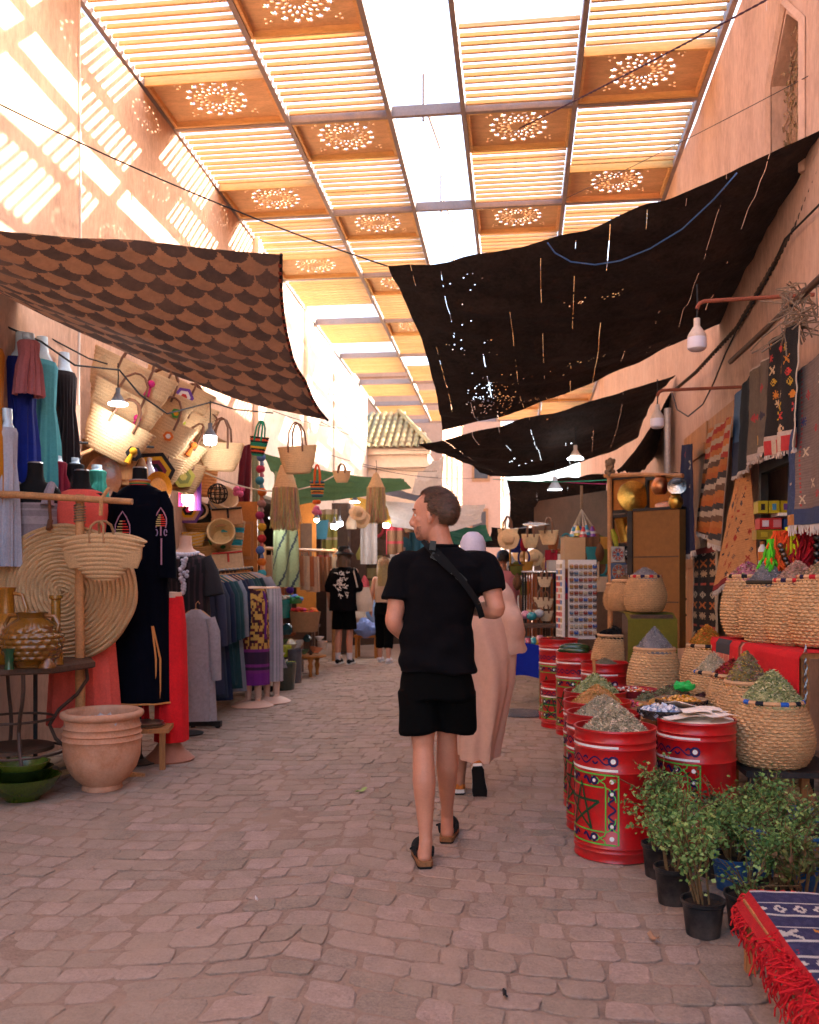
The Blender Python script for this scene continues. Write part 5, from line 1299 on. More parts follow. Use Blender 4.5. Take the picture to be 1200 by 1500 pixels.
# ---- potted plants
def pot(r, h, mat):
 o = MB(); o.lathe([(.001, 0), (r * .78, 0), (r * .8, .01), (r * .96, h * .86), (r * 1.0, h * .88), (r * 1.04, h * .9), (r * 1.05, h), (r * .97, h), (r * .93, h * .88), (r * .9, h * .85), (.001, h * .87)], 32); return o
black_plastic = M('black_plastic', (.016, .016, .018), .45, .2, 6, .1, 40, dust=(.16, .12, .10), dscale=5, damt=.55)
blue_plastic = M('blue_plastic', (.02, .10, .24), .4, .15, 6, .1, 30, dust=(.2, .17, .15), dscale=4, damt=.35)
soil = M('soil', (.05, .032, .022), .95, .3, 20, .8, 60)
def bush(T, r, h, z0, n, L, cols, nst=14, spread=1.0, seed=0, top=.55, drop=0.0, lean=(0, 0)):
 rs = random.Random(seed); st_ = MB(); tips = []
 for k in range(nst):
  a = rs.uniform(0, 2 * PI); q = math.sqrt(rs.random())
  b0 = V((math.cos(a) * .03, math.sin(a) * .03, z0)); e = V((math.cos(a) * q * r + lean[0], math.sin(a) * q * r + lean[1], z0 + h * (1 - .35 * q * q) * rs.uniform(.75, 1.05)))
  m_ = b0.lerp(e, .5) + V((rs.uniform(-.02, .02), rs.uniform(-.02, .02), h * .05))
  pts = [b0, b0.lerp(m_, .5), m_, m_.lerp(e, .5) + V((0, 0, .01)), e]
  st_.tube(pts, [.005, .0045, .004, .003, .002], 5)
  for t in range(3):
   p0 = pts[2 + t % 2]; e2 = p0 + V((rs.gauss(0, .07), rs.gauss(0, .07), rs.uniform(.05, .16))) ; st_.tube([p0, p0.lerp(e2, .5) + V((0, 0, .01)), e2], [.003, .0025, .0015], 4); tips.append((p0, e2))
  tips.append((b0.lerp(e, top), e))
 st_.obj('stem', stem_m, T)
 rng = np.random.default_rng(seed + 1)
 P = []
 for k in range(n):
  a, b = tips[rng.integers(len(tips))]; t = rng.random() ** .7
  P.append(list(a.lerp(b, t) + V(rng.normal(0, .018, 3))))
 v, f, c = flakes(np.array(P), L * 1.2, L * .8, cols, .2, .7, rng)
 me = flake_mesh('foliage', v, f, c, leaf_m); o = inst('foliage', me, T)
 return o
gl = [(.16, .27, .085), (.22, .34, .11), (.11, .20, .06), (.28, .38, .14)]
def plant(label, px, pyb, r, h, pm, hb, rb, n, L=.022, seed=0, cols=gl, D=None, lean=(0, 0), nst=14, top=.5, name='potted_plant'):
 p = gnd(px, pyb) + V((0, r * .8, 0)) if D is None else at(px, 900, D)
 p.z = 0
 T = thing(name, label, 'potted plant', p)
 pot(r, h, pm).obj('pot', pm, T)
 o = MB(); o.lathe([(r * .9, h * .87), (r * .5, h * .9), (.001, h * .92)], 20); o.obj('soil', soil, T)
 bush(T, rb, hb, h * .88, n, L, cols, nst, seed=seed, lean=lean, top=top)
plant('spindly potted herb in the foremost dusty black pot', 1035, 1378, .083, .14, black_plastic, .36, .085, 620, .021, 3, lean=(-.07, -.0), nst=8, top=.25)
plant('tall bushy potted herb in the middle black pot', 990, 1330, .080, .16, black_plastic, .36, .10, 1400, .020, 4, nst=13, top=.35)
plant('dense potted herb closest to the star barrel', 968, 1290, .078, .16, black_plastic, .36, .075, 1000, .019, 5, lean=(.0, .02), nst=16, top=.25)
plant('potted mint behind the tall herb in a black pot', 1052, 1290, .085, .15, black_plastic, .30, .06, 320, .024, 6, nst=9, top=.3, cols=[(.07, .10, .04), (.10, .12, .06), (.05, .075, .03)])
plant('rounded basil bush in a blue grey pot', 1082, 1310, .10, .15, blue_plastic, .24, .115, 2600, .016, 7, nst=26, top=.5)
plant('low round basil bush next to the blue tub', 1140, 1300, .09, .14, black_plastic, .23, .12, 2600, .016, 8, nst=22, top=.5, D=3.75)
plant('leafy potted shrub in front of the black metal stand', 1115, 1300, .10, .16, black_plastic, .30, .12, 1300, .021, 9, D=4.3, nst=18)
plant('black pot with small sprouts beside the rug bench', 1100, 1372, .085, .15, black_plastic, .05, .06, 160, .02, 10, nst=6)
plant('reddish stemmed seedling beside the blue tub', 1180, 1330, .085, .13, black_plastic, .22, .13, 260, .028, 11, D=3.6, nst=7, cols=[(.13, .14, .04), (.16, .10, .05), (.08, .11, .03)])
q = at(1165, 900, 4.15); q.z = 0
T = thing('blue_tub', 'wide blue plastic tub among the potted plants', 'tub', q)
o = MB(); o.lathe([(.001, 0), (.20, 0), (.22, .02), (.27, .27), (.29, .285), (.29, .30), (.27, .30), (.25, .25), (.20, .06), (.001, .05)], 40); o.obj('body', blue_plastic, T)
o = MB(); o.lathe([(.25, .24), (.001, .26)], 24); o.obj('soil', soil, T)
bush(T, .2, .12, .24, 500, .02, gl, 10, seed=21)
# ---- low bench covered by a blue rug with red fringe
T = thing('rug_bench', 'low wooden bench at the corner under a navy rug with red fringe', 'bench', (1.23, 2.62, 0))
bx, by, bz = .42, .76, .27
o = MB(); o.box((0, 0, bz - .03), (bx * 2, by * 2, .03)); o.obj('seat', oldwood, T, smooth=False)
for (x, y_) in ((-bx + .02, by - .02), (-bx + .02, -by + .02), (bx - .02, by - .02), (bx - .02, -by + .02)):
 o = MB(); o.box((x, y_, (bz - .045) / 2), (.035, .03, bz - .046)); o.obj('leg', oldwood, T, smooth=False)
o = MB(); o.box((-bx + .02, 0, bz - .08), (.02, by * 2 - .06, .05)); o.box((0, by - .015, bz - .15), (bx * 2 - .08, .02, .05)); o.obj('apron', oldwood, T, smooth=False)
T = thing('navy_rug', 'navy kilim with white stripes and a shaggy red fringe spread on the low bench', 'rug', (1.23, 2.62, bz))
rs = random.Random(3)
def rugcol(u, v):
 s = (v * 14) % 1; row = int(v * 14)
 if u < .05: return (.45, .02, .025)
 if s < .13: return (.50, .47, .43)
 if row % 4 == 1 and abs((u * 13) % 1 - .5) < .34:
  x, y_ = abs((u * 13) % 1 - .5) * 2, abs(s - .55) * 2.2
  if .35 < x + y_ < .75: return (.52, .48, .42)
 if row % 4 == 3 and abs((u * 7) % 1 - .5) < .3:
  x, y_ = ((u * 7) % 1 - .5) * 2, (s - .55) * 2
  if abs(abs(x) - abs(y_)) < .22: return (.55, .25, .04) if int(u * 7) % 2 else (.5, .46, .4)
 n = fbm((u * 40, v * 40, 0), 1, 2)
 return (.04, .04, .10) if n > -.1 else (.06, .055, .12)
def rugpos(u, v):
 x = -bx - .015 + (2 * bx + .03) * u; y_ = by + .02 - (2 * by + .06) * v
 z = .006 + .006 * fbm((u * 4, v * 5, 1)) + .10 * max(0, u - .55) ** 2 * 5 * (1 - v) ** 2
 if u < .05: z -= (.05 - u) * 1.2
 return (x, y_, z)
o = MB(); o.grid(rugpos, 120, 190, rugcol, thick=.006); o.obj('field', knit, T)
fr = MB(); rs = random.Random(8)
def strand(p0, L_, r_, out):
 p = V(p0); pts = [p];
 for k in range(5):
  p = p + V((out[0] * (.02 if k < 2 else -.003) + rs.gauss(0, .006), out[1] * (.02 if k < 2 else -.003) + rs.gauss(0, .006), -L_ / 5 * (0.25 if k == 0 else 1.15))); pts.append(p)
 fr.tube(pts, r_, 4, col=rs.choice([(.50, .012, .02), (.40, .01, .018), (.55, .03, .03)]))
for k in range(330):
 v = rs.random() ** .7; p = V(rugpos(.0, v)); strand(p, rs.uniform(.04, .13) * (1.5 if v > .55 else .8), .0028, (-.4, 0))
for k in range(60):
 u = rs.random() ** 2; p = V(rugpos(u, 0)); strand(p, rs.uniform(.03, .07), .0048, (0, 1))
for k in range(160):
 v = rs.uniform(.25, 1); p = V(rugpos(0.03, v)) + V((0, 0, .012)); fr.tube([p, p + V((rs.uniform(-.05, .03), rs.uniform(-.04, .04), rs.uniform(0, .02))), p + V((rs.uniform(-.09, .03), rs.uniform(-.07, .07), -.015))], .0032, 4, col=(.48, .012, .02))
tag(fr.obj('fringe', painted, T), kind='stuff')
m = MB(); m.grid(lambda u, v: ((u - .5) * .09, (v - .5) * .05, .012 + .01 * math.sin(u * 4)), 6, 4, thick=.002); tag(m.obj('price_slip', paper, loc=(.88, 2.62, bz + .02), rotz=.5, smooth=False), 'blank white paper slip lying on the navy rug edge', 'paper')
# ============================================================ EAST SIDE: RUGS, DOORS, SHELVES, BRASS
def rug(label, TL, TR, BL, BR_, colf, nu=60, nv=90, fold=.02, nf=3, fringe=0.0, fcol=(.5, .42, .36), seed=0.0, name='hanging_rug', cat='rug', th=.008):
 TL, TR, BL, BR_ = map(V, (TL, TR, BL, BR_)); c = (TL + TR + BL + BR_) / 4
 nrm = (TR - TL).cross(BL - TL).normalized()
 def f(u, v):
  p = TL.lerp(TR, u).lerp(BL.lerp(BR_, u), v) - c
  return p + nrm * (fold * math.sin(nf * 2 * PI * u + seed + v) * (.3 + .7 * v) + .01 * fbm((u * 4, v * 4, seed)))
 T = thing(name, label, cat, c)
 o = MB(); o.grid(f, nu, nv, colf, thick=th); o.obj('field', knit, T)
 if fringe:
  o = MB(); rs = random.Random(int(seed * 7) + 1); n = max(10, int((BL - BR_).length / .012))
  for k in range(n):
   u = (k + .5) / n; p = f(u, 1.0); e = p + V((rs.gauss(0, .006), rs.gauss(0, .006), -fringe * rs.uniform(.7, 1.2)))
   o.tube([p, p.lerp(e, .5) + V((rs.gauss(0, .004), rs.gauss(0, .004), 0)), e], .0045, 4, col=fcol)
  tag(o.obj('fringe', painted, T), kind='stuff')
 return T
def motif(u, v, cu, cv, s, kind):
 x, y = abs(u - cu) / s, abs(v - cv) / s
 if kind == 0: return x + y < 1 and not (.35 < x + y < .55)
 if kind == 1: return max(x, y) < 1 and abs(x - y) < .3
 if kind == 2: return (x < .25 and y < 1) or (y < .25 and x < 1) or (abs(x - y) < .2 and x < .8)
 return x < .9 and y < .28
def r1(u, v):
 if u < .24:
  if int(v * 60) % 13 == 4 and .06 < u < .15: return (.45, .33, .22)
  if v > .93: return (.42, .19, .06)
  return (.045, .065, .13) if fbm((u * 30, v * 30, 1)) > -.25 else (.06, .085, .16)
 if v > .90: return (.05, .065, .12)
 for k, (cu, cv) in enumerate([(.45, .2), (.75, .15), (.9, .3), (.6, .42), (.42, .55), (.8, .58), (.95, .7), (.55, .75), (.35, .35), (.7, .82), (.35, .84)]):
  if motif(u, v * 1.6, cu, cv * 1.6, .045, k % 3): return [(.40, .03, .03), (.5, .38, .26), (.06, .07, .16)][k % 3]
 if abs(u - .33) < .012 and int(v * 70) % 2: return (.36, .06, .05)
 n = int(v * 110) % 2
 return (.205, .15, .125) if n else (.18, .128, .105)
rug('big taupe kilim with a blue border hung closest, above the bright yarn', at(1158, 556, 5.75), at(1225, 498, 5.15), at(1152, 770, 5.75), at(1225, 765, 5.15), r1, 70, 130, .015, 2, .06, seed=1)
def r2(u, v):
 if v > .93 or v < .02: return (.45, .36, .30)
 for k, (cu, cv) in enumerate([(.3, .55), (.7, .6), (.4, .8), (.7, .3)]):
  if motif(u, v * 1.6, cu, cv * 1.6, .07, 2): return [(.35, .06, .06), (.06, .05, .07), (.45, .28, .1)][k % 3]
 return (.15, .115, .085) if int(u * 12) % 5 else (.12, .092, .07)
rug('plain brown kilim third on the jutting pole', xat(1098, 545, 1.82), xat(1130, 520, 1.78), xat(1098, 680, 1.82), xat(1130, 655, 1.78), r2, 36, 60, .03, 2, .03, seed=2)
def r3(u, v):
 if v > .88: return (.45, .05, .05) if int(u * 16) % 3 else (.5, .4, .3)
 if v > .84: return (.46, .38, .32)
 for k in range(22):
  cu, cv = .12 + .76 * ((k * 37) % 23) / 23, .06 + .78 * ((k * 53) % 29) / 29
  if motif(u, v * 1.7, cu, cv * 1.7, .06, k % 3): return [(.50, .20, .03), (.45, .05, .04), (.5, .36, .22), (.45, .28, .03)][k % 4]
 return (.022, .017, .015)
rug('black kilim full of orange and red flowers next to the brown one', xat(1128, 500, 1.74), xat(1172, 470, 1.70), xat(1126, 668, 1.76), xat(1168, 655, 1.7), r3, 50, 80, .03, 2, .03, seed=3)
def r4(u, v): return (.02, .025, .03) if u > .35 else ((.10, .16, .24) if v < .6 else (.05, .06, .09))
rug('narrow charcoal and pale blue kilim first on the jutting pole', xat(1078, 580, 1.86), xat(1101, 548, 1.84), xat(1076, 698, 1.86), xat(1099, 682, 1.84), r4, 24, 40, .02, 2, .03, seed=4)
def r5(u, v):
 for k in range(9):
  if motif(u, v * 2.2, .3 + .4 * (k % 2), .2 + .22 * k, .10, k % 3): return [(.35, .05, .05), (.4, .36, .3)][k % 2]
 return (.015, .02, .065)
rug('navy rug with tiny red stars hung beside the brass trays', xat(1001, 652, 1.80), xat(1016, 650, 1.74), xat(994, 818, 1.76), xat(1020, 806, 1.72), r5, 30, 60, .03, 2, .05, seed=5)
def r6(u, v):
 s = int(v * 20 + u * 3)
 if v < .3: return [(.45, .17, .05), (.42, .32, .22), (.36, .05, .03)][s % 3]
 return [(.38, .12, .03), (.06, .05, .05), (.42, .33, .25), (.14, .08, .05), (.40, .15, .04)][s % 5]
rug('orange and black striped rug gathered into a point on the wooden door', xat(1040, 628, 1.84), xat(1074, 610, 1.80), xat(1018, 770, 1.82), xat(1052, 800, 1.78), r6, 40, 70, .04, 2, .05, seed=6)
def r7(u, v):
 if v > .95: return (.22, .03, .03)
 for k in range(34):
  cu, cv = .08 + .84 * ((k * 29) % 37) / 37, .04 + .9 * ((k * 17) % 41) / 41
  if motif(u, v * 1.7, cu, cv * 1.7, .045, [2, 3, 0, 1][k % 4]): return [(.05, .04, .05), (.32, .05, .03), (.10, .07, .07)][k % 3]
 return (.47, .235, .10) if int(v * 90) % 2 else (.44, .215, .09)
rug('tan kilim scattered with dark crosses, hanging cornerwise', at(1080, 692, 7.75), at(1099, 688, 7.55), at(1040, 866, 7.9), at(1107, 838, 7.45), r7, 60, 100, .03, 1, .04, seed=7)
def r8(u, v):
 if u < .08 or u > .92: return (.4, .33, .25)
 if v < .06: return (.3, .06, .05)
 row = int(v * 9)
 if motif((u * 3) % 1, (v * 9) % 1, .5, .5, .36, row % 4): return [(.42, .36, .28), (.45, .15, .04), (.40, .30, .2), (.36, .08, .05)][row % 4]
 return (.018, .014, .014)
rug('black runner with rows of white and orange diamonds on the door', xat(1016, 806, 1.88), xat(1052, 798, 1.86), xat(1014, 935, 1.88), xat(1050, 945, 1.86), r8, 50, 80, .015, 1, .03, seed=8)
# jutting pole that carries rugs
line_thing('rug_pole', 'dark pole jutting along the terracotta wall with rugs looped over it', 'pole', [xat(1070, 530, 1.86), xat(1130, 475, 1.80), xat(1225, 385, 1.72)], .022, darkwood, 8)
m = MB(); rs = random.Random(4)
for k in range(60):
 p = xat(1160 + rs.uniform(-14, 25), 440 + rs.uniform(-25, 40), 1.74); m.tube([p, p + V((rs.gauss(0, .05), rs.gauss(0, .05), rs.uniform(-.1, .03))), p + V((rs.gauss(0, .08), rs.gauss(0, .08), rs.uniform(-.25, 0)))], .005, 4, col=(.22, .16, .11))
tag(m.obj('straw_bundle', painted), 'tangle of frayed straw tied over the rug pole', 'straw bundle')
# wooden shop doors lying open against the wall
for (pa, pb2, pt, lab) in ((1004, 1038, 644, 'open timber shop door behind the navy rug'), (1040, 1078, 616, 'open timber shop door behind the striped rug')):
 a, b = xat(pa, pt, 1.975), xat(pb2, pt, 1.975); zt = a.z
 T = thing('shop_door', lab, 'door', V((1.975, (a.y + b.y) / 2, .12)), 0)
 Ld = abs(a.y - b.y)
 for k in range(4):
  o = MB(); o.box((.0, -Ld / 2 + Ld * (k + .5) / 4, (zt - .12) / 2), (.035, Ld / 4 - .006, zt - .12)); o.obj('plank', oldwood, T, smooth=False)
 for zz in (.25, (zt - .12) * .5, zt - .4): o = MB(); o.box((-.03, 0, zz), (.025, Ld - .04, .11)); o.obj('ledge', oldwood, T, smooth=False)
 o = MB(); o.tube([(-.03, Ld * .32, 1.05), (-.075, Ld * .32, 1.0), (-.075, Ld * .32, .9), (-.03, Ld * .32, .85)], .012, 6); o.obj('handle', black_steel, T)
# pale frame strip beside the opening
m = MB(); p = xat(1085, 700, 1.9); m.box((0, 0, 1.2), (.05, .06, 2.4)); tag(m.obj('timber_post', oldwood, loc=(1.93, 7.95, 0), smooth=False), 'upright timber post between the doors and the shop opening', 'post')
# shelf with boxes on the side wall inside the opening
T = thing('wall_shelf', 'white shelving with boxes and bottles inside the small shop', 'shelf', (2.34, 7.56, 0))
for k, py in enumerate((753, 791, 828)):
 z = at(1130, py, 7.3).z; o = MB(); o.box((0, 0, z - .012), (.56, .22, .024)); o.obj('board', p_white, T, smooth=False)
def carton(label, px, py0, py1, wy, c, marks=None, cat='box', D=7.22):
 a, b = at(px, py0, D), at(px, py1, D)
 T = thing('carton', label, cat, V((b.x, 7.56, at(px, py1, 7.3).z + .001)))
 h = a.z - b.z; o = MB(); o.box((0, 0, h / 2), (wy, .14, h), col=c); o.obj('box', plasticp, T, smooth=False)
 for k, (dx, s, cc, w2) in enumerate(marks or []):
  o = MB(); o.box((dx, -.0715, h / 2), (w2, .003, s), col=cc); o.obj('print', plasticp, T, smooth=False)
 return T
carton('yellow tea carton at the inner end of the top white shelf', 1117, 735, 753, .075, (.42, .33, .02), [(0, .05, (.03, .02, .02), .03)])
carton('yellow tea carton with a blue print in the middle of the top shelf', 1133, 735, 753, .08, (.45, .36, .02), [(0, .05, (.08, .25, .4), .03)])
carton('yellow tea carton with a violet print next to the blue bordered rug', 1149, 735, 753, .075, (.43, .34, .02), [(0, .05, (.15, .08, .3), .03)])
carton('red carton with a white round print on the middle shelf', 1128, 760, 776, .17, (.45, .03, .025), [(-.04, .05, (.6, .5, .5), .05), (.05, .06, (.5, .2, .2), .06)])
carton('small dark blue carton beside the red one', 1152, 761, 776, .06, (.03, .07, .2))
carton('olive gold carton under the red carton', 1130, 777, 791, .24, (.28, .19, .015), [(.06, .04, (.45, .32, .03), .05), (-.06, .04, (.45, .32, .03), .05)])
for k, px in enumerate((1114, 1126, 1138, 1150)):
 p = at(px, 827, 7.3)
 T = thing('labelled_bottle', 'squat white bottle with an orange label %s' % ['at the inner end of the bottom shelf', 'second along the bottom shelf', 'third along the bottom shelf', 'nearest the hanging yarn on the bottom shelf'][k], 'bottle', V((p.x, 7.53, p.z + .001)))
 o = MB(); o.lathe([(.001, 0), (.03, 0), (.032, .01), (.032, .12), (.022, .14), (.016, .15), (.016, .165), (.001, .166)], 18, col=(.6, .58, .55)); o.obj('body', plasticp, T)
 o = MB(); o.lathe([(.0335, .03), (.0335, .10)], 18, col=(.45, .15, .02)); o.obj('label', plasticp, T)
 o = MB(); o.lathe([(.019, .16), (.019, .185), (.001, .186)], 14, col=(.35, .12, .03)); o.obj('cap', plasticp, T)
# hanks of dyed yarn
for k, (lab, px, py0, py1, c, n, w) in enumerate([('lime green hank of yarn at the far end of the row', 1131, 790, 836, (.10, .42, .02), 40, .05), ('orange red hank of yarn beside the lime one', 1146, 778, 832, (.55, .08, .015), 90, .07), ('neon yellow hank of yarn hanging in the middle', 1160, 772, 832, (.62, .62, .02), 70, .05), ('dark crimson hank of yarn, the fullest in the row', 1180, 766, 834, (.30, .008, .018), 170, .10)]):
 p = at(px, py0, 5.75); L_ = (py1 - py0) / ppm(5.75) * 1.1; rs = random.Random(k); m = MB()
 for q in range(n):
  a = p - p + V((rs.gauss(0, w * .25), rs.gauss(0, w * .25), 0)); e = V((rs.gauss(-.02, w * .6), rs.gauss(0, w * .5), -L_ * rs.uniform(.85, 1.05)))
  mid = a.lerp(e, .45) + V((rs.gauss(0, w * .3), rs.gauss(0, w * .3), 0)); q2 = a.lerp(e, .75) + V((rs.gauss(0, w * .3), rs.gauss(0, w * .3), 0))
  m.tube([a, mid, q2, e], .0085, 4, col=tuple(x * rs.uniform(.75, 1.15) for x in c))
 tag(m.obj('yarn_hank', painted, loc=p), lab, 'yarn')
m = MB(); p = at(1197, 800, 5.6)
for k in range(5): m.ball((0, 0, -.05 * k), .026, 8, col=(.012, .012, .014))
tag(m.obj('black_beads', glazed, loc=p + V((0, 0, .05))), 'string of chunky black beads beside the crimson yarn', 'beads')
m = MB(); p = at(1140, 800, 5.72)
for k in range(6): m.ball((.01 * k, 0, -.028 * k), .02, 8, col=[(.10, .05, .025), (.02, .015, .012)][k % 2])
tag(m.obj('brown_beads', glazed, loc=p + V((0, -.05, .0))), 'string of brown beads in front of the orange yarn', 'beads')
# ---- timber frame with brass ware
q0 = at(893, 960, 10.6); q0.z = 0
T = thing('stall_post', 'rough pole with a crossbar that frames the brass stall', 'post', q0)
ztop = at(893, 672, 10.6).z
o = MB(); o.tube([(0, 0, 0), (.01, 0, 1.2), (0, 0, ztop)], [.032, .03, .028], 8); o.obj('pole', polewood, T)
b = at(1000, 697, 9.6) - q0; a = at(886, 697, 10.65) - q0
o = MB(); o.tube([a, a.lerp(b, .5) + V((0, 0, .015)), b], .025, 8); o.obj('crossbar', polewood, T)
o = MB()
for k in range(40): o.ball((.05 * math.cos(k * 2.4) * random.random(), .05 * math.sin(k * 2.4), ztop - .02 - .2 * random.random()), .03, 5, nz=4)
o.obj('rope_lashing', rope_m, T)
orangewood = M('orange_wood', (.42, .17, .035), .55, .2, 5, .2, 40, dust=(.24, .09, .02), dscale=3, damt=.4)
def panel(name, label, cat, px0, px1, py0, py1, D0, D1, c, mat, frame=None, th=.03):
 a, b = at(px0, py1, D0), at(px1, py1, D1); h = at(px0, py0, D0).z - a.z
 T = thing(name, label, cat, V(((a.x + b.x) / 2, (a.y + b.y) / 2, a.z)), math.atan2(b.y - a.y, b.x - a.x)); L_ = math.hypot(b.x - a.x, b.y - a.y)
 o = MB(); o.box((0, 0, h / 2), (L_, th, h), col=c); o.obj('board', mat, T, smooth=False)
 if frame:
  for (cx_, cz, w_, h_) in ((0, 0.015, L_ + .03, .035), (0, h - .015, L_ + .03, .035), (-L_ / 2, h / 2, .035, h - .065), (L_ / 2, h / 2, .035, h - .065)):
   o = MB(); o.box((cx_, -.02, cz), (w_, .045, h_), col=c); o.obj('frame', frame, T, smooth=False)
 return T, L_, h
panel('display_board', 'orange wood board in a black frame behind the round brass tray', 'board', 898, 950, 700, 752, 10.9, 10.5, None, orangewood, black_steel)
panel('display_board', 'orange wood board behind the brass vase', 'board', 900, 936, 755, 800, 10.9, 10.6, None, orangewood, black_steel)
panel('display_board', 'orange board behind the copper pots', 'board', 952, 992, 700, 750, 10.4, 9.9, None, orangewood, black_steel)
T, L_, h = panel('cardboard_cabinet', 'tall brown cabinet with black edges and two seams', 'cabinet', 932, 1000, 750, 945, 9.6, 9.2, None, M('cardboard_brown', (.245, .115, .035), .7, .12, 2, .1, 30), None, .12)
for zz in (h * .33, h * .66): o = MB(); o.box((0, -.062, zz), (L_ - .02, .006, .012)); o.obj('seam', darkwood, T, smooth=False)
o = MB(); o.box((-L_ / 2 - .03, 0, h / 2), (.06, .16, h + .02)); o.obj('edge', black_steel, T, smooth=False)
o = MB(); o.box((0, -.0, h + .015), (L_, .14, .03)); o.obj('top_edge', black_steel, T, smooth=False)
brass = M('brass', (.55, .33, .08), .28, .3, 10, .3, 40, metal=1.0)
copper = M('copper', (.55, .25, .12), .3, .3, 10, .3, 40, metal=1.0)
silver = M('silver', (.55, .52, .47), .25, .3, 10, .3, 40, metal=1.0)
def dish(label, px, py, D, r, mat, tilt=80, rz=0.0, name='brass_tray', cat='tray', deep=.25):
 T = tag(MB().lathe([(.001, -r * deep), (r * .5, -r * deep * .8), (r * .8, -r * deep * .35), (r * .93, 0), (r, .01), (r * .98, -.005), (r * .8, -r * deep * .4), (.001, -r * deep * 1.1)], 40, rmod=lambda t, i, z: r * .006 * math.sin(24 * t) * (i == 3)).obj(name, mat, loc=at(px, py, D)), label, cat)
 T.rotation_euler = (rad(tilt + 180), 0, TH + rz); return T
dish('large domed brass tray hanging under the pole crossbar', 928, 727, 10.4, .185, brass, 82)
dish('silver platter between the brass tray and the navy rug', 992, 712, 9.3, .10, silver, 70, -.4)
dish('flat copper dish below the silver platter', 978, 740, 9.4, .13, copper, 20, -.3)
jug('copper_pot', 'round hammered copper pot on the board', 'pot', at(967, 724, 9.8), [(.001, 0), (.06, 0), (.09, .05), (.095, .10), (.07, .16), (.05, .18), (.06, .2), (.04, .2), (.001, .1)], None, mat=copper)
jug('brass_pot', 'small brass pot by the silver platter', 'pot', at(990, 745, 9.2), [(.001, 0), (.05, 0), (.075, .05), (.07, .1), (.045, .13), (.055, .15), (.04, .15), (.001, .08)], None, mat=brass)
T = thing('brass_vase', 'tilted brass cylinder vase on the orange board', 'vase', at(918, 793, 10.3), rot=(0, rad(-14), 0)); o = MB(); o.lathe([(.001, 0), (.075, 0), (.075, .26), (.08, .27), (.06, .26), (.06, .05), (.001, .04)], 24); o.obj('body', brass, T)
dish('brass plate half hidden behind the brown cabinet', 934, 778, 9.9, .14, brass, 88, .3)
def tile_c(u, v, c1, c2, c3):
 x, y = abs(u - .5) * 2, abs(v - .5) * 2
 if max(x, y) > .86: return c1
 r = math.hypot(x, y)
 if r < .25: return c3
 if abs(math.sin(4 * math.atan2(y, x + 1e-6))) > .6 and r < .75: return c2
 return c3 if r < .85 and int(r * 9) % 2 else c1
for (lab, px, py, w, h, cs3) in [('white and red ceramic plaque with a star pattern', 905, 812, .15, .17, ((.5, .42, .34), (.35, .08, .05), (.06, .12, .2))), ('blue and red ceramic plaque below the white one', 906, 838, .17, .20, ((.10, .13, .2), (.38, .1, .05), (.45, .33, .2))), ('small black arched plaque with two windows', 921, 810, .11, .15, ((.02, .02, .022), (.5, .45, .4), (.02, .02, .02))), ('pale pink plaque next to the blue one', 923, 836, .15, .13, ((.5, .36, .32), (.5, .5, .5), (.4, .2, .18)))]:
 o = MB(); o.grid(lambda u, v: ((u - .5) * w, 0, (v - .5) * h), 24, 24, lambda u, v: tile_c(u, v, *cs3), thick=-.015); q = tag(o.obj('ceramic_plaque', glazed, loc=at(px, py, 9.9), rotz=TH), lab, 'plaque')
o = MB(); o.tube([(0, 0, 0), (.03, 0, -.1), (.06, 0, -.25)], [.02, .035, .015], 8, col=(.3, .3, .03)); tag(o.obj('green_dagger', glazed, loc=at(897, 775, 10.1)), 'olive green curved sheath hanging at the pole', 'sheath')
o = MB(); o.tube([(0, 0, 0), (.04, 0, -.1), (.09, 0, -.22)], [.015, .03, .012], 8, col=(.12, .1, .13)); tag(o.obj('dark_dagger', glazed, loc=at(920, 778, 10.0)), 'dark curved sheath under the brass vase', 'sheath')
# wall arms with bulbs
bulb_white = M('bulb_white', (.62, .58, .62), .3, .03, 5, 0)
bulb_base = M('bulb_base', (.55, .44, .36), .5, .1, 5, 0)
rust = M('rusty_pipe', (.28, .09, .05), .7, .3, 12, .3, 60)
def glow(name, c, s): return M(name, c, .4, 0, 5, 0, emit=c, estr=s)
lit_cool, lit_warm = glow('lit_cool', (.85, .93, 1.0), 4.0), glow('lit_warm', (1.0, .80, .42), 4.0)
def bulb(label, p, s=1.0, glass=None, group=None, base=None, shape='drop'):
 T = thing('light_bulb', label, 'light bulb', p, 0, group)
 o = MB(); o.lathe([(.001, .185), (.02, .185), (.022, .18), (.022, .13), (.03, .12), (.058, .075), (.064, .06), (.064, .05)], 20); b = o.obj('socket', base or bulb_base, T)
 g = MB()
 if shape == 'drop': g.lathe([(.064, .05), (.066, .0), (.063, -.025), (.045, -.04), (.001, -.045)], 20)
 elif shape == 'disc': g.lathe([(.064, .05), (.09, .04), (.09, .025), (.001, .022)], 20)
 else: g.ball((0, 0, .03), .05, 14)
 g.obj('glass', glass or bulb_white, T); T.scale = (s, s, s)
 o = MB(); o.tube([(0, 0, .18), (0.004, 0, .3), (0, 0, .42)], .006, 5); o.obj('cord', wire_m, T)
 return T
def arm(label, pw, pe, lab2, s):
 pw, pe = V(pw), V(pe)
 o = MB(); d = (pw - pe).normalized(); o.tube([pw + d * .02, pe.lerp(pw, .15), pe + d * .05, pe + d * .015 - V((0, 0, .015)), pe - V((0, 0, .05))], .0145, 8)
 tag(o.obj('lamp_bracket', rust), label, 'lamp bracket')
 bulb(lab2, pe - V((0, 0, .30)), s)
pe = at(1021, 442, 6.25); arm('rusty pipe arm reaching out from the terracotta wall, nearest', (2.02, pe.y + .03, pe.z + .03), pe, 'unlit bulb with a pale violet globe on the nearest pipe arm', 1.0)
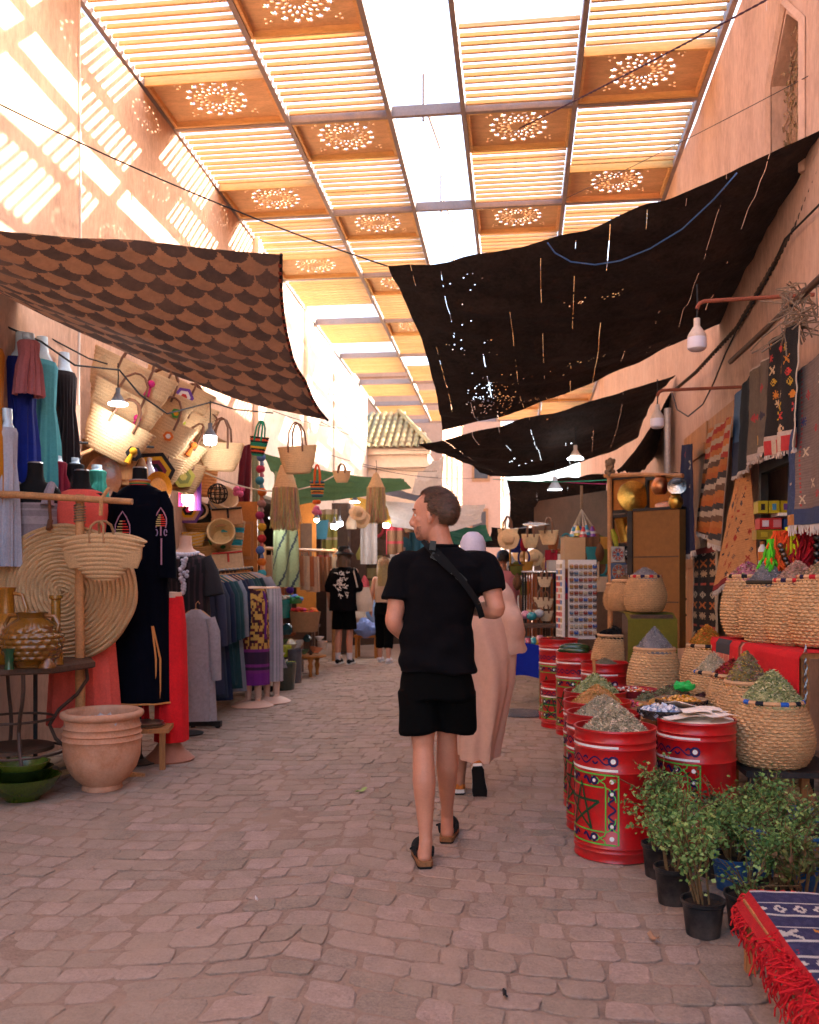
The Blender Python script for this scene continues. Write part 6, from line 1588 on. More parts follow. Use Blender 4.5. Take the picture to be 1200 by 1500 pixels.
pe = at(963, 572, 8.05); arm('second rusty pipe arm below and behind the first', (2.02, pe.y + .03, pe.z + .02), pe, 'unlit bulb with a pale violet globe on the second pipe arm', .95)
pp_ = xat(978, 640, 1.93); o = MB(); o.tube([V((1.93, pp_.y, .2)), V((1.93, pp_.y, 3.6))], .045, 10); tag(o.obj('drain_pipe', M('galvanised', (.4, .36, .34), .5, .2, 4, .1, 20, metal=.4)), 'grey drain pipe running down the terracotta wall', 'pipe')
# lit lamps over the lane
bulb('lit flat lamp hanging under the second black shade cloth', at(843, 676, 11.8), 1.15, lit_cool, shape='disc')
T = thing('pendant_lamp', 'lit pendant lamp with a white cone shade under the low black cloth', 'lamp', at(813, 718, 12.5))
o = MB(); o.lathe([(.03, .19), (.035, .13), (.06, .08), (.10, .02), (.105, .005), (.10, .01), (.001, .06)], 24); o.obj('shade', M('lamp_shade_white', (.6, .62, .65), .5, .05), T)
o = MB(); o.lathe([(.098, .006), (.001, .0)], 20); o.obj('glass', lit_cool, T); o = MB(); o.tube([(0, 0, .19), (0, 0, .5)], .006, 5); o.obj('cord', wire_m, T)
# ---- things in the middle distance on the east side
def sphere_hat(label, px, py, D, c, r=.16, tilt=75, rz=0):
 T = thing('straw_hat', label, 'hat', at(px, py, D), rot=(rad(tilt), 0, rz)); o = MB(); o.lathe([(r, 0), (r * .95, .01), (r * .6, .015), (r * .55, .03), (r * .5, .10), (r * .35, .12), (.001, .125)], 30, rmod=lambda t, i, z: .004 * math.sin(5 * t)); o.obj('body', straw_p, T); return T
dish('pewter platter hung flat on a cord over the hats', 786, 768, 12.5, .19, silver, 8, deep=.15)
T = thing('bottle_bunch', 'bunch of painted glass lanterns hanging on a thick cord', 'lantern bunch', at(852, 745, 11.0))
o = MB(); o.tube([(0, 0, .28), (0, 0, 0)], .018, 6); o.obj('cord', rope_m, T)
for k in range(11):
 a = k * 2.4; r_ = .05 + .11 * ((k * 37) % 11) / 11; zz = -.20 - .12 * (1 - r_ / .17) - .03 * (k % 3); c_ = [(.03, .06, .3), (.5, .4, .05), (.45, .05, .06), (.45, .45, .5), (.05, .25, .35), (.25, .08, .3)][k % 6]
 o = MB(); o.tube([(0, 0, -.01), (r_ * math.cos(a), r_ * math.sin(a), zz + .06)], .007, 5, col=(.4, .34, .25)); o.lathe([(.012, .06), (.02, .04), (.05, -.05), (.05, -.065), (.001, -.06)], 10, (r_ * math.cos(a), r_ * math.sin(a), zz), col=c_); o.lathe([(.034, -.0), (.0455, -.03)], 10, (r_ * math.cos(a), r_ * math.sin(a), zz), col=(.55, .5, .45)); o.obj('lantern', glazed, T)
for (lab, px, py, D, w, h) in [('round straw bag hung on long cords left of the pewter platter', 744, 795, 12.8, .3, .27), ('small straw bag with brown straps under the pewter platter', 777, 795, 13.0, .26, .2), ('straw basket bag with long legs of tassels right of the platter', 804, 790, 12.6, .28, .2)]:
 bag('mid', lab, at(px, py + 8, D), w, h, .16, straw_p, leather, rise=.18, rot=(0, 0, random.uniform(-.3, .3)), n=8)
sphere_hat('straw hat with a deep crown pinned over the souvenir stalls', 745, 790, 12.4, 0, .15, 78)
sphere_hat('small straw hat hung over the belts', 783, 817, 13.5, 0, .13, 80)
sphere_hat('pale hat hung beside the belts', 800, 826, 13.7, 0, .10, 85, .4)
sphere_hat('pale hat hung lowest near the skullcap', 762, 812, 15.5, 0, .13, 80)
# souvenir magnet stand
T = thing('magnet_stand', 'white revolving stand covered with rows of small souvenir magnets', 'display stand', at(853, 936, 10.9), .25)
hh = at(853, 820, 10.9).z - at(853, 936, 10.9).z
o = MB(); o.box((0, 0, hh / 2), (.34, .05, hh)); o.box((-.24, .1, hh / 2), (.03, .26, hh)); o.obj('panel', p_white, T, smooth=False)
mm = {}
for j in range(11):
 for i in range(6):
  c_ = random.choice([(.05, .12, .35), (.45, .25, .08), (.35, .15, .06), (.12, .2, .3), (.5, .42, .3), (.3, .06, .05), (.1, .1, .12)])
  if c_ not in mm:
   m = MB(); m.box((0, -.01, 0), (.045, .018, .038), col=c_); m.box((0, -.012, -.028), (.04, .012, .012), col=(.2, .14, .12)); m.ball((0, -.016, .012), (.02, .008, .014), 8, col=mixc(c_, (.6, .5, .4), .5)); mm[c_] = m.mesh('magnet', glazed)
  inst('magnet', mm[c_], T, (-.145 + i * .058, -.026, .08 + j * (hh - .12) / 10.5), (0, 0, 0))
o = MB()
for j in range(12):
 for i in range(3): o.box((-.257, .02 + i * .08, .08 + j * (hh - .12) / 11.5), (.012, .05, .05), col=random.choice([(.45, .3, .1), (.1, .2, .4), (.5, .1, .08), (.5, .45, .4)]))
tag(o.obj('postcards', plasticp, T, smooth=False), kind='stuff')
# belts and small leather goods
T = thing('belt_rack', 'rail hung with dark leather belts beside the pink shirted man', 'belt rack', at(790, 935, 12.8))
hb_ = at(790, 838, 12.8).z - at(790, 935, 12.8).z
o = MB(); o.tube([(-.25, 0, hb_), (.28, 0, hb_)], .02, 8); o.obj('rail', silver, T)
for k in range(13):
 o = MB(); o.box((-.23 + k * .037, random.uniform(-.03, .03), hb_ / 2 + .01), (.03, .008, hb_ - .04), (0, 0, random.uniform(-.6, .6)), col=random.choice([(.02, .015, .012), (.03, .02, .015), (.25, .08, .03), (.06, .03, .02)])); o.obj('belt', plasticp, T, smooth=False)
for k, (px, py, c_) in enumerate([(798, 860, (.5, .38, .25)), (792, 890, (.30, .12, .10)), (800, 892, (.12, .16, .28)), (783, 908, (.32, .14, .08)), (800, 910, (.25, .09, .06))]):
 bag('purse', ['beige purse dangling on the belts', 'brick red purse under the belts', 'slate purse under the belts', 'tan pouch at the foot of the belts', 'rust pouch at the foot of the belts'][k], at(px, py, 12.4), .2, .14, .06, MATS.get('purse%d' % k) or M('purse%d' % k, c_, .6, .2), None, rise=.1, n=3, name='purse', cat='purse')
# trinket table with a blue cloth
T = table('trinket_table', 'table with a royal blue cloth covered in trinkets behind the djellaba man', 'table', at(786, 900, 10.2), (.75, .6), .66, oldwood, lm=M('pale_leg', (.4, .33, .27), .7))
o = MB(); o.grid(lambda u, v: ((u - .5) * .80, -.32 - .02 * math.sin(u * 14) * v, .668 - .36 * v + .03 * math.sin(u * 6)), 30, 14, lambda u, v: (.008, .03, .30)); o.grid(lambda u, v: (-.39 - .02 * math.sin(u * 9) * v, -.3 + u * .6, .668 - .33 * v), 20, 12, lambda u, v: (.008, .03, .30)); o.obj('blue_cloth', painted, T)
rs = random.Random(12)
names = ['tea glass', 'silver bowl', 'painted egg', 'teal bead box', 'brass cup', 'pink bowl', 'white dish', 'ochre jar', 'blue cup', 'tin box']
for k in range(20):
 px, py = 762 + (k % 10) * 6.2 + rs.uniform(-2, 2), 938 - (k // 10) * 9 + rs.uniform(-2, 2)
 p = at(px, py, 10.0 + .25 * (k // 10)); p.z = .668 + .06 * (k // 10) * 0
 s = rs.uniform(.03, .055); c_ = [(.4, .42, .45), (.5, .48, .45), (.4, .08, .12), (.05, .3, .32), (.45, .28, .05), (.5, .22, .25), (.55, .52, .48), (.36, .18, .04), (.06, .12, .35), (.3, .3, .3)][k % 10]
 o = MB(); o.lathe([(.001, 0), (s * .6, 0), (s, s * .5), (s * .95, s), (s * .6, s * 1.5), (s * .5, s * 1.6), (.001, s * 1.55)], 14, col=c_)
 tag(o.obj('trinket', glazed, loc=p), '%s in the %s row on the blue cloth table' % (names[k % 10], ['front', 'back'][k // 10]), 'trinket')
for (px, py, D, lab) in ((770, 900, 12.3, 'pink bauble bowl on the second trinket table'), (779, 902, 12.2, 'turquoise bauble bowl on the second trinket table'), (790, 898, 12.3, 'silver bauble bowl on the second trinket table'), (758, 908, 12.1, 'white bauble bowl on the second trinket table')):
 o = MB(); o.ball((0, 0, .05), (.07, .07, .06), 14, col={'p': (.45, .2, .28), 't': (.03, .25, .28), 's': (.4, .4, .42), 'w': (.5, .48, .46)}[lab[0]]); tag(o.obj('bauble', glazed, loc=at(px, py + 6, D)), lab, 'bauble')
table('souvenir_table', 'dark low table with baubles in front of the magnet stand', 'table', at(785, 900, 12.25), (1.0, .5), .78, darkwood)
# clutter hung on the far wall of the east stalls, under the shade cloths
rs = random.Random(77)
kinds = ['embroidered slipper', 'cotton scarf', 'leather satchel', 'carved wooden frame', 'painted plate', 'metal lantern', 'beaded necklace', 'woven pouch']
colw = ['rust', 'ochre', 'teal', 'crimson', 'olive', 'cream', 'indigo', 'brown']
colv = [(.28, .09, .03), (.38, .2, .04), (.03, .18, .2), (.32, .02, .04), (.13, .13, .03), (.45, .36, .26), (.03, .04, .2), (.14, .07, .035)]
cells = [(x, y) for y in (806, 826, 846, 868) for x in (808, 820, 832, 868, 880, 888, 758, 770)]
for k, (px, py) in enumerate(cells):
 kd = (k * 3 + k // 8) % 8; cl = (k * 5 + k // 8 * 3) % 8; D = 13.2 if px < 860 else 11.9
 o = MB(); c_ = colv[cl]
 if kd in (0, 2, 7): o.v = []; b_ = bag_mesh(.18, .2, .07, 4, .003, .7, 18); b_.c = [c_] * len(b_.f); o = b_
 elif kd == 1: o.grid(lambda u, v: ((u - .5) * .18, .01 * math.sin(u * 12), -.12 + .35 * v), 12, 4, lambda u, v: c_ if int(v * 8) % 3 else colv[(cl + 3) % 8], thick=.01)
 elif kd == 3: o.tube([(-.1, 0, 0), (.1, 0, 0), (.1, 0, .22), (-.1, 0, .22)], .02, 4, closed=True, col=c_)
 elif kd == 4: o.lathe([(.001, 0), (.07, .0), (.11, .03), (.105, .03), (.07, .01), (.001, .01)], 20, col=c_); o.v = [(x, z - .0, y + .1) for x, y, z in o.v]
 elif kd == 5: o.lathe([(.001, .25), (.02, .24), (.06, .17), (.07, .1), (.05, .03), (.02, 0), (.001, -.01)], 12, col=c_)
 else: o.tube([(.08 * math.sin(t * PI / 8), 0, .12 - .12 * math.cos(t * PI / 8)) for t in range(16)], .015, 6, closed=True, col=c_)
 p = at(px + rs.uniform(-3, 3), py + rs.uniform(-4, 4), D)
 tag(o.obj(kinds[kd].replace(' ', '_'), painted, loc=p), '%s %s hung %s' % (colw[cl], kinds[kd], ['in the topmost row', 'in the second row', 'in the third row', 'low behind the trinkets'][k // 8] + ('' if px < 800 else (' near the belts' if px < 850 else ' by the brass pole'))), kinds[kd].split()[-1], 'wares hung at the souvenir stalls')
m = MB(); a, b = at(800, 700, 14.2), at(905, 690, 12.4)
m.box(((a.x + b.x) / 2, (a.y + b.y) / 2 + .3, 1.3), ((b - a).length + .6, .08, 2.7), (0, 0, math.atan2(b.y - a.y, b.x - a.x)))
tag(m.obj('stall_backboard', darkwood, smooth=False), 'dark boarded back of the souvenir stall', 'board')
for (px, py, D, z, c_, lab, w, h) in ((812, 830, 12.9, 0, (.45, .40, .36), 'cream carton on the souvenir stall', .2, .18), (840, 810, 12.2, 0, (.5, .34, .2), 'tan carton stacked behind the magnet stand', .3, .42), (828, 822, 12.4, 0, (.55, .52, .5), 'white bucket shaped carton beside the magnet stand', .18, .2)):
 o = MB(); o.box((0, 0, 0), (w, w * .7, h), (0, 0, .2), col=c_); tag(o.obj('carton', plasticp, loc=at(px, py, D), smooth=False), lab, 'box')
# ============================================================ WEST SIDE: BASKET WALL, HANGING BAGS, SECOND SHOP
XW = -3.93
pk, orr, yl, bk, tq, wt, pu, gr = (.50, .03, .15), (.55, .14, .02), (.55, .30, .02), (.02, .018, .02), (.03, .28, .33), (.55, .5, .45), (.14, .06, .24), (.06, .26, .06)
BW = [  # px, py (bottom centre), width, height, tilt, label, tassels, motifs, material
 (168, 597, .86, .44, -22, 'highest straw bag on the basket wall with a pink tassel', [(.22, .75, pk)], None, straw),
 (160, 630, .72, .38, -24, 'straw bag with a magenta tassel second from the top of the basket wall', [(.2, .55, pk)], None, straw),
 (150, 662, .66, .34, -26, 'straw bag at the bottom left of the basket wall with a yellow tassel', [(.3, .4, yl)], [(.32, .35, .07, [bk, (.4, .25, .12)])], straw),
 (205, 622, .80, .42, -24, 'wide straw bag in the middle of the basket wall', None, [(.0, .5, .06, [tq, (.45, .3, .16)]), (.3, .6, .05, [gr, yl])], straw),
 (212, 662, .70, .40, -25, 'straw bag embroidered with black and orange flowers', None, [(-.2, .5, .06, [bk, (.4, .26, .13)]), (.15, .6, .05, [orr, wt])], straw),
 (238, 608, .80, .40, -24, 'straw bag with a red and white crochet hexagon', None, [(.1, .65, .10, [pu, wt, (.4, .03, .03)])], straw),
 (238, 640, .66, .36, -22, 'straw bag with lime stitching right of the middle', None, [(.1, .6, .05, [(.4, .45, .04), orr])], straw),
 (262, 632, .70, .34, -14, 'shaggy raffia bag at the upper end of the basket wall', None, None, straw_p),
 (250, 684, .40, .34, -30, 'small upright straw bag with an orange rim', [(.1, .9, orr)], None, straw),
 (276, 672, .55, .34, -24, 'dark brown bag with a red rim hanging over the pots', [(-.2, .9, (.5, .02, .03))], None, straw_d),
 (216, 706, .62, .30, -12, 'straw bag with a star patterned crochet front below the rod', None, [(.0, .45, .20, [bk, yl, (.2, .03, .05), bk, pu])], straw),
 (258, 715, .52, .30, -10, 'olive embroidered bag below the iron rod', None, [(0, .5, .12, [(.25, .2, .04), (.12, .11, .03), (.3, .22, .06)])], straw_d),
]
for k, (px, py, w, h, tl, lab, tas, mot, mt) in enumerate(BW):
 D = 8.0 + (px - 150) * .0125 - .10 * (py > 655) ; p = at(px + 4, py + 6, D)
 bag('bw%d' % (mt is straw) + mt.name, lab, p, w * .92, h * 1.05, .2, mt, leather, rot=(rad(4), rad(-tl * 1.0), TH + rad(22 + random.uniform(-6, 6))), n=13, rise=.2, pompom=tas, patch_c=mot, group='straw bags on the basket wall')
for k, px in enumerate((146, 164, 172, 180, 190, 198, 218, 235, 255)):
 a, b = xat(px, 530 + k * 6, XW - .04), xat(px, 575 + k * 8, XW + .06)
 line_thing('bag_twine', 'thin brown cord holding up the straw bags, %s from the corner' % ['first', 'second', 'third', 'fourth', 'fifth', 'sixth', 'seventh', 'eighth', 'ninth'][k], 'cord', [a, a.lerp(b, .5), b], .008, leather, 5)
line_thing('iron_rod', 'black iron rod under the straw bags near the gowns', 'rod', [at(112, 648, 7.7), at(225, 655, 8.5)], .012, black_steel)
line_thing('iron_rod', 'black iron rod holding the olive bag', 'rod', [at(220, 674, 8.8), at(290, 678, 9.6)], .012, black_steel)
line_thing('wooden_strut', 'slanting wooden strut propping the iron rod', 'strut', [at(112, 668, 7.5), at(165, 646, 8.3)], .016, polewood)
for k, (px0, c_, w, lab) in enumerate([(284, (.5, .22, .42), .14, 'lilac scarf hanging at the end of the basket wall'), (292, (.14, .05, .30), .06, 'violet scarf beside the lilac one'), (272, (.5, .05, .10), .08, 'red and white twisted scarf hanging among the bags'), (267, (.50, .04, .22), .07, 'magenta scarf behind the red and white one'), (278, (.52, .46, .42), .06, 'cream scarf hanging beside the red and white one')]):
 a = at(px0, 636 + (8 if k > 1 else 0), 9.7); z1 = at(px0, 748 if k < 2 else 742, 9.7).z
 o = MB(); o.grid(lambda u, v: ((u - .5) * w * (1 - .2 * v), .03 * math.sin(u * 10 + k), -(a.z - z1) * v), 14, 40, lambda u, v: wt if (k == 2 and int(v * 26 + u * 2) % 2) else c_, thick=.01); tag(o.obj('scarf', painted, loc=a), lab, 'scarf')
# shelf wares under the basket wall
for (lab, px, py, D, prof, c, nm, cat) in [
 ('big leaning orange glazed plate beside the navy kaftan', 232, 715, 8.0, None, (.48, .19, .015), 'orange_plate', 'plate'),
 ('brown oval board leaning behind the coral mannequin', 152, 700, 7.9, None, (.20, .07, .03), 'leather_plate', 'board'),
 ('brown leather cushion behind the navy kaftan neck', 180, 712, 8.1, None, (.22, .08, .035), 'leather_plate', 'cushion')]:
 o = MB(); r_ = .115 if nm == 'orange_plate' else .15
 o.lathe([(.001, 0), (r_ * .65, .0), (r_ * .95, .03), (r_, .035), (r_ * .9, .02), (r_ * .6, -.008), (.001, -.01)], 32, col=c)
 q = tag(o.obj(nm, glazed, loc=at(px, py, D)), lab, cat); q.rotation_euler = (rad(80), 0, TH + .4); q.scale = (1, 1.25, 1)
jug('white_bottle', 'white ribbed bottle lamp standing above the orange plate', 'bottle', at(219, 708, 8.3), [(.001, 0), (.05, 0), (.055, .02), (.055, .1), (.035, .15), (.02, .18), (.02, .22), (.025, .23), (.001, .24)], (.55, .53, .55))
for k, (px, py, r_, c_, lab) in enumerate([(240, 700, .085, (.20, .12, .06), 'round dried gourd lamp under the olive bag'), (255, 706, .07, (.26, .12, .05), 'copper brown gourd lamp under the olive bag'), (262, 690, .06, (.24, .17, .10), 'small gourd lamp near the scarves')]):
 jug('gourd', lab, 'gourd', at(px, py + 8, 9.2), [(.001, 0), (r_ * .6, .01), (r_, r_ * .7), (r_ * .9, r_ * 1.2), (r_ * .4, r_ * 1.7), (r_ * .25, r_ * 2.2), (.001, r_ * 2.3)], c_, mat=M('gourd_skin', rough=.5, var=.3, attr=True, bump=.1))
o = MB(); o.lathe([(.001, 0), (.06, 0), (.07, .1), (.05, .22), (.02, .3), (.001, .31)], 14, col=(.35, .22, .12)); tag(o.obj('raffia_bundle', knit, loc=at(208, 720, 8.2)), 'bundle of pale raffia beside the white bottle', 'raffia')
m = MB()
for (px, py, w, h) in ((140, 690, .24, .34), (170, 735, .3, .3)): pass
for k, (px, py, w, h, lab) in enumerate([(105, 705, .30, .26, 'timber drawer front propped behind the clear torsos'), (140, 690, .22, .34, 'square timber box behind the clear torsos'), (172, 700, .26, .22, 'timber crate behind the kaftan neck')]):
 o = MB(); o.box((0, 0, h / 2), (w, .06, h)); o.box((0, -.036, h / 2), (w * .7, .012, h * .6)); tag(o.obj('timber_box', oldwood, loc=at(px, py + 10, 8.0), rotz=.5, smooth=False), lab, 'box')
# second cluster: small straw wares climbing the shop front
CL = [  # px, py bottom, kind, size, material / colours, label
 (299, 727, 'tub', .17, (.52, .25, .09), 'orange woven tub at the top of the small basket cluster'),
 (252, 738, 'tub', .16, (.52, .36, .18), 'straw tub with a blue crochet flower beside the kaftan'),
 (253, 775, 'hex', .17, None, 'purple and yellow crochet hexagon bag beside the kaftan'),
 (277, 764, 'hex', .14, None, 'pink centred crochet hexagon bag under the warm bulb'),
 (252, 800, 'tub', .15, (.5, .33, .15), 'ribbed straw tube next to the embroidered sleeve'),
 (317, 748, 'tub', .17, (.56, .44, .30), 'cream basket with blue stripes tipped on its side'),
 (288, 760, 'ring', .13, (.5, .36, .24), 'open rim of a basket facing the lane under the bulb'),
 (298, 766, 'dark', .12, (.03, .025, .02), 'black and gold checked basket end'),
 (295, 788, 'bowl', .23, (.40, .22, .09), 'large brown straw bowl in the middle of the cluster'),
 (333, 770, 'box', .18, (.42, .24, .13), 'flat straw clutch with a black tie'),
 (325, 792, 'tubL', .17, (.56, .42, .24), 'cream straw tube with green leaves lying on its side'),
 (336, 808, 'band', .20, (.50, .35, .17), 'straw tote with turquoise zigzag bands'),
 (283, 800, 'fan', .14, (.55, .33, .08), 'yellow banded straw purse'),
 (300, 820, 'bowl', .21, (.42, .24, .10), 'lower brown straw bowl above the striped tunic shoulder'),
 (312, 832, 'ball', .10, (.50, .22, .12), 'coppery woven ball under the lower bowl'),
 (334, 834, 'box', .18, (.50, .34, .22), 'straw clutch with a red edge and a red tassel'),
]
for k, (px, py, kd, s, c_, lab) in enumerate(CL):
 p = at(px, py, 11.0 + .12 * (k % 3)); T = thing('straw_ware', lab, 'basket', p, rot=(0, 0, TH + random.uniform(-.3, .3)), group='small straw wares stacked on the shop front'); o = MB()
 if kd in ('tub', 'tubL', 'band', 'dark'):
  colf = lambda z: c_
  if kd == 'band': colf = lambda z: tq if .2 < z < .38 or .6 < z < .78 else c_
  if px == 317: colf = lambda z: (.25, .32, .45) if .4 < z < .5 or .65 < z < .72 else c_
  pr = coilwall(0, s * 1.9, s * .75, s, 9, .008); base = len(o.f)
  o.lathe([(.001, 0)] + pr + [(s * .9, s * 1.85), (s * .6, s * .5), (.001, s * .4)], 32)
  o.c = [colf(sum(o.v[i][2] for i in f) / len(f) / (s * 1.9)) for f in o.f]
  o.obj('body', knit, T)
  if kd == 'tubL': T.rotation_euler = (rad(65), rad(40), 0); [MB().grid(lambda u, v: (s * 1.02 * math.cos(q + (u - .5) * .4 * math.sin(PI * v)), s * 1.02 * math.sin(q + (u - .5) * .4 * math.sin(PI * v)), s * (.9 + .9 * v)), 3, 6, lambda u, v: (.02, .16, .05)).obj('green_leaf', painted, T) for q in (0.5, 3.6, 4.6, 5.6)]
  if px == 317: T.rotation_euler = (rad(40), rad(50), 0)
  if px == 252 and py < 760: m = MB(); [m.tube([(.05 * q * math.cos(t * PI / 6), -s * .95, s * .9 + .05 * q * math.sin(t * PI / 6)) for t in range(12)], .012, 5, closed=True, col=[(.06, .10, .4), wt, (.06, .1, .4)][q - 1]) for q in (1, 2)]; m.obj('crochet_flower', painted, T)
 elif kd == 'hex':
  cols_ = [pu, (.45, .25, .2), yl, bk, pk] if px > 260 else [(.10, .07, .25), (.45, .3, .25), yl, pu, bk]
  for q in range(5):
   r_ = s * 1.3 * (1 - q / 5); m = MB(); m.lathe([(.001, 0), (r_, 0), (r_, .03 + .006 * q), (.001, .03 + .006 * q)], 6, col=cols_[q]); m.v = [(x, -z, y + s) for x, y, z in m.v]; m.obj('crochet_round', knit, T, smooth=False)
 elif kd == 'ring':
  for q in (0, 1): m = MB(); m.tube([((s - .03 * q) * math.cos(t * PI / 12), .05 * q, s * .8 + (s - .03 * q) * .8 * math.sin(t * PI / 12)) for t in range(24)], .016, 6, closed=True, col=c_); m.obj('hoop', knit, T)
  o.lathe([(s * .9, 0), (s * .8, .12), (.001, .16)], 24, col=(.30, .18, .09)); o.v = [(x, z + .02, y * .8 + s * .8) for x, y, z in o.v]; o.obj('body', knit, T)
 elif kd == 'bowl':
  o.lathe([(.001, 0)] + coilwall(.0, s * .95, s * .5, s, 7, .01) + [(s * .9, s * .9), (.001, s * .2)], 36, col=c_); o.obj('body', knit, T); T.rotation_euler = (rad(12), 0, 0)
 elif kd == 'box':
  o.box((0, 0, s * .6), (s * 2.0, .08, s * 1.2), (0, rad(-8), 0), col=c_); o.obj('body', knit, T); m = MB(); edge = (.4, .05, .04) if 'red' in lab else bk
  m.tube([(-s, -.045, s * 1.05), (0, -.055, s * 1.12), (s, -.045, s * 1.2)], .012, 5, col=edge); m.tube([(.01, -.05, s * 1.1), (.02, -.06, s * .5)], .014, 5, col=edge); m.obj('tie', painted, T)
 elif kd == 'fan':
  o.lathe([(.001, 0)] + coilwall(0, s * 1.2, s * .8, s * 1.2, 5, .008), 24, sq=(1, .4)); o.c = [yl if i % 5 < 2 else (.5, .35, .2) for i in range(len(o.f))]; o.obj('body', knit, T)
 else: o.ball((0, 0, s), s, 14, col=c_); o.obj('body', knit, T)
m = MB(); p = at(318, 742, 10.8)
for a0 in range(6): m.tube([(.115 * math.cos(t * PI / 8) * math.cos(a0 * PI / 6), .115 * math.cos(t * PI / 8) * math.sin(a0 * PI / 6), .115 * math.sin(t * PI / 8)) for t in range(16)], .006, 4, closed=True, col=(.02, .018, .016))
for zz in (-.06, 0, .06): m.tube([(math.sqrt(.0132 - zz * zz) * math.cos(t * PI / 8), math.sqrt(.0132 - zz * zz) * math.sin(t * PI / 8), zz) for t in range(16)], .006, 4, closed=True, col=(.02, .018, .016))
tag(m.obj('wire_lantern', painted, loc=at(319, 723, 10.4)), 'black wire cage lantern hanging in the cluster', 'lantern')
m = MB()
for k in range(12): a = k * 2.4; m.ball((.05 * math.cos(a) * (k % 3) / 2, .05 * math.sin(a), .03 * math.sin(k)), .035, 7, col=(.55, .13, .24))
tag(m.obj('pompom', painted, loc=at(349, 720, 10.6)), 'pink ruffled pompom above the timber door', 'pompom')
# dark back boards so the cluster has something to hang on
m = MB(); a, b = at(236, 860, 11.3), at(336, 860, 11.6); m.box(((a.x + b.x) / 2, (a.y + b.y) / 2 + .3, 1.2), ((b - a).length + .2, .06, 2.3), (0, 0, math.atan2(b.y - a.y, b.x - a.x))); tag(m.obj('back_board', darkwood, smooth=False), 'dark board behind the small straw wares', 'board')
# timber door leaf standing open
T = thing('panelled_door', 'open timber door leaf with two sunken panels beside the baskets', 'door', at(361, 900, 11.9) * 1.0, TH); zt = at(361, 735, 11.9).z; T.location.z = 0
o = MB(); o.box((0, 0, zt / 2), (.30, .05, zt)); o.obj('leaf', orangewood, T, smooth=False)
for zz in (.55, 1.25, 1.9): o = MB(); o.box((0, -.03, zz), (.2, .012, .5)); o.obj('panel', oldwood, T, smooth=False); o = MB(); o.box((0, -.038, zz), (.13, .012, .42)); o.obj('panel', orangewood, T, smooth=False)
T = thing('panelled_door', 'narrow timber door leaf half hidden behind the small baskets', 'door', at(338, 900, 12.2), TH); T.location.z = 0
o = MB(); o.box((0, 0, zt / 2), (.2, .05, zt)); o.obj('leaf', oldwood, T, smooth=False)
T = thing('orange_door', 'bright orange door at the back of the leather shop', 'door', at(449, 850, 15.8), TH); T.location.z = 0; z2 = at(449, 732, 15.8).z
o = MB(); o.box((0, 0, z2 / 2), (.34, .05, z2)); o.obj('leaf', orangewood, T, smooth=False); o = MB(); o.box((0, -.03, z2 * .7), (.2, .02, z2 * .3)); o.obj('panel', darkwood, T, smooth=False)
# ---- bags and fringes hung over the lane
bag('big1', 'large straw bag with brown handles beside the lit bulb', at(322, 690, 9.4), .50, .29, .2, straw, leather, rise=.26, n=14, name='straw_bag', rot=(0, rad(3), .05))
bag('big2', 'straw bag with long brown handles in the centre of the rope', at(437, 694, 10.4), .48, .31, .2, straw, leather, rise=.28, n=14, rot=(0, rad(-2), -.1))
def strp(z, x): return [(.02, .20, .12), (.02, .02, .02), (.5, .08, .03), (.02, .02, .02), (.55, .33, .03), (.02, .20, .12)][int(z * 10) % 6]
bag('str', 'small striped crochet bag with green handles', at(377, 668, 10.0), .235, .21, .10, knit, M('green_yarn', (.02, .22, .12), .9, .2), rise=.18, n=9, colf=strp, narrow=.6, name='crochet_bag', rot=(0, rad(8), -.2))
def strp2(z, x): return [(.02, .05, .10), (.05, .18, .2), (.52, .16, .03), (.02, .02, .03), (.5, .3, .05)][int(z * 12) % 5]
bag('str2', 'small striped crochet bag with orange handles and a pink pompom', at(465, 728, 12.0), .20, .21, .12, knit, M('orange_yarn', (.55, .11, .02), .9, .2), rise=.22, n=8, colf=strp2, narrow=.75, name='crochet_bag', rot=(0, 0, .1))
m = MB()
for k in range(16): a = k * 2.4; m.ball((.055 * math.cos(a) * (k % 4) / 3, .05 * math.sin(a), -.05 + .035 * math.sin(k * 1.7)), .032, 7, col=(.58, .17, .26));
for k in range(8): m.ball((.03 * math.cos(k * 2), .03 * math.sin(k * 2), .06), .03, 6, col=(.55, .12, .02))
tag(m.obj('pompom', painted, loc=at(464, 742, 12.0)), 'pink and orange pompom dangling under the small striped bag', 'pompom')
bag('sm', 'little straw bag hung at the edge of the green awning', at(501, 707, 13.0), .28, .17, .12, straw, leather, rise=.10, n=8, narrow=.6)
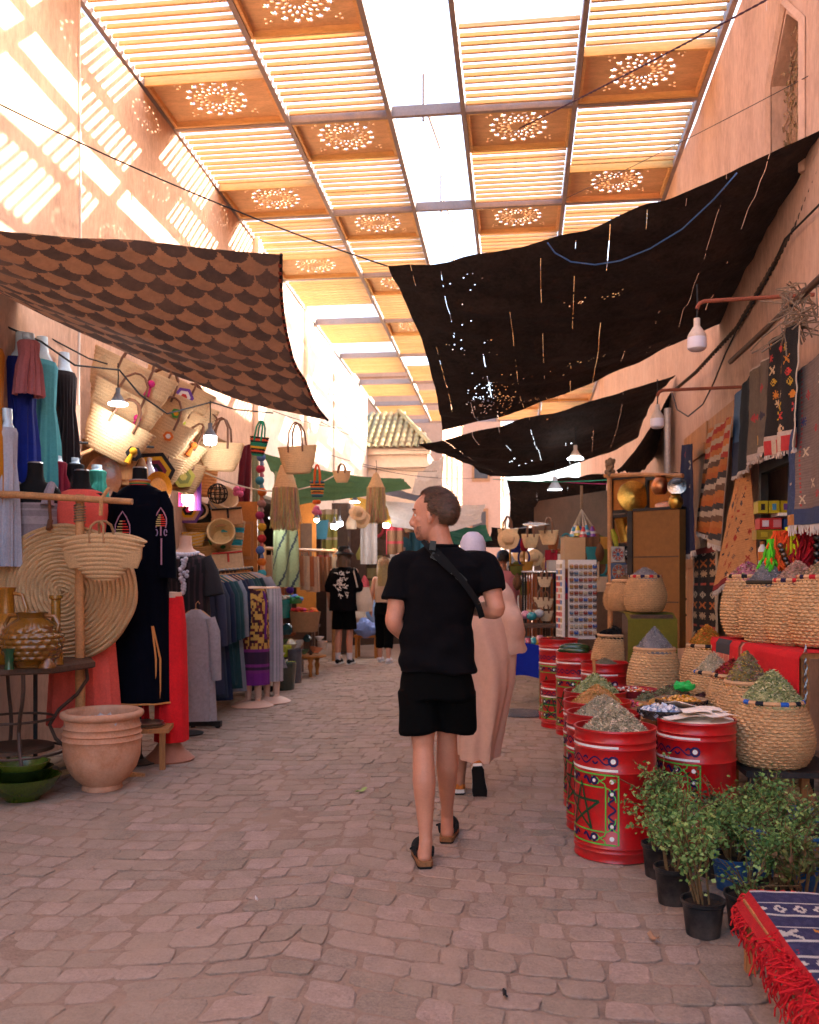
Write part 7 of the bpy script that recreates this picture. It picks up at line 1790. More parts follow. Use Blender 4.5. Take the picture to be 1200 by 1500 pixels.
def fringe_shade(label, px, py0, pym, py1, D, w0, w1, n, c, seed):
 p = at(px, py0, D); s = D / F; zm, z1 = -(pym - py0) * s, -(py1 - py0) * s
 T = thing('raffia_lampshade', label, 'lampshade', p); rs = random.Random(seed)
 o = MB(); o.lathe([(.012, .02)] + [(lerp(w0, w1, t / 40) + .004 * abs(math.sin(t * PI / 4)), zm * t / 40) for t in range(41)] + [(w1 * .9, zm + .01), (w0 * .6, -.02)], 32, col=c); o.obj('cone', knit, T)
 o = MB()
 for k in range(n):
  a = rs.uniform(0, 2 * PI); q = w1 * rs.uniform(.75, 1.05); p0 = V((q * math.cos(a), q * math.sin(a), zm + .01)); L_ = (z1 - zm) * rs.uniform(.7, 1.05)
  p1 = p0 + V((rs.gauss(.0, .012), rs.gauss(0, .012), L_ * .5)); p2 = p1 + V((rs.gauss(0, .02), rs.gauss(0, .02), L_ * .5))
  o.tube([p0, p1, p2], .0055, 4, col=tuple(x * rs.uniform(.7, 1.1) for x in c))
 tag(o.obj('fringe', knit, T), kind='stuff'); o = MB(); o.tube([(0, 0, .01), (.01, 0, .12), (0, 0, .2)], .005, 5); o.obj('hook', wire_m, T)
 return T
fringe_shade('tall raffia lampshade with a long ragged fringe under the centre bag', 418, 682, 716, 776, 11.2, .06, .15, 420, (.52, .36, .20), 1)
fringe_shade('slimmer raffia lampshade with a curly fringe near the gatehouse', 551, 694, 715, 766, 13.5, .035, .13, 380, (.54, .37, .20), 2)
sphere_hat('straw hat hung brim up on the rope beside the slim lampshade', 524, 752, 13.2, 0, .13, 60, .4)
sphere_hat('straw hat tucked below the first hat on the rope', 532, 762, 13.3, 0, .13, 75, -.5)
# garland of pompoms
rs = random.Random(9)
gc = [(.10, .16, .3), (.35, .04, .08), (.05, .2, .25), (.5, .14, .02), (.3, .16, .14), (.28, .03, .1), (.5, .28, .03), (.35, .03, .03), (.07, .12, .28), (.5, .14, .02), (.05, .25, .28), (.42, .05, .2), (.5, .28, .04)]
T = thing('pompom_garland', 'string of colourful pompoms hanging in front of the timber door', 'garland', at(383, 670, 11.3))
for k, c_ in enumerate(gc):
 z = -(k * 17) * 11.3 / F; o = MB(); o.ball((rs.uniform(-.02, .02), rs.uniform(-.02, .02), z), (.06, .06, .055), 10, col=c_); o.tube([(0, 0, z - .04), (.01, 0, z - .1)], [.02, .03], 6, col=mixc(c_, (.3, .3, .3), .3)); o.obj('pompom', painted, T)
o = MB(); o.tube([(0, 0, .1), (0, 0, -2.0)], .006, 5); o.obj('string', rope_m, T)
T = thing('pompom_garland', 'short string of magenta and violet pompoms behind the leather goods', 'garland', at(425, 832, 13.0))
for k, c_ in enumerate([(.3, .02, .2), (.16, .04, .3), (.1, .03, .25), (.45, .4, .42)]):
 o = MB(); o.ball((0, 0, -k * .16), (.06, .06, .05), 9, col=c_); o.obj('pompom', painted, T)
# hung rugs by the door
def kil(u, v): return (.24, .27, .15) if not (abs(((u * 2 + v * 3) % 1) - .5) < .06) else (.04, .05, .06)
rug('pale green kilim with dark zigzag lines behind the pompoms', at(402, 690, 12.6), at(432, 700, 12.9), at(398, 860, 12.6), at(438, 860, 12.9), kil, 30, 60, .03, 2, 0, seed=11)
rug('dark wine red curtain beside the timber door', at(352, 655, 11.9), at(368, 650, 12.0), at(346, 740, 11.9), at(366, 740, 12), lambda u, v: (.13, .015, .025), 14, 20, .03, 2, 0, seed=12, name='wine_curtain', cat='curtain')
rug('sage green curtain next to the wine red one', at(368, 650, 12.1), at(378, 660, 12.1), at(370, 745, 12.1), at(384, 820, 12.1), lambda u, v: (.27, .29, .17), 14, 30, .02, 2, 0, seed=13, name='sage_curtain', cat='curtain')
# ---- second shop: leather goods on a rail
T = thing('display_rail', 'wooden rail hung with tan leather goods in the open shop', 'display rail', V((at(420, 900, 13.4).x, at(420, 900, 13.4).y, 0)))
b0 = T.location
a, b = at(385, 803, 13.0) - b0, at(505, 808, 15.6) - b0
o = MB(); o.tube([a, b], .025, 8); o.obj('rail', polewood, T)
for q in (a, b.lerp(a, .15)): o = MB(); o.tube([V((q.x, q.y, 0)), V((q.x, q.y, q.z + .05))], .04, 8); o.obj('post', polewood, T)
o = MB(); o.tube([a - V((0, 0, .55)), b - V((0, 0, .55))], .015, 6); o.obj('lower_rail', black_steel, T)
tan = [(.30, .15, .075), (.36, .19, .10), (.24, .11, .055), (.45, .30, .2), (.33, .11, .04), (.42, .32, .22)]
nmz = ['bag', 'apron', 'satchel', 'strap bundle', 'pouch', 'hide']
for k in range(16):
 t = (k + .6) / 16.5; q = a.lerp(b, t) + b0; c_ = tan[(k * 5) % 6]; w, h = random.uniform(.12, .22), random.uniform(.3, .6)
 o = MB(); o.grid(lambda u, v: ((u - .5) * w * (.8 + .2 * v), .02 * math.sin(u * 6 + k), -h * v), 8, 8, lambda u, v: c_, thick=.05); o.tube([(0, -.02, 0), (.0, -.02, .08)], .008, 4, col=c_)
 tag(o.obj('leather_piece', M('soft_leather', rough=.55, var=.2, attr=True, bump=.15), loc=q - V((0, 0, .10))), '%s leather %s hung %s on the wooden rail' % (['tan', 'pale tan', 'brown', 'cream', 'rust', 'sand'][(k * 5) % 6], nmz[k % 6], ['nearest the door', 'second from the door', 'third from the door', 'fourth from the door', 'fifth from the door', 'sixth from the door', 'seventh from the door', 'near the middle', 'just past the middle', 'tenth from the door', 'eleventh from the door', 'twelfth from the door', 'fourth from the hatted man', 'third from the hatted man', 'second from the hatted man', 'closest to the hatted man'][k]), 'leather goods', 'leather pieces hung on the rail')
# pillar and inner shelves
for (px, py0, py1, D, w, mt, lab) in ((500, 745, 900, 17.0, .3, plaster_shade, 'dim plaster pillar inside the leather shop'),):
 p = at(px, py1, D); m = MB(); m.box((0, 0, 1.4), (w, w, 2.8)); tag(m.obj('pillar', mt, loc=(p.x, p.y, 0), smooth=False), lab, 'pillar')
colv2 = [(.16, .08, .04), (.25, .2, .1), (.30, .04, .05), (.05, .15, .2), (.3, .22, .16), (.08, .05, .03), (.2, .17, .05), (.35, .3, .28)]
lab_c = ['brown', 'straw coloured', 'crimson', 'petrol blue', 'sandy', 'dark chocolate', 'olive', 'pale grey']
lab_k = ['mirror frame', 'hanging rug', 'kettle', 'woven tray', 'robe', 'skin bag']
rs = random.Random(31)
inner = [(448, 770), (470, 790), (482, 770), (498, 790), (515, 775), (540, 790), (552, 770), (565, 790), (578, 775), (590, 800), (530, 820), (548, 830), (565, 835), (582, 830), (470, 830), (490, 840), (600, 780), (612, 800), (600, 830)]
for k, (px, py) in enumerate(inner):
 D = 16.0 + .3 * (k % 4); c_ = colv2[(k * 3) % 8]; kd = (k * 5) % 6; o = MB()
 if kd == 0: o.tube([(.14 * math.cos(t * PI / 8), 0, .2 * math.sin(t * PI / 8)) for t in range(16)], .03, 6, closed=True, col=c_)
 elif kd in (1, 4): o.grid(lambda u, v: ((u - .5) * .3, .04 * math.sin(u * 12), .3 - .75 * v), 16, 16, lambda u, v: c_ if int(v * 9) % 3 else colv2[(k + 2) % 8], thick=.02)
 elif kd == 2: o.lathe([(.001, 0), (.09, 0), (.11, .1), (.06, .2), (.03, .26), (.04, .28), (.001, .3)], 16, col=c_)
 elif kd == 3: o.lathe([(.001, 0), (.12, 0), (.17, .03), (.001, .02)], 24, col=c_); o.v = [(x, z, y) for x, y, z in o.v]
 else: o = bag_mesh(.3, .34, .12, 6, .004, .7, 20); o.c = [c_] * len(o.f)
 tag(o.obj(lab_k[kd].replace(' ', '_'), painted, loc=at(px, py, D)), '%s %s in the dim shop %s' % (lab_c[(k * 3) % 8], lab_k[kd], ['by the orange door', 'under the green awning', 'left of the striding man', 'near the shop floor', 'below the white awning'][min(4, k // 4)]), lab_k[kd].split()[-1], 'wares in the dim shop')
m = MB(); a, b = at(497, 900, 18.6), at(662, 900, 19.6); m.box(((a.x + b.x) / 2, (a.y + b.y) / 2, 1.4), ((b - a).length, .1, 2.8), (0, 0, math.atan2(b.y - a.y, b.x - a.x))); tag(m.obj('shop_shade_board', plaster_shade, smooth=False), 'added dark board standing in for the shade of the dim shop beneath the awnings', 'wall', kind='thing')  # added dark board; its colour stands in for the shop's interior shade
# bright fill wares in front: stools, sacks, basins
T = table('low_counter', 'low counter with coloured basins in front of the leather rail', 'counter', (at(415, 900, 13.2).x, at(415, 900, 13.2).y), (1.0, .5), .72, darkwood)
for k, (px, py, r_, h_, c_, lab) in enumerate([(412, 905, .16, .26, (.02, .20, .17), 'teal green tub below the counter edge'), (447, 925, .22, .28, (.28, .16, .08), 'brown straw basket full of orange and pink slippers'), (400, 885, .14, .08, (.03, .06, .2), 'dark blue basin of trinkets'), (432, 884, .12, .07, (.04, .18, .05), 'green basin of trinkets')]):
 p = at(px, py, 12.7); T = thing('basin', lab, 'basin', p); o = MB(); o.lathe([(.001, 0), (r_ * .8, 0), (r_, h_), (r_ * .93, h_), (r_ * .75, .02), (.001, .015)], 28, col=c_); o.obj('tub', glazed if k != 1 else knit, T)
 o = MB(); rs = random.Random(k)
 for q in range(26): a = rs.uniform(0, 6.3); d = math.sqrt(rs.random()) * r_ * .8; o.ball((d * math.cos(a), d * math.sin(a), h_ + rs.uniform(-.02, .04)), (.05, .035, .025), 6, col=rs.choice([[(.05, .3, .3), (.3, .25, .2)], [(.55, .13, .02), (.5, .05, .14), (.55, .2, .05), (.4, .03, .03)], [(.3, .1, .2), (.4, .35, .3)], [(.05, .2, .1), (.1, .15, .35)]][k]), R=Euler((0, 0, a)).to_matrix(), nz=4)
 q = tag(o.obj('slipper_heap' if k == 1 else 'trinket_heap', painted, loc=p), 'heap of small goods filling the ' + ['teal green tub', 'brown straw basket', 'dark blue basin', 'green basin'][k], 'goods')
# ceramics on low round tables
def round_table(label, px, py, r, h, D=None):
 p = gnd(px, py); T = thing('round_table', label, 'table', p); o = MB(); o.lathe([(.001, h - .03), (r, h - .03), (r + .008, h - .015), (r, h), (.001, h)], 32); o.obj('top', orangewood, T)
 for k in range(3): a = -PI / 2 + .4 + k * 2 * PI / 3; o = MB(); o.lathe([(.02, 0), (.028, .02), (.02, .06), (.04, h * .5), (.025, h * .65), (.045, h - .05), (.04, h - .03)], 12, (r * .65 * math.cos(a), r * .65 * math.sin(a), 0)); o.obj('leg', orangewood, T)
 return p
pt = round_table('small round wooden table with turned legs carrying bowls', 452, 990, .25, .30)
rs = random.Random(3)
cer = [(.5, .47, .43), (.05, .09, .03), (.03, .1, .11), (.36, .38, .03), (.45, .16, .07), (.55, .5, .46), (.3, .25, .16), (.40, .28, .2)]
cn = ['white', 'dark green', 'dark teal', 'lime', 'terracotta', 'cream', 'khaki', 'peach']
spots = [(445, 958, 12.6), (462, 956, 12.6), (472, 952, 12.9), (450, 940, 12.9), (468, 938, 12.9), (436, 950, 12.7), (418, 962, 12.2), (426, 950, 12.4), (412, 946, 12.4), (430, 930, 13), (444, 924, 13.1), (420, 930, 12.8), (407, 965, 11.8), (416, 980, 11.6), (425, 985, 11.6), (405, 940, 12.4)]
for k, (px, py, D) in enumerate(spots):
 r_ = rs.uniform(.07, .12); c_ = cer[(k * 3 + 1) % 8]; o = MB(); kd = k % 4
 if kd in (0, 1): o.lathe(bowl_prof(r_, r_ * .8, .008), 22, col=c_)
 elif kd == 2: o.lathe([(.001, 0), (r_ * .6, 0), (r_ * .75, r_), (r_ * .7, r_ * 1.3), (r_ * .62, r_ * 1.3), (.001, .03)], 20, col=c_)
 else: o.lathe([(.001, 0), (r_ * .5, 0), (r_, r_ * .7), (r_ * .6, r_ * 1.2), (r_ * .3, r_ * 1.4), (.001, r_ * 1.5)], 20, col=c_)
 q = tag(o.obj(['ceramic_bowl', 'ceramic_bowl', 'ceramic_cup', 'ceramic_jar'][kd], glazed, loc=at(px, py, D)), '%s glazed %s %s' % (cn[(k * 3 + 1) % 8], ['bowl', 'bowl', 'cup', 'jar'][kd], ['on the small round table', 'piled above the round table', 'beside the pinstriped skirt form', 'at the foot of the ceramics heap'][min(3, k // 4)] if k not in (14, 15) else ['lowest of all in the ceramics heap', '', ][0] if k == 14 else 'under the blue basin'), ['bowl', 'bowl', 'cup', 'jar'][kd], 'ceramics displayed in the lane')
 if kd == 1: q.rotation_euler = (rs.uniform(-.6, .6), rs.uniform(-.6, .6), 0)
m = MB(); m.lathe([(.001, 0), (.13, 0), (.16, .34), (.15, .34), (.001, .3)], 20, col=(.04, .05, .035)); tag(m.obj('green_bucket', glazed, loc=gnd(416, 1010)), 'dark green bucket under the ceramics heap', 'bucket')
m = MB(); m.lathe([(.001, 0), (.09, 0), (.10, .45), (.09, .45), (.001, .4)], 18, col=(.07, .07, .085)); tag(m.obj('grey_canister', glazed, loc=gnd(432, 1000)), 'dark grey canister beside the green bucket', 'canister')
m = MB(); m.box((0, 0, .24), (.36, .30, .48)); tag(m.obj('wooden_crate', darkwood, loc=gnd(424, 985), smooth=False), 'dark crate that the ceramics heap stands on', 'crate')
m = MB(); m.box((0, 0, .3), (.5, .3, .6)); tag(m.obj('wooden_crate', darkwood, loc=gnd(442, 965), smooth=False), 'dark crate behind the small round table', 'crate')
# sacks, cushions, stools between the hatted man and the woman
for (lab, px, py, D, r, c, nm, cat) in [('cream flour sack behind the hatted man', 535, 925, 16.6, (.24, .2, .26), (.45, .38, .32), 'cream_sack', 'sack'), ('blue and white bundle on the low stool', 536, 935, 15.8, (.2, .15, .16), (.22, .28, .5), 'cloth_bundle', 'bundle'), ('orange leather pouffe behind the woman', 546, 905, 16.9, (.15, .15, .2), (.5, .16, .03), 'leather_pouffe', 'pouffe'), ('pale blue bag on the ground beside the woman', 548, 915, 16.2, (.13, .08, .2), (.25, .34, .5), 'blue_bag', 'bag'), ('pink cushion hung behind the tote bag', 532, 880, 16.8, (.12, .06, .22), (.5, .1, .12), 'pink_cushion', 'cushion')]:
 m = MB(); m.ball((0, 0, r[2]), r, 26, col=c); m.v = [tuple(V(p) * (1 + .3 * fbm(V(p) * 11 + V((px, 0, 0))))) for p in m.v]; p = at(px, py, D)
 tag(m.obj(nm, painted, loc=p), lab, cat)
T = table('low_stool', 'low wooden stool holding the blue and white bundle', 'stool', (at(538, 945, 15.9).x, at(538, 945, 15.9).y), (.42, .36), .40, orangewood)
# lit bulbs of the west stalls
for (lab, px, py, D, s, gl_, sh) in [('lit flat lamp glowing blue white on the basket wall', 173, 597, 7.7, .9, lit_cool, 'disc'), ('lit white bulb hanging in front of the large straw bag', 308, 646, 8.9, .95, lit_cool, 'drop'), ('warm lit bulb among the small straw wares', 275, 732, 9.6, .95, lit_warm, 'drop'), ('lit bulb beneath the ragged raffia fringe', 403, 762, 12.4, .9, lit_cool, 'disc'), ('warm round bulb in the back of the leather shop', 464, 764, 15.0, .9, lit_warm, 'ball'), ('first of the paired white bulbs above the hatted man', 490, 772, 15.0, .9, lit_cool, 'drop'), ('second of the paired white bulbs above the hatted man', 498, 768, 15.3, .8, lit_cool, 'drop'), ('white lit bulb near the slim raffia fringe', 566, 770, 15.6, .9, lit_cool, 'drop'), ('bulb glowing under the mustard awning', 520, 738, 15.2, .9, lit_cool, 'disc')]:
 T = bulb(lab, at(px, py, D), s, gl_, 'lit bulbs of the stalls', M('lamp_socket', (.12, .12, .13), .5), sh)
 ld = bpy.data.lights.new('bulb_light', 'POINT'); ld.energy = 1.3; ld.shadow_soft_size = .06; ld.color = (1, .8, .5) if gl_ is lit_warm else (.95, .97, 1.0)
 lo = bpy.data.objects.new('bulb_light', ld); COL.objects.link(lo); lo.parent = T; lo.location = (0, -.03, -.12)
# ============================================================ PEOPLE
skin = M('skin', (.50, .255, .165), .5, .08, 9, .12, 150, sss=.08, spec=.35, dust=(.46, .17, .115), dscale=5, damt=.5)
skin2 = M('skin_brown', (.33, .16, .10), .5, .08, 9, .1, 150, spec=.35)
hair_b = M('hair_brown', (.115, .062, .033), .5, .3, 40, 0, island=.5, spec=.5)
hair_d = M('hair_dark', (.02, .013, .01), .5, .3, 40, 0, island=.4)
hair_l = M('hair_blond', (.42, .27, .14), .5, .3, 40, 0, island=.4)
black_tee = M('black_tee', (.0075, .0065, .008), 1.0, .2, 6, .25, 260, spec=.1)
black_short = M('black_shorts', (.005, .005, .005), 1.0, .2, 6, .25, 200, spec=.08)
webbing = M('webbing', (.004, .004, .0045), .9, .1, 8, .3, 300)
def remesh(mb, vox, smooth=6, fn=None):
 me = bpy.data.meshes.new('tmp'); me.from_pydata(mb.v, [], mb.f); ob = bpy.data.objects.new('tmp', me); COL.objects.link(ob)
 r = ob.modifiers.new('r', 'REMESH'); r.mode = 'VOXEL'; r.voxel_size = vox; r.use_smooth_shade = True
 s = ob.modifiers.new('s', 'SMOOTH'); s.factor = .5; s.iterations = smooth
 dg = bpy.context.evaluated_depsgraph_get(); dg.update()
 out = bpy.data.meshes.new_from_object(ob.evaluated_get(dg)); bpy.data.objects.remove(ob)
 if fn:
  n = len(out.vertices); co = np.empty(n * 3); no = np.empty(n * 3); out.vertices.foreach_get('co', co); out.vertices.foreach_get('normal', no)
  co = co.reshape(-1, 3); no = no.reshape(-1, 3)
  d = np.array([fn(V(p)) for p in co]); co = co + no * d[:, None]; out.vertices.foreach_set('co', co.ravel()); out.update()
 out.polygons.foreach_set('use_smooth', [True] * len(out.polygons))
 return out
def sph(pts, n=4):
 """smooth chain through the points: (x, y, z, r)"""
 P = [V(p[:3]) for p in pts]; R_ = [p[3] for p in pts]; o1, o2 = [], []
 for i in range(len(P) - 1):
  p0, p1, p2, p3 = P[max(i - 1, 0)], P[i], P[i + 1], P[min(i + 2, len(P) - 1)]
  for k in range(n):
   t = k / n; o1.append(0.5 * ((2 * p1) + (p2 - p0) * t + (2 * p0 - 5 * p1 + 4 * p2 - p3) * t * t + (3 * p1 - p0 - 3 * p2 + p3) * t ** 3)); o2.append(lerp(R_[i], R_[i + 1], t))
 return o1 + [P[-1]], o2 + [R_[-1]]
def chain(mb, pts, n=14, sub=4, caps=True):
 a, r = sph(pts, sub); mb.tube(a, r, n)
 if caps: mb.ball(a[0], r[0] * .98, 12); mb.ball(a[-1], r[-1] * .98, 12)
def hand(mb, w, d, up, s=1.0, curl=.6):
 """palm, four curled fingers of unequal length and a thumb from the side; w wrist, d pointing direction, up back-of-hand"""
 d = V(d).normalized(); up = V(up); up = (up - d * up.dot(d)).normalized(); sd = d.cross(up); w = V(w)
 mb.tube([w, w + d * .03 * s, w + d * .06 * s, w + d * .09 * s], [.026 * s, .03 * s, .034 * s, .032 * s], 10)
 for k, L in enumerate((.068, .078, .072, .056)):
  b = w + d * .085 * s + sd * (.03 - .02 * k) * s; c1 = curl * .5
  p1 = b + (d * math.cos(c1) - up * math.sin(c1)) * L * .45 * s; p2 = p1 + (d * math.cos(c1 * 2.4) - up * math.sin(c1 * 2.4)) * L * .32 * s; p3 = p2 + (d * math.cos(c1 * 3.4) - up * math.sin(c1 * 3.4)) * L * .25 * s
  mb.tube([b - d * .02 * s, b, p1, p2, p3], [.0095 * s, .0095 * s, .009 * s, .0082 * s, .0068 * s], 8)
 b = w + d * .03 * s + sd * .03 * s; p1 = b + (d * .6 + sd * .7 - up * .2).normalized() * .035 * s; p2 = p1 + (d * .9 + sd * .2 - up * .4).normalized() * .03 * s
 mb.tube([b - sd * .015 * s, b, p1, p2], [.014 * s, .013 * s, .011 * s, .008 * s], 8)
def head(mb, c, yaw, pitch=0.0, s=1.0):
 Rm = (Euler((0, 0, yaw)).to_matrix() @ Euler((pitch, 0, 0)).to_matrix()); C_ = V(c)
 def B(p, r, n=14, tilt=None): mb.ball(C_ + Rm @ (V(p) * s), tuple(x * s for x in r), n, R=Rm if tilt is None else Rm @ Euler(tilt).to_matrix(), nz=10)
 rings = []
 for (z, yf, yb, w) in ((-.118, .072, .030, .016), (-.108, .088, .014, .032), (-.088, .092, -.005, .047), (-.066, .093, -.03, .056), (-.04, .094, -.055, .062), (-.012, .092, -.078, .067), (.012, .089, -.097, .071), (.036, .097, -.107, .0745), (.06, .094, -.112, .077), (.085, .082, -.109, .075), (.107, .058, -.094, .067), (.124, .03, -.068, .05), (.134, -.005, -.04, .024)):
  rings.append([C_ + Rm @ (V((w * math.copysign(abs(math.cos(2 * PI * q / 32)) ** .85, math.cos(2 * PI * q / 32)), (yf + yb) / 2 + (yf - yb) / 2 * math.sin(2 * PI * q / 32), z)) * s) for q in range(32)])
 mb.loft(rings)
 for sx in (-1, 1):
  B((sx * .030, .082, .034), (.024, .012, .008)); B((sx * .031, .077, .020), (.017, .013, .008)); B((sx * .044, .058, -.016), (.018, .022, .016))
  B((sx * .079, -.004, .0), (.011, .020, .033), 12, (0.2, 0, -sx * .35)); B((sx * .077, -.0, -.028), (.009, .012, .012), 10)
  B((sx * .013, .101, -.036), (.010, .010, .009), 8)
 mb.tube([C_ + Rm @ (V(p) * s) for p in ((0, .088, .026), (0, .099, .0), (0, .113, -.026), (0, .110, -.036), (0, .094, -.042))], [.010 * s, .011 * s, .0125 * s, .012 * s, .009 * s], 10)
 B((0, .090, -.062), (.021, .011, .0065)); B((0, .088, -.074), (.019, .011, .007))
 return Rm
def strands(name, mat, T, C_, Rm, s, cover, n, L, Wd, seed, jit=.35, lift=.008, comb=(0, -.6, -.55), mesh_extra=None):
 rng = np.random.default_rng(seed); mb = MB(); k = 0
 while k < n:
  d = rng.normal(0, 1, 3); d /= np.linalg.norm(d)
  if not cover(d): continue
  k += 1
  base = V((d[0] * .078, d[1] * .098 - .018, d[2] * .096 + .034)); nn = V(d)
  t = V(comb) + V(rng.normal(0, jit, 3)); t = (t - nn * t.dot(nn)); t.normalize()
  l_ = L * rng.uniform(.6, 1.2); sd = nn.cross(t).normalized() * Wd * .5
  p0 = base - t * l_ * .3 + nn * .001; p1 = base + t * l_ * .3 + nn * lift * rng.uniform(.6, 1.3); p2 = base + t * l_ * .75 + nn * lift * rng.uniform(.2, 1.8)
  vs = [p0 + sd, p0 - sd, p1 + sd, p1 - sd, p2]
  mb.add([C_ + Rm @ (p * s) for p in vs], [(0, 1, 3, 2), (2, 3, 4)])
 # scalp layer
 ns, nr = 40, 22
 for i in range(nr):
  for j in range(ns):
   q = []
   for (a, b) in ((i, j), (i, j + 1), (i + 1, j + 1), (i + 1, j)):
    ph = -PI / 2 + PI * a / nr; th = 2 * PI * b / ns; q.append(V((math.cos(ph) * math.cos(th), math.cos(ph) * math.sin(th), math.sin(ph))))
   c = sum(q, V()) / 4
   if cover(c.normalized()): mb.add([C_ + Rm @ (V((p.x * .0795, p.y * .0995 - .018, p.z * .0965 + .034)) * s) for p in q], [(0, 1, 2, 3)])
 return mb.obj(name, mat, T)
def eyes(T, C_, Rm, s=1.0, browmat=None):
 for sx in (-1, 1):
  e = MB(); e.ball(C_ + Rm @ (V((sx * .031, .077, .011)) * s), .0115 * s, 12); eo = e.obj('eye', M('eye_white', (.6, .55, .5), .2, 0, 5, 0), T)
  e = MB(); e.ball(C_ + Rm @ (V((sx * .031, .0858, .011)) * s), .0052 * s, 8); e.obj('iris', M('iris', (.03, .02, .015), .15, 0, 5, 0), eo)
  if browmat: e = MB(); e.tube([C_ + Rm @ (V(p) * s) for p in ((sx * .014, .094, .034), (sx * .032, .093, .041), (sx * .052, .078, .036))], .005 * s, 6); e.obj('eyebrow', browmat, T)
# ---- the striding man
base = gnd(632, 1258); base.z = 0
dm = (base - V((0, 0, EZ))).dot(V((-sn, cs, 0)))
T = thing('person', 'man in black tee shirt, shorts and cork clogs walking away, head turned aside', 'person', base, TH)
def L(px, py, D): q = at(px, py, D) - base; return V((q.x * cs + q.y * sn, -q.x * sn + q.y * cs, q.z))
Dm = 4.55
body = MB()
hc = L(634, 757, Dm)
R0 = head(body, hc, rad(77), rad(-2), 1.0)
nb, nt_ = L(648, 806, Dm), L(641, 775, Dm)
chain(body, [(*nb, .066), (*(nb.lerp(nt_, .5)), .058), (*nt_, .058)])
hip, wai, che = L(641, 985, Dm), L(640, 925, Dm), L(648, 858, Dm)
tor = []
for (p, rx, ry) in ((L(640, 1010, Dm), .15, .115), (hip, .165, .12), (wai, .150, .10), (che, .175, .115), (L(649, 828, Dm), .17, .10), (L(648, 810, Dm), .11, .075)):
 tor.append([V((p.x + rx * math.cos(2 * PI * k / 24), p.y + ry * math.sin(2 * PI * k / 24), p.z)) for k in range(24)])
body.loft(tor)
shL, shR = L(590, 826, Dm), L(712, 826, Dm)
elL, wrL = L(577, 912, Dm - .04), L(612, 948, Dm + .14)
elR, wrR = L(727, 893, Dm - .05), L(690, 893, Dm + .15)
chain(body, [(*shL, .062), (*shL.lerp(elL, .4), .052), (*shL.lerp(elL, .8), .045), (*elL, .043), (*elL.lerp(wrL, .3), .045), (*elL.lerp(wrL, .75), .034), (*wrL, .027)])
chain(body, [(*shR, .062), (*shR.lerp(elR, .4), .053), (*shR.lerp(elR, .8), .047), (*elR, .045), (*elR.lerp(wrR, .3), .047), (*elR.lerp(wrR, .75), .035), (*wrR, .028)])
hand(body, wrL, V((.75, .55, .25)), V((-.3, -.2, 1)), 1.0, .8); hand(body, wrR, V((-.6, .75, .1)), V((.1, .0, 1)), 1.0, .9)
def leg(hp, kn, an, hl, toe, s=1.0):
 cf = kn.lerp(an, .33)
 chain(body, [(*hp, .088), (*hp.lerp(kn, .5), .075), (*hp.lerp(kn, .85), .058), (*kn, .052), (*(cf + V((0, -.018, 0))), .0585), (*kn.lerp(an, .62), .046), (*kn.lerp(an, .88), .033), (*an, .034)])
 body.tube([an + V((0, -.005, .02)), V((hl.x, hl.y + .01, .055)), V((hl.x, hl.y, .04))], [.032, .036, .033], 12); body.ball((hl.x, hl.y + .002, .045), (.034, .034, .030), 12)
 chain(body, [(hl.x, hl.y + .02, .05, .034), (*hl.lerp(toe, .4), .035), (*hl.lerp(toe, .75), .036), (*toe, .024)])
hlL = L(622, 1265, 4.42); hlL.z = .04; toL = hlL + V((-.02, .21, 0))
hlR = L(655, 1222, 4.83); hlR.z = .04; toR = hlR + V((.03, .21, 0))
kL = L(620, 1098, 4.50); aL = L(624, 1236, 4.44); kR = L(655, 1080, 4.62); aR = L(655, 1196, 4.84)
leg(L(617, 1000, 4.55), kL, aL, hlL, toL); leg(L(663, 1000, 4.57), kR, aR, hlR, toR)
bm = remesh(body, .0062, 4); bm.materials.append(skin); inst('body', bm, T)
eyes(T, hc, R0, 1.0, hair_b)
def cov(d):
 fr = d[1] * math.cos(.0)
 if d[2] > .30: return fr < .72 - .5 * max(0, .8 - d[2]) + .08 * math.sin(9 * d[0]) and not (abs(d[0]) > .45 and fr > .42)
 if d[2] > -.30: return fr < (-.06 if d[2] < .02 else .22) or (abs(fr - .12) < .09 and abs(d[0]) > .6 and d[2] > -.25)
 return d[2] > -.72 and fr < -.30
strands('hair', hair_b, T, hc, R0, 1.07, cov, 7000, .036, .0022, 5, .22, .012, (0.1, -.85, -.3))
strands('quiff', hair_b, T, hc, R0, 1.05, lambda d: d[2] > .62 and -.4 < d[1] < .55, 700, .040, .0022, 6, .3, .013, (.25, -.8, .1))
def covb(d): return -.99 < d[2] < -.42 and d[1] > .22 and not (abs(d[0]) < .12 and d[2] > -.5)
bb = MB(); rng = np.random.default_rng(4)
for k in range(1500):
 a = rng.uniform(-1.35, 1.35); z = rng.uniform(-.112, -.045); r_ = .062 if z > -.09 else .05
 p = V((math.sin(a) * r_ * .98, .036 + math.cos(a) * r_ * (.86 if z > -.1 else .95), z)); dd = V((0, 0, -1)) + V(rng.normal(0, .5, 3)); dd.normalize(); q = p + dd * .007; sd = V((.0009, 0, 0))
 bb.add([hc + R0 @ (p + sd), hc + R0 @ (p - sd), hc + R0 @ (q + V((0, .002, 0)))], [(0, 1, 2)])
bb.obj('stubble', hair_b, T)
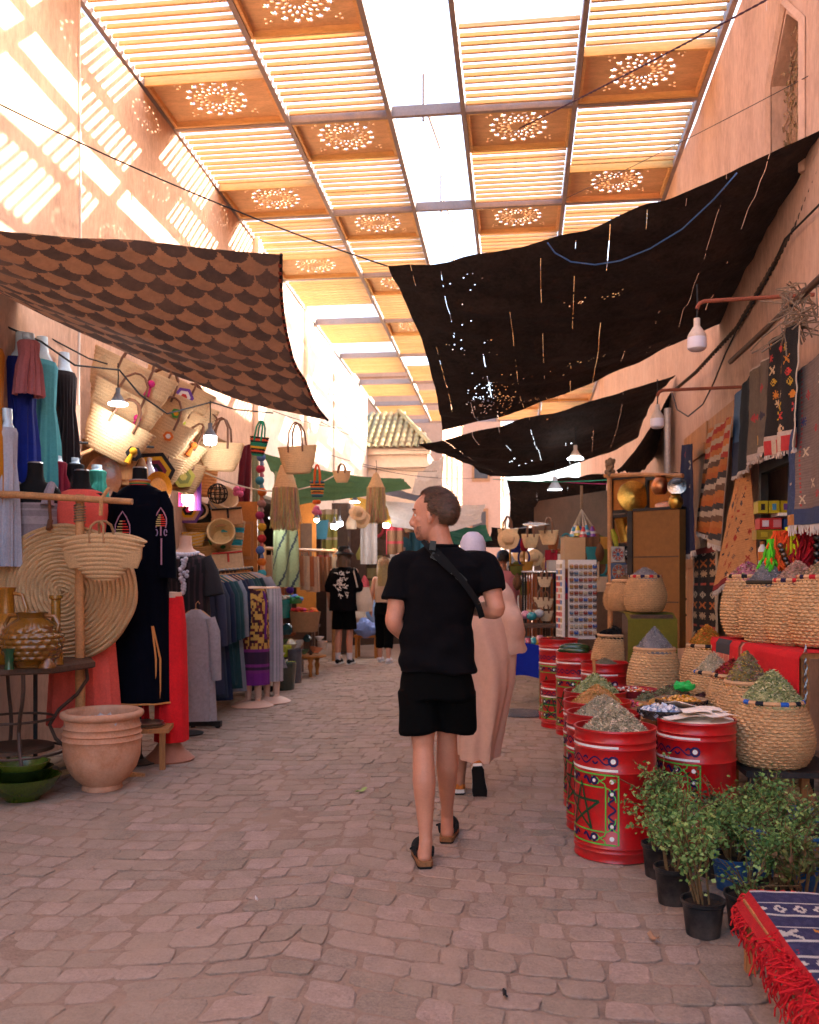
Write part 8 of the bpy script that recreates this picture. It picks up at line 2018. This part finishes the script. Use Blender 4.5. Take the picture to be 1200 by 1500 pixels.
# tee shirt
sh = MB(); rings = []
for (px, py, rx, ry, dy) in ((642, 984, .196, .150, -.005), (642, 972, .196, .148, -.005), (641, 945, .186, .138, 0), (640, 915, .180, .130, 0), (644, 880, .196, .136, 0), (649, 850, .212, .135, 0), (650, 830, .205, .120, 0), (649, 817, .165, .095, 0.005), (648, 806, .118, .092, .006), (647, 800, .088, .082, .010)):
 p = L(px, py, Dm); rings.append([V((p.x + rx * math.copysign(abs(math.cos(2 * PI * k / 40)) ** .85, math.cos(2 * PI * k / 40)), p.y + dy + ry * math.sin(2 * PI * k / 40), p.z)) for k in range(40)])
sh.loft(rings)
for (s_, e_) in ((shL, elL), (shR, elR)):
 q = s_.lerp(e_, .62); c_ = L(649, 830, Dm).lerp(s_, .72); chain(sh, [(*c_, .066), (*(s_ + V((0, 0, -.008))), .064), (*s_.lerp(e_, .35), .071), (*q, .080)], 18, 4, False); sh.ball(c_, .066, 14)
def wr(p):
 z = p.z; side = math.sin(p.x * 16 + z * 9 + 2 * noise.noise(p * 3)); low = max(0, 1.22 - z) * 1.6
 d = .0075 * noise.noise(V((p.x * 5 + z * 4, p.y * 5, z * 7 - p.x * 5))) + .006 * low * side + .004 * noise.noise(V((p.x * 11, p.y * 9, z * 15)))
 d += .006 * math.sin(z * 46 + p.x * 11 + 3 * noise.noise(p * 5)) * max(0, min(1, (1.12 - z) * 6))
 return d * 1.7
sm = remesh(sh, .0075, 4, wr); sm.materials.append(black_tee); inst('tee_shirt', sm, T)
cr = MB(); p = L(647, 803, Dm); cr.tube([(p.x + .080 * math.cos(t * PI / 12), p.y + .010 + .076 * math.sin(t * PI / 12), p.z + .010) for t in range(24)], .010, 6, closed=True); cr.obj('neckband', black_tee, T)
# shorts
st2 = MB(); rings = []
for (px, py, rx, ry) in ((641, 1022, .190, .140), (641, 1000, .186, .138), (641, 965, .170, .125)):
 p = L(px, py, Dm); rings.append([V((p.x + rx * math.cos(2 * PI * k / 36), p.y + ry * math.sin(2 * PI * k / 36), p.z)) for k in range(36)])
st2.loft(rings)
for (h_, k_, x0) in ((L(613, 1010, 4.55), L(618, 1073, 4.53), 0), (L(667, 1010, 4.57), L(664, 1068, 4.60), 0)):
 st2.tube([h_, h_.lerp(k_, .5), k_.lerp(h_, .02), k_], [.104, .108, .111, .111], 26)
def wr2(p): return .012 * noise.noise(V((p.x * 7, p.y * 7, p.z * 6))) + .005 * math.sin(p.x * 22 + p.z * 14 + 3 * noise.noise(p * 4))
sm = remesh(st2, .008, 4, wr2); sm.materials.append(black_short); inst('shorts', sm, T)
# sling bag strap with buckles
stp = MB(); pts = [L(628, 797, Dm - .085), L(640, 808, Dm - .122), L(660, 830, Dm - .150), L(678, 852, Dm - .155), L(690, 868, Dm - .150), L(700, 885, Dm - .13), L(706, 905, Dm - .09)]
a_, _ = sph([(*p, 1) for p in pts], 5)
def strip(mb, P, w, nrm, th=.004):
 for i in range(len(P) - 1):
  t = (P[i + 1] - P[i]).normalized(); s_ = t.cross(V(nrm)).normalized() * w / 2; n_ = V(nrm).normalized() * th
  mb.add([P[i] + s_, P[i] - s_, P[i + 1] - s_, P[i + 1] + s_, P[i] + s_ + n_, P[i] - s_ + n_, P[i + 1] - s_ + n_, P[i + 1] + s_ + n_], [(0, 1, 2, 3), (7, 6, 5, 4), (0, 3, 7, 4), (1, 5, 6, 2)])
strip(stp, a_, .030, (0, -1, .15)); stp.obj('strap', webbing, T)
stp = MB(); a_, _ = sph([(*p, 1) for p in (L(619, 792, Dm - .06), L(631, 806, Dm - .118), L(645, 822, Dm - .145), L(662, 838, Dm - .158))], 4); strip(stp, a_, .022, (0, -1, .1), .006); stp.obj('strap', webbing, T)
for (px, py, w, h, r_) in ((634, 799, .030, .045, .1), (637, 815, .036, .03, .5), (676, 848, .034, .05, -.8), (664, 836, .034, .02, -.8)):
 o = MB(); o.box(L(px, py, Dm - .145 if px > 650 else Dm - .128), (w, .016, h), (0, r_, 0)); o.obj('buckle', M('black_plastic_gloss', (.015, .015, .017), .3, .1, 5, 0), T, smooth=False)
# clogs
cork = M('cork', (.27, .135, .06), .85, .35, 60, .3, 120)
for (hl, toe) in ((hlL, toL), (hlR, toR)):
 d = (toe - hl).normalized(); n_ = V((d.y, -d.x, 0))
 sec = [(-.048, .026), (-.03, .037), (.02, .040), (.09, .042), (.16, .050), (.21, .045), (.245, .025)]
 def out(z, k_):
  return [hl + d * a + n_ * b * k_ + V((0, 0, z - hl.z)) for a, b in sec] + [hl + d * a - n_ * b * k_ + V((0, 0, z - hl.z)) for a, b in reversed(sec)]
 o = MB(); o.loft([out(.001, .96), out(.012, 1.0)]); o.obj('sole', M('rubber_sole', (.012, .012, .012), .8), T)
 o = MB(); o.loft([out(.0125, 1.0), out(.034, 1.02), out(.036, .96)]); o.obj('footbed', cork, T)
 o = MB(); secs = []
 for (a, w_, h_) in ((.06, .046, .055), (.10, .047, .078), (.15, .052, .072), (.20, .047, .055), (.24, .028, .036)):
  secs.append([hl + d * a + n_ * w_ * math.cos(t * PI / 12) + V((0, 0, .036 - hl.z + (h_) * math.sin(t * PI / 12))) for t in range(13)])
 o.loft(secs, True, closed=False);
 for sx in (-1, 1): o.tube([hl + d * .07 + n_ * sx * .046 + V((0, 0, .03)), hl + d * .02 + n_ * sx * .043 + V((0, 0, .022)), hl - d * .0 + n_ * sx * .040 + V((0, 0, .008))], [.012, .008, .004], 6)
 o.obj('upper', M('suede', (.010, .009, .009), .9, .2, 20, .3, 200), T)
 o = MB(); o.tube([hl + d * .07 - n_ * .05 + V((0, 0, .035)), hl + d * .06 - n_ * .065 + V((0, 0, .03))], .006, 5); o.obj('strap_end', MATS['suede'], T)
# ---- generic figure for the others
def person(label, loc, rz, H, skn, hairm, yaw, top, topc, bot, legs=True, hair_long=0.0, hat=None, arms=None, stride=.0, extra=None, vox=.014, topz=.50, sleeve=.55, botz=.28, botw=.10, shoec=None, sock=None, seed=0, slim=1.0, topw=1.0):
 T = thing('person', label, 'person', loc, rz); k = H / 1.75; b = MB()
 hc = V((0, 0.01, 1.635 * k)); R_ = head(b, hc, yaw, 0, k * .98)
 chain(b, [(0, 0, 1.44 * k, .06 * k), (0, .005, 1.55 * k, .052 * k)])
 b.loft([ell(0, 0, z * k, rx * k * slim, ry * k, 20) for z, rx, ry in ((.86, .145, .11), (.95, .16, .115), (1.1, .135, .095), (1.28, .165, .11), (1.40, .165, .095), (1.45, .09, .07))])
 J = arms or {-1: ((-.21, -.02, 1.13), (-.24, .06, .90)), 1: ((.21, -.02, 1.13), (.24, .06, .90))}
 for sx in (-1, 1):
  s_ = V((sx * .17 * slim, 0, 1.40)) * k; e_ = V(J[sx][0]) * k; w_ = V(J[sx][1]) * k
  chain(b, [(*s_, .055 * k), (*s_.lerp(e_, .5), .046 * k), (*e_, .040 * k), (*e_.lerp(w_, .35), .041 * k), (*w_, .026 * k)], 12)
  hand(b, w_, (w_ - e_), V((sx, -.2, 0)), k, .5)
  kn = V((sx * .085, .02 + sx * stride * .4, .48)) * k; an = V((sx * .09, -.01 + sx * stride, .085)) * k
  chain(b, [(sx * .085 * k, 0, .86 * k, .082 * k), (*kn, .052 * k), (*(kn.lerp(an, .35) + V((0, -.015, 0))), .054 * k), (*an, .036 * k)], 12)
  if shoec is None: chain(b, [(an.x, an.y - .02, .045, .034), (an.x, an.y + .16, .035, .034), (an.x, an.y + .2, .03, .022)], 10)
 m = remesh(b, vox, 4); m.materials.append(skn); inst('body', m, T); eyes(T, hc, R_, k * .98)
 if hairm:
  strands('hair', hairm, T, hc, R_, k * 1.03, lambda d: (d[1] < .45 and d[2] > .25) or (d[1] < -.05 and d[2] > -.45), 900, .05, .008, seed + 1, .3, .012, (0, -.5, -.7))
  if hair_long:
   o = MB(); drape(o, [(hc.z - hair_long, .09 * k, .035 * k, 0, -.085 * k, 1), (hc.z - hair_long * .5, .10 * k, .05 * k, 0, -.07 * k, .7), (hc.z + .02, .085 * k, .08 * k, 0, -.03 * k, .2)], 40, 11, seed, .08); o.obj('long_hair', hairm, T)
 if top:
  o = MB(); o.loft([ell(0, 0, z * k, rx * k * topw, ry * k * topw, 28) for z, rx, ry in ((topz * 1.75, .20, .145), (1.05, .185, .135), (1.28, .195, .135), (1.38, .19, .115), (1.44, .12, .085), (1.475, .072, .065))])
  for sx in (-1, 1):
   if sleeve > 0: s_ = V((sx * .155, 0, 1.39)) * k; e_ = V(J[sx][0]) * k; chain(o, [(*s_, .07 * k), (*s_.lerp(e_, .4), .072 * k), (*s_.lerp(e_, sleeve), .076 * k)], 14, 3)
  m = remesh(o, vox * 1.05, 3, lambda p: .008 * noise.noise(p * 7) + .005 * noise.noise(p * 14)); m.materials.append(topc); inst(top, m, T)
 if bot:
  o = MB(); o.loft([ell(0, 0, z * k, rx * k, ry * k, 28) for z, rx, ry in ((.80, .175, .13), (.92, .175, .13), (1.02, .15, .11))])
  for sx in (-1, 1):
   kn = V((sx * .085, .02 + sx * stride * .4, .48)) * k; an = V((sx * .09, -.01 + sx * stride, .085)) * k; hp = V((sx * .08, 0, .86)) * k
   P = [hp, hp.lerp(kn, .5), kn, kn.lerp(an, .5), an]; zend = botz * k * 1.75; Q = [(*hp, .095 * k)]
   for t in (.25, .5, .75, 1.0):
    tt = t * (hp.z - zend) / (hp.z - an.z); q = hp.lerp(kn, tt * 2) if tt < .5 else kn.lerp(an, tt * 2 - 1); Q.append((*q, lerp(.092, botw, t) * k))
   chain(o, Q, 16, 3, False)
  m = remesh(o, vox, 3, lambda p: .006 * noise.noise(p * 9)); m.materials.append(bot); inst('trousers' if botz < .2 else 'shorts', m, T)
 for sx in (-1, 1):
  an = V((sx * .09, -.01 + sx * stride, .085)) * k
  if sock: o = MB(); o.tube([an + V((0, 0, -.02)), an + V((0, 0, .10))], [.042 * k, .045 * k], 12); o.obj('sock', sock, T)
  if shoec: o = MB(); chain(o, [(an.x, an.y - .03, .05, .042), (an.x, an.y + .06, .055, .043), (an.x, an.y + .16, .043, .042), (an.x, an.y + .20, .035, .03)], 12); so = remesh(o, .012, 2); so.materials.append(shoec[0]); inst('shoe', so, T); o = MB(); o.tube([(an.x, an.y - .04, .012), (an.x, an.y + .2, .012)], [.042, .046], 10); o.v = [(x, y_, min(z, .03)) if z > 0 else (x, y_, 0.001) for x, y_, z in o.v]; o.obj('sole', shoec[1], T)
 return T, hc, R_, k
white_m = M('white_fabric', (.55, .50, .50), .9, .08, 8, .2, 120); white_sole = M('white_sole', (.6, .57, .53), .7, .1); blk = M('black_canvas', (.012, .012, .013), .9, .1)
# man in the bucket hat
p = gnd(504, 973)
TB, hc2, R2_, k2 = person('man in a black bucket hat, printed black tee and long shorts with a tote', p, TH + rad(-12), 1.88, skin, hair_b, rad(55), 'tee_shirt', black_tee, black_short, topz=.46, sleeve=.95, botz=.30, botw=.115, shoec=(blk, white_sole), sock=white_m, arms={-1: ((-.25, .02, 1.14), (-.27, .14, .92)), 1: ((.25, -.02, 1.14), (.2, .1, .96))}, topw=1.18, seed=3, hair_long=.18)
o = MB(); o.lathe([(.001, .135), (.08, .13), (.095, .10), (.105, .045), (.165, .005), (.168, .0), (.10, .035), (.09, .09), (.001, .11)], 32, (hc2.x, hc2.y - .01, hc2.z + .03)); o.obj('bucket_hat', blk, TB)
o = MB(); rs = random.Random(2)
for k in range(46):
 x, z = rs.uniform(-.085, .105), rs.uniform(1.10, 1.50) ; y_ = -.175 - .0 * z; w_ = rs.uniform(.008, .03)
 o.tube([(x, y_, z), (x + rs.gauss(0, .03), y_ - .004, z + rs.uniform(-.04, .04)), (x + rs.gauss(0, .03), y_, z + rs.uniform(-.05, .05))], [.006, .008, .003], 5)
tag(o.obj('shirt_print', p_white, TB), kind='stuff')
o = MB(); drape(o, [(.86, .13, .06, .33, .0, 1), (1.0, .16, .085, .32, 0, .6), (1.25, .14, .05, .28, 0, .3)], 30, 6, 2, .06); o.obj('tote_bag', M('canvas', (.50, .42, .34), .9, .1), TB)
o = MB(); o.tube([(.26, -.12, 1.25), (.20, -.12, 1.5), (.17, 0, 1.56), (.22, .1, 1.4), (.28, .06, 1.25)], .012, 6); o.obj('tote_strap', MATS['canvas'], TB)
# woman behind the striding man
p = gnd(563, 971)
TW, hcw, Rw, kw = person('woman in a beige top and black trousers with white trainers behind the striding man', p, TH + rad(-10), 1.72, skin, hair_l, rad(-20), 'sleeveless_top', M('beige_top', (.42, .28, .2), .9, .1), black_short, topz=.58, sleeve=0, botz=.14, botw=.075, shoec=(white_m, white_sole), stride=-.10, slim=.88, topw=.86, hair_long=.34, seed=6)
# pink shirted man with a blue cap
p = at(737, 980, 13.6); p.z = 0
TPk, hcp, Rp, kp = person('man in a pink short sleeved shirt and a blue cap seen from behind', p, TH + rad(5), 1.80, skin2, hair_d, rad(8), 'shirt', M('pink_shirt', (.50, .20, .22), .9, .1, 8, .2, 100), M('grey_trousers', (.12, .12, .13), .9), topz=.47, sleeve=.75, botz=.08, botw=.085, shoec=(blk, white_sole), seed=8, topw=1.15, arms={-1: ((-.25, .0, 1.12), (-.24, .14, .92)), 1: ((.27, .0, 1.12), (.29, .1, .90))})
o = MB(); o.lathe([(.001, .125), (.05, .118), (.085, .08), (.10, .02), (.102, .0)], 24, (hcp.x, hcp.y - .012, hcp.z + .02)); o.add([(hcp.x + (.09) * math.cos(a), hcp.y - .01 + .10 * math.sin(a), hcp.z + .022) for a in [PI * q / 10 for q in range(11)]] + [(hcp.x + .085 * math.cos(a), hcp.y + .03 + .17 * math.sin(a), hcp.z + .012) for a in [PI * q / 10 for q in range(11)]], [(q, q + 1, q + 12, q + 11) for q in range(10)]); o.obj('cap', M('blue_cap', (.015, .09, .24), .8, .1), TPk)
# a few passers-by farther down the lane
for (lab, px, D, H, hm, tc, yaw) in [('dark haired passer by in a pale blue shirt beyond the pink shirted man', 716, 17.5, 1.72, hair_d, (.25, .32, .45), 0), ('passer by in a rose shirt beyond the hats', 750, 18.5, 1.66, hair_d, (.5, .24, .27), 20), ('dark haired passer by in white facing along the lane by the belts', 766, 16.5, 1.68, hair_d, (.5, .47, .46), -30)]:
 p = at(px, 900, D); p.z = 0
 person(lab, p, TH, H, skin2, hm, rad(yaw), 'shirt', M('shirt_%d' % px, tc, .9, .1), MATS['grey_trousers'], topz=.47, sleeve=.7, botz=.08, botw=.085, shoec=(blk, white_sole), vox=.022, seed=px)
# ---- man in the djellaba
base2 = gnd(692, 1163); base2.z = 0; Dj = (base2 - V((0, 0, EZ))).dot(V((-sn, cs, 0)))
T = thing('person', 'man in a long beige djellaba and white skullcap walking ahead of the black shirt', 'person', base2, TH)
def L2(px, py, D=None): q = at(px, py, D or Dj) - base2; return V((q.x * cs + q.y * sn, -q.x * sn + q.y * cs, q.z))
b = MB(); hcj = L2(693, 812); Rj = head(b, hcj, rad(-8), rad(-6), 1.0)
chain(b, [(*L2(696, 850), .062), (*L2(694, 828), .056)])
b.loft([ell(p.x, p.y, p.z, rx, ry, 20) for p, rx, ry in ((L2(694, 960), .16, .12), (L2(696, 900), .16, .12), (L2(697, 862), .17, .1), (L2(696, 846), .09, .07))])
shj, elj, wrj = L2(731, 866), L2(749, 915, Dj - .05), L2(748, 952, Dj + .02)
chain(b, [(*shj, .055), (*elj, .042), (*wrj, .028)]); hand(b, wrj, V((-.2, .2, -1)), V((1, 0, 0)), 1.0, .9)
shk, elk, wrk = L2(658, 862), L2(642, 912), L2(650, 950, Dj + .2)
chain(b, [(*shk, .055), (*elk, .042), (*wrk, .028)]); hand(b, wrk, V((0, .6, -.6)), V((-1, 0, 0)), 1.0, .7)
hl1, hl2 = L2(673, 1158, 5.9), L2(703, 1120, 5.82)
chain(b, [(*L2(682, 1000), .085), (*L2(677, 1075), .055), (*(L2(674, 1130)), .04), (hl1.x, hl1.y, .06, .036), (hl1.x, hl1.y + .16, .04, .034)])
chain(b, [(*L2(706, 1000), .085), (*L2(708, 1070, Dj + .06), .055), (*L2(703, 1112, 5.84), .04)])
m = remesh(b, .010, 4); m.materials.append(skin2); inst('body', m, T); eyes(T, hcj, Rj)
strands('hair', hair_d, T, hcj, Rj, 1.02, lambda d: d[1] < .1 and -.45 < d[2] < -.12, 700, .012, .004, 9, .3, .003, (0, -.2, -1))
o = MB(); cp = [(.001, .122), (.04, .118), (.07, .095), (.088, .055), (.094, .01), (.094, -.012)]
o.lathe(cp, 32, (0, 0, 0), (0.93, 1.12)); o.v = [tuple(hcj + Rj @ (V(p) + V((0, -.02, .022)))) for p in o.v]; o.obj('skullcap', M('lilac_white', (.52, .48, .53), .9, .08, 8, .3, 200), T)
dj = M('djellaba_cloth', (.54, .36, .275), .8, .06, 4, .15, 200)
o = MB(); rings = []
prof = [(1103, 694, .150, .14, 1.0), (1085, 697, .155, .15, 1.0), (1040, 702, .18, .155, .9), (1000, 706, .205, .16, .7), (960, 706, .215, .165, .5), (920, 701, .21, .16, .3), (885, 698, .215, .145, .15), (862, 697, .20, .12, .05), (848, 696, .13, .09, 0), (840, 695, .075, .07, 0)]
P = []
for a_, c_ in zip(prof[:-1], prof[1:]):
 for q in range(6): P.append([lerp(x, y_, q / 6) for x, y_ in zip(a_, c_)])
P.append(list(prof[-1]))
for i, (py, px, rx, ry, fd) in enumerate(P):
 p = L2(px, py); n = 72; R_ = []
 for k in range(n):
  a = 2 * PI * k / n; sw = (1130 - py) / 200
  f = 1 + fd * (.11 * math.sin(6 * a + 2.6 * sw + 1) + .07 * math.sin(3 * a - 2.2 * sw) + .06 * math.sin(11 * a + 5 * sw)) + .02 * math.sin(4 * a + 9 * sw)
  zoff = (.045 * math.sin(a + 2.6) if i < 4 else 0) * (1 - i / 4)
  R_.append(V((p.x + rx * f * math.cos(a), p.y + ry * f * math.sin(a), p.z - zoff)))
 rings.append(R_)
o.loft(rings, True, capb=False); o.loft([rings[0], [p * 1.0 + V((0, 0, .15)) for p in rings[0]]], False); o.obj('djellaba', dj, T)
o = MB()
for (s_, e_, w_) in ((shj, elj, wrj), (shk, elk, wrk)):
 a_, r_ = sph([(*(s_.lerp(L2(697, 870), .35)), .080), (*s_, .080), (*s_.lerp(e_, .5), .081), (*e_, .083), (*e_.lerp(w_, .5), .09), (*w_.lerp(e_, .1), .105)], 4)
 q = MB(); q.tube(a_, r_, 28); q.v = [tuple(V(p) * 1.0 + V((.004 * math.sin(p[2] * 55 + p[0] * 18), .009 * math.sin(p[2] * 34 + p[1] * 30), .005 * math.sin(p[0] * 70)))) for p in q.v]; q.obj('sleeve', dj, T)
# trainers: one planted, one with the sole turned up
navy_s, org, = M('navy_shoe', (.02, .04, .11), .7), M('orange_trim', (.45, .16, .03), .6)
sock_l = M('lilac_sock', (.45, .40, .48), .9)
def shoe(heel, d, up, s=1.0):
 d = V(d).normalized(); up = V(up); up = (up - d * up.dot(d)).normalized(); n_ = d.cross(up)
 def P_(a, w, h): return heel + d * a * s + n_ * w * s + up * h * s
 sec = [(-.03, .028), (0, .040), (.06, .040), (.12, .043), (.18, .050), (.23, .045), (.265, .022)]
 def ring(h, k_): return [P_(a, b_ * k_, h) for a, b_ in sec] + [P_(a, -b_ * k_, h) for a, b_ in reversed(sec)]
 o = MB(); o.loft([ring(-.004, .92), ring(.006, 1.0)]); o.obj('outsole', M('rubber_sole'), T)
 o = MB(); o.loft([ring(.006, 1.02), ring(.032, 1.0)]); o.obj('midsole', white_sole, T)
 o = MB(); o.loft([[P_(a, w_ * math.cos(t * PI / 10), .030 + h_ * math.sin(t * PI / 10)) for t in range(11)] for a, w_, h_ in ((-.025, .026, .055), (.0, .037, .075), (.05, .038, .075), (.10, .040, .07), (.16, .044, .05), (.21, .042, .035), (.25, .022, .02))], True, closed=False); o.obj('upper', navy_s, T)
 o = MB(); o.loft([[P_(a, w_ * math.cos(t * PI / 10), .032 + h_ * math.sin(t * PI / 10)) for t in range(11)] for a, w_, h_ in ((-.034, .020, .05), (-.02, .034, .078), (.005, .040, .08))], True, closed=False); o.obj('heel_tab', org, T)
 o = MB(); o.tube([P_(.03, 0, .07), P_(.025, 0, .13), P_(.02, 0, .19)], [.038, .042, .046], 14); o.obj('sock', sock_l, T)
shoe(V((hl1.x, hl1.y - .01, .006)), (-.05, 1, 0), (0, 0, 1))
hs = L2(700, 1119, 5.73); hs.z = .19; shoe(hs, (.09, .42, -.74), (.02, .8, .45), 1.0)
o = MB(); o.lathe([(.001, 0), (.3, 0), (.3, .004), (.001, .006)], 24); tag(o.obj('iron_cover', M('wet_iron', (.09, .085, .09), .25, .3, 9, .4, 60), loc=gnd(764, 1045) + V((0, 0, .004)), smooth=False), 'dull metal drain cover in the setts past the djellaba man', 'drain cover')
# small litter on the setts
for (lab, px, py, c_, s) in (('curled dry leaf lying on the setts before the potted plants', 957, 1378, (.36, .2, .12), .03), ('green blade of grass dropped on the setts', 529, 1161, (.35, .42, .15), .05), ('dark pebble on the setts near the lower edge', 740, 1463, (.03, .025, .025), .02), ('tiny white scrap on the setts in the lane', 376, 1322, (.6, .56, .55), .012)):
 o = MB(); o.grid(lambda u, v: ((u - .5) * s * 2, (v - .5) * s * .7, .012 + .012 * (2 * u - 1) ** 2 + .004 * math.sin(v * 5)), 6, 4, lambda u, v: c_, thick=.002); tag(o.obj('litter', painted, loc=gnd(px, py), rotz=px), lab, 'litter')
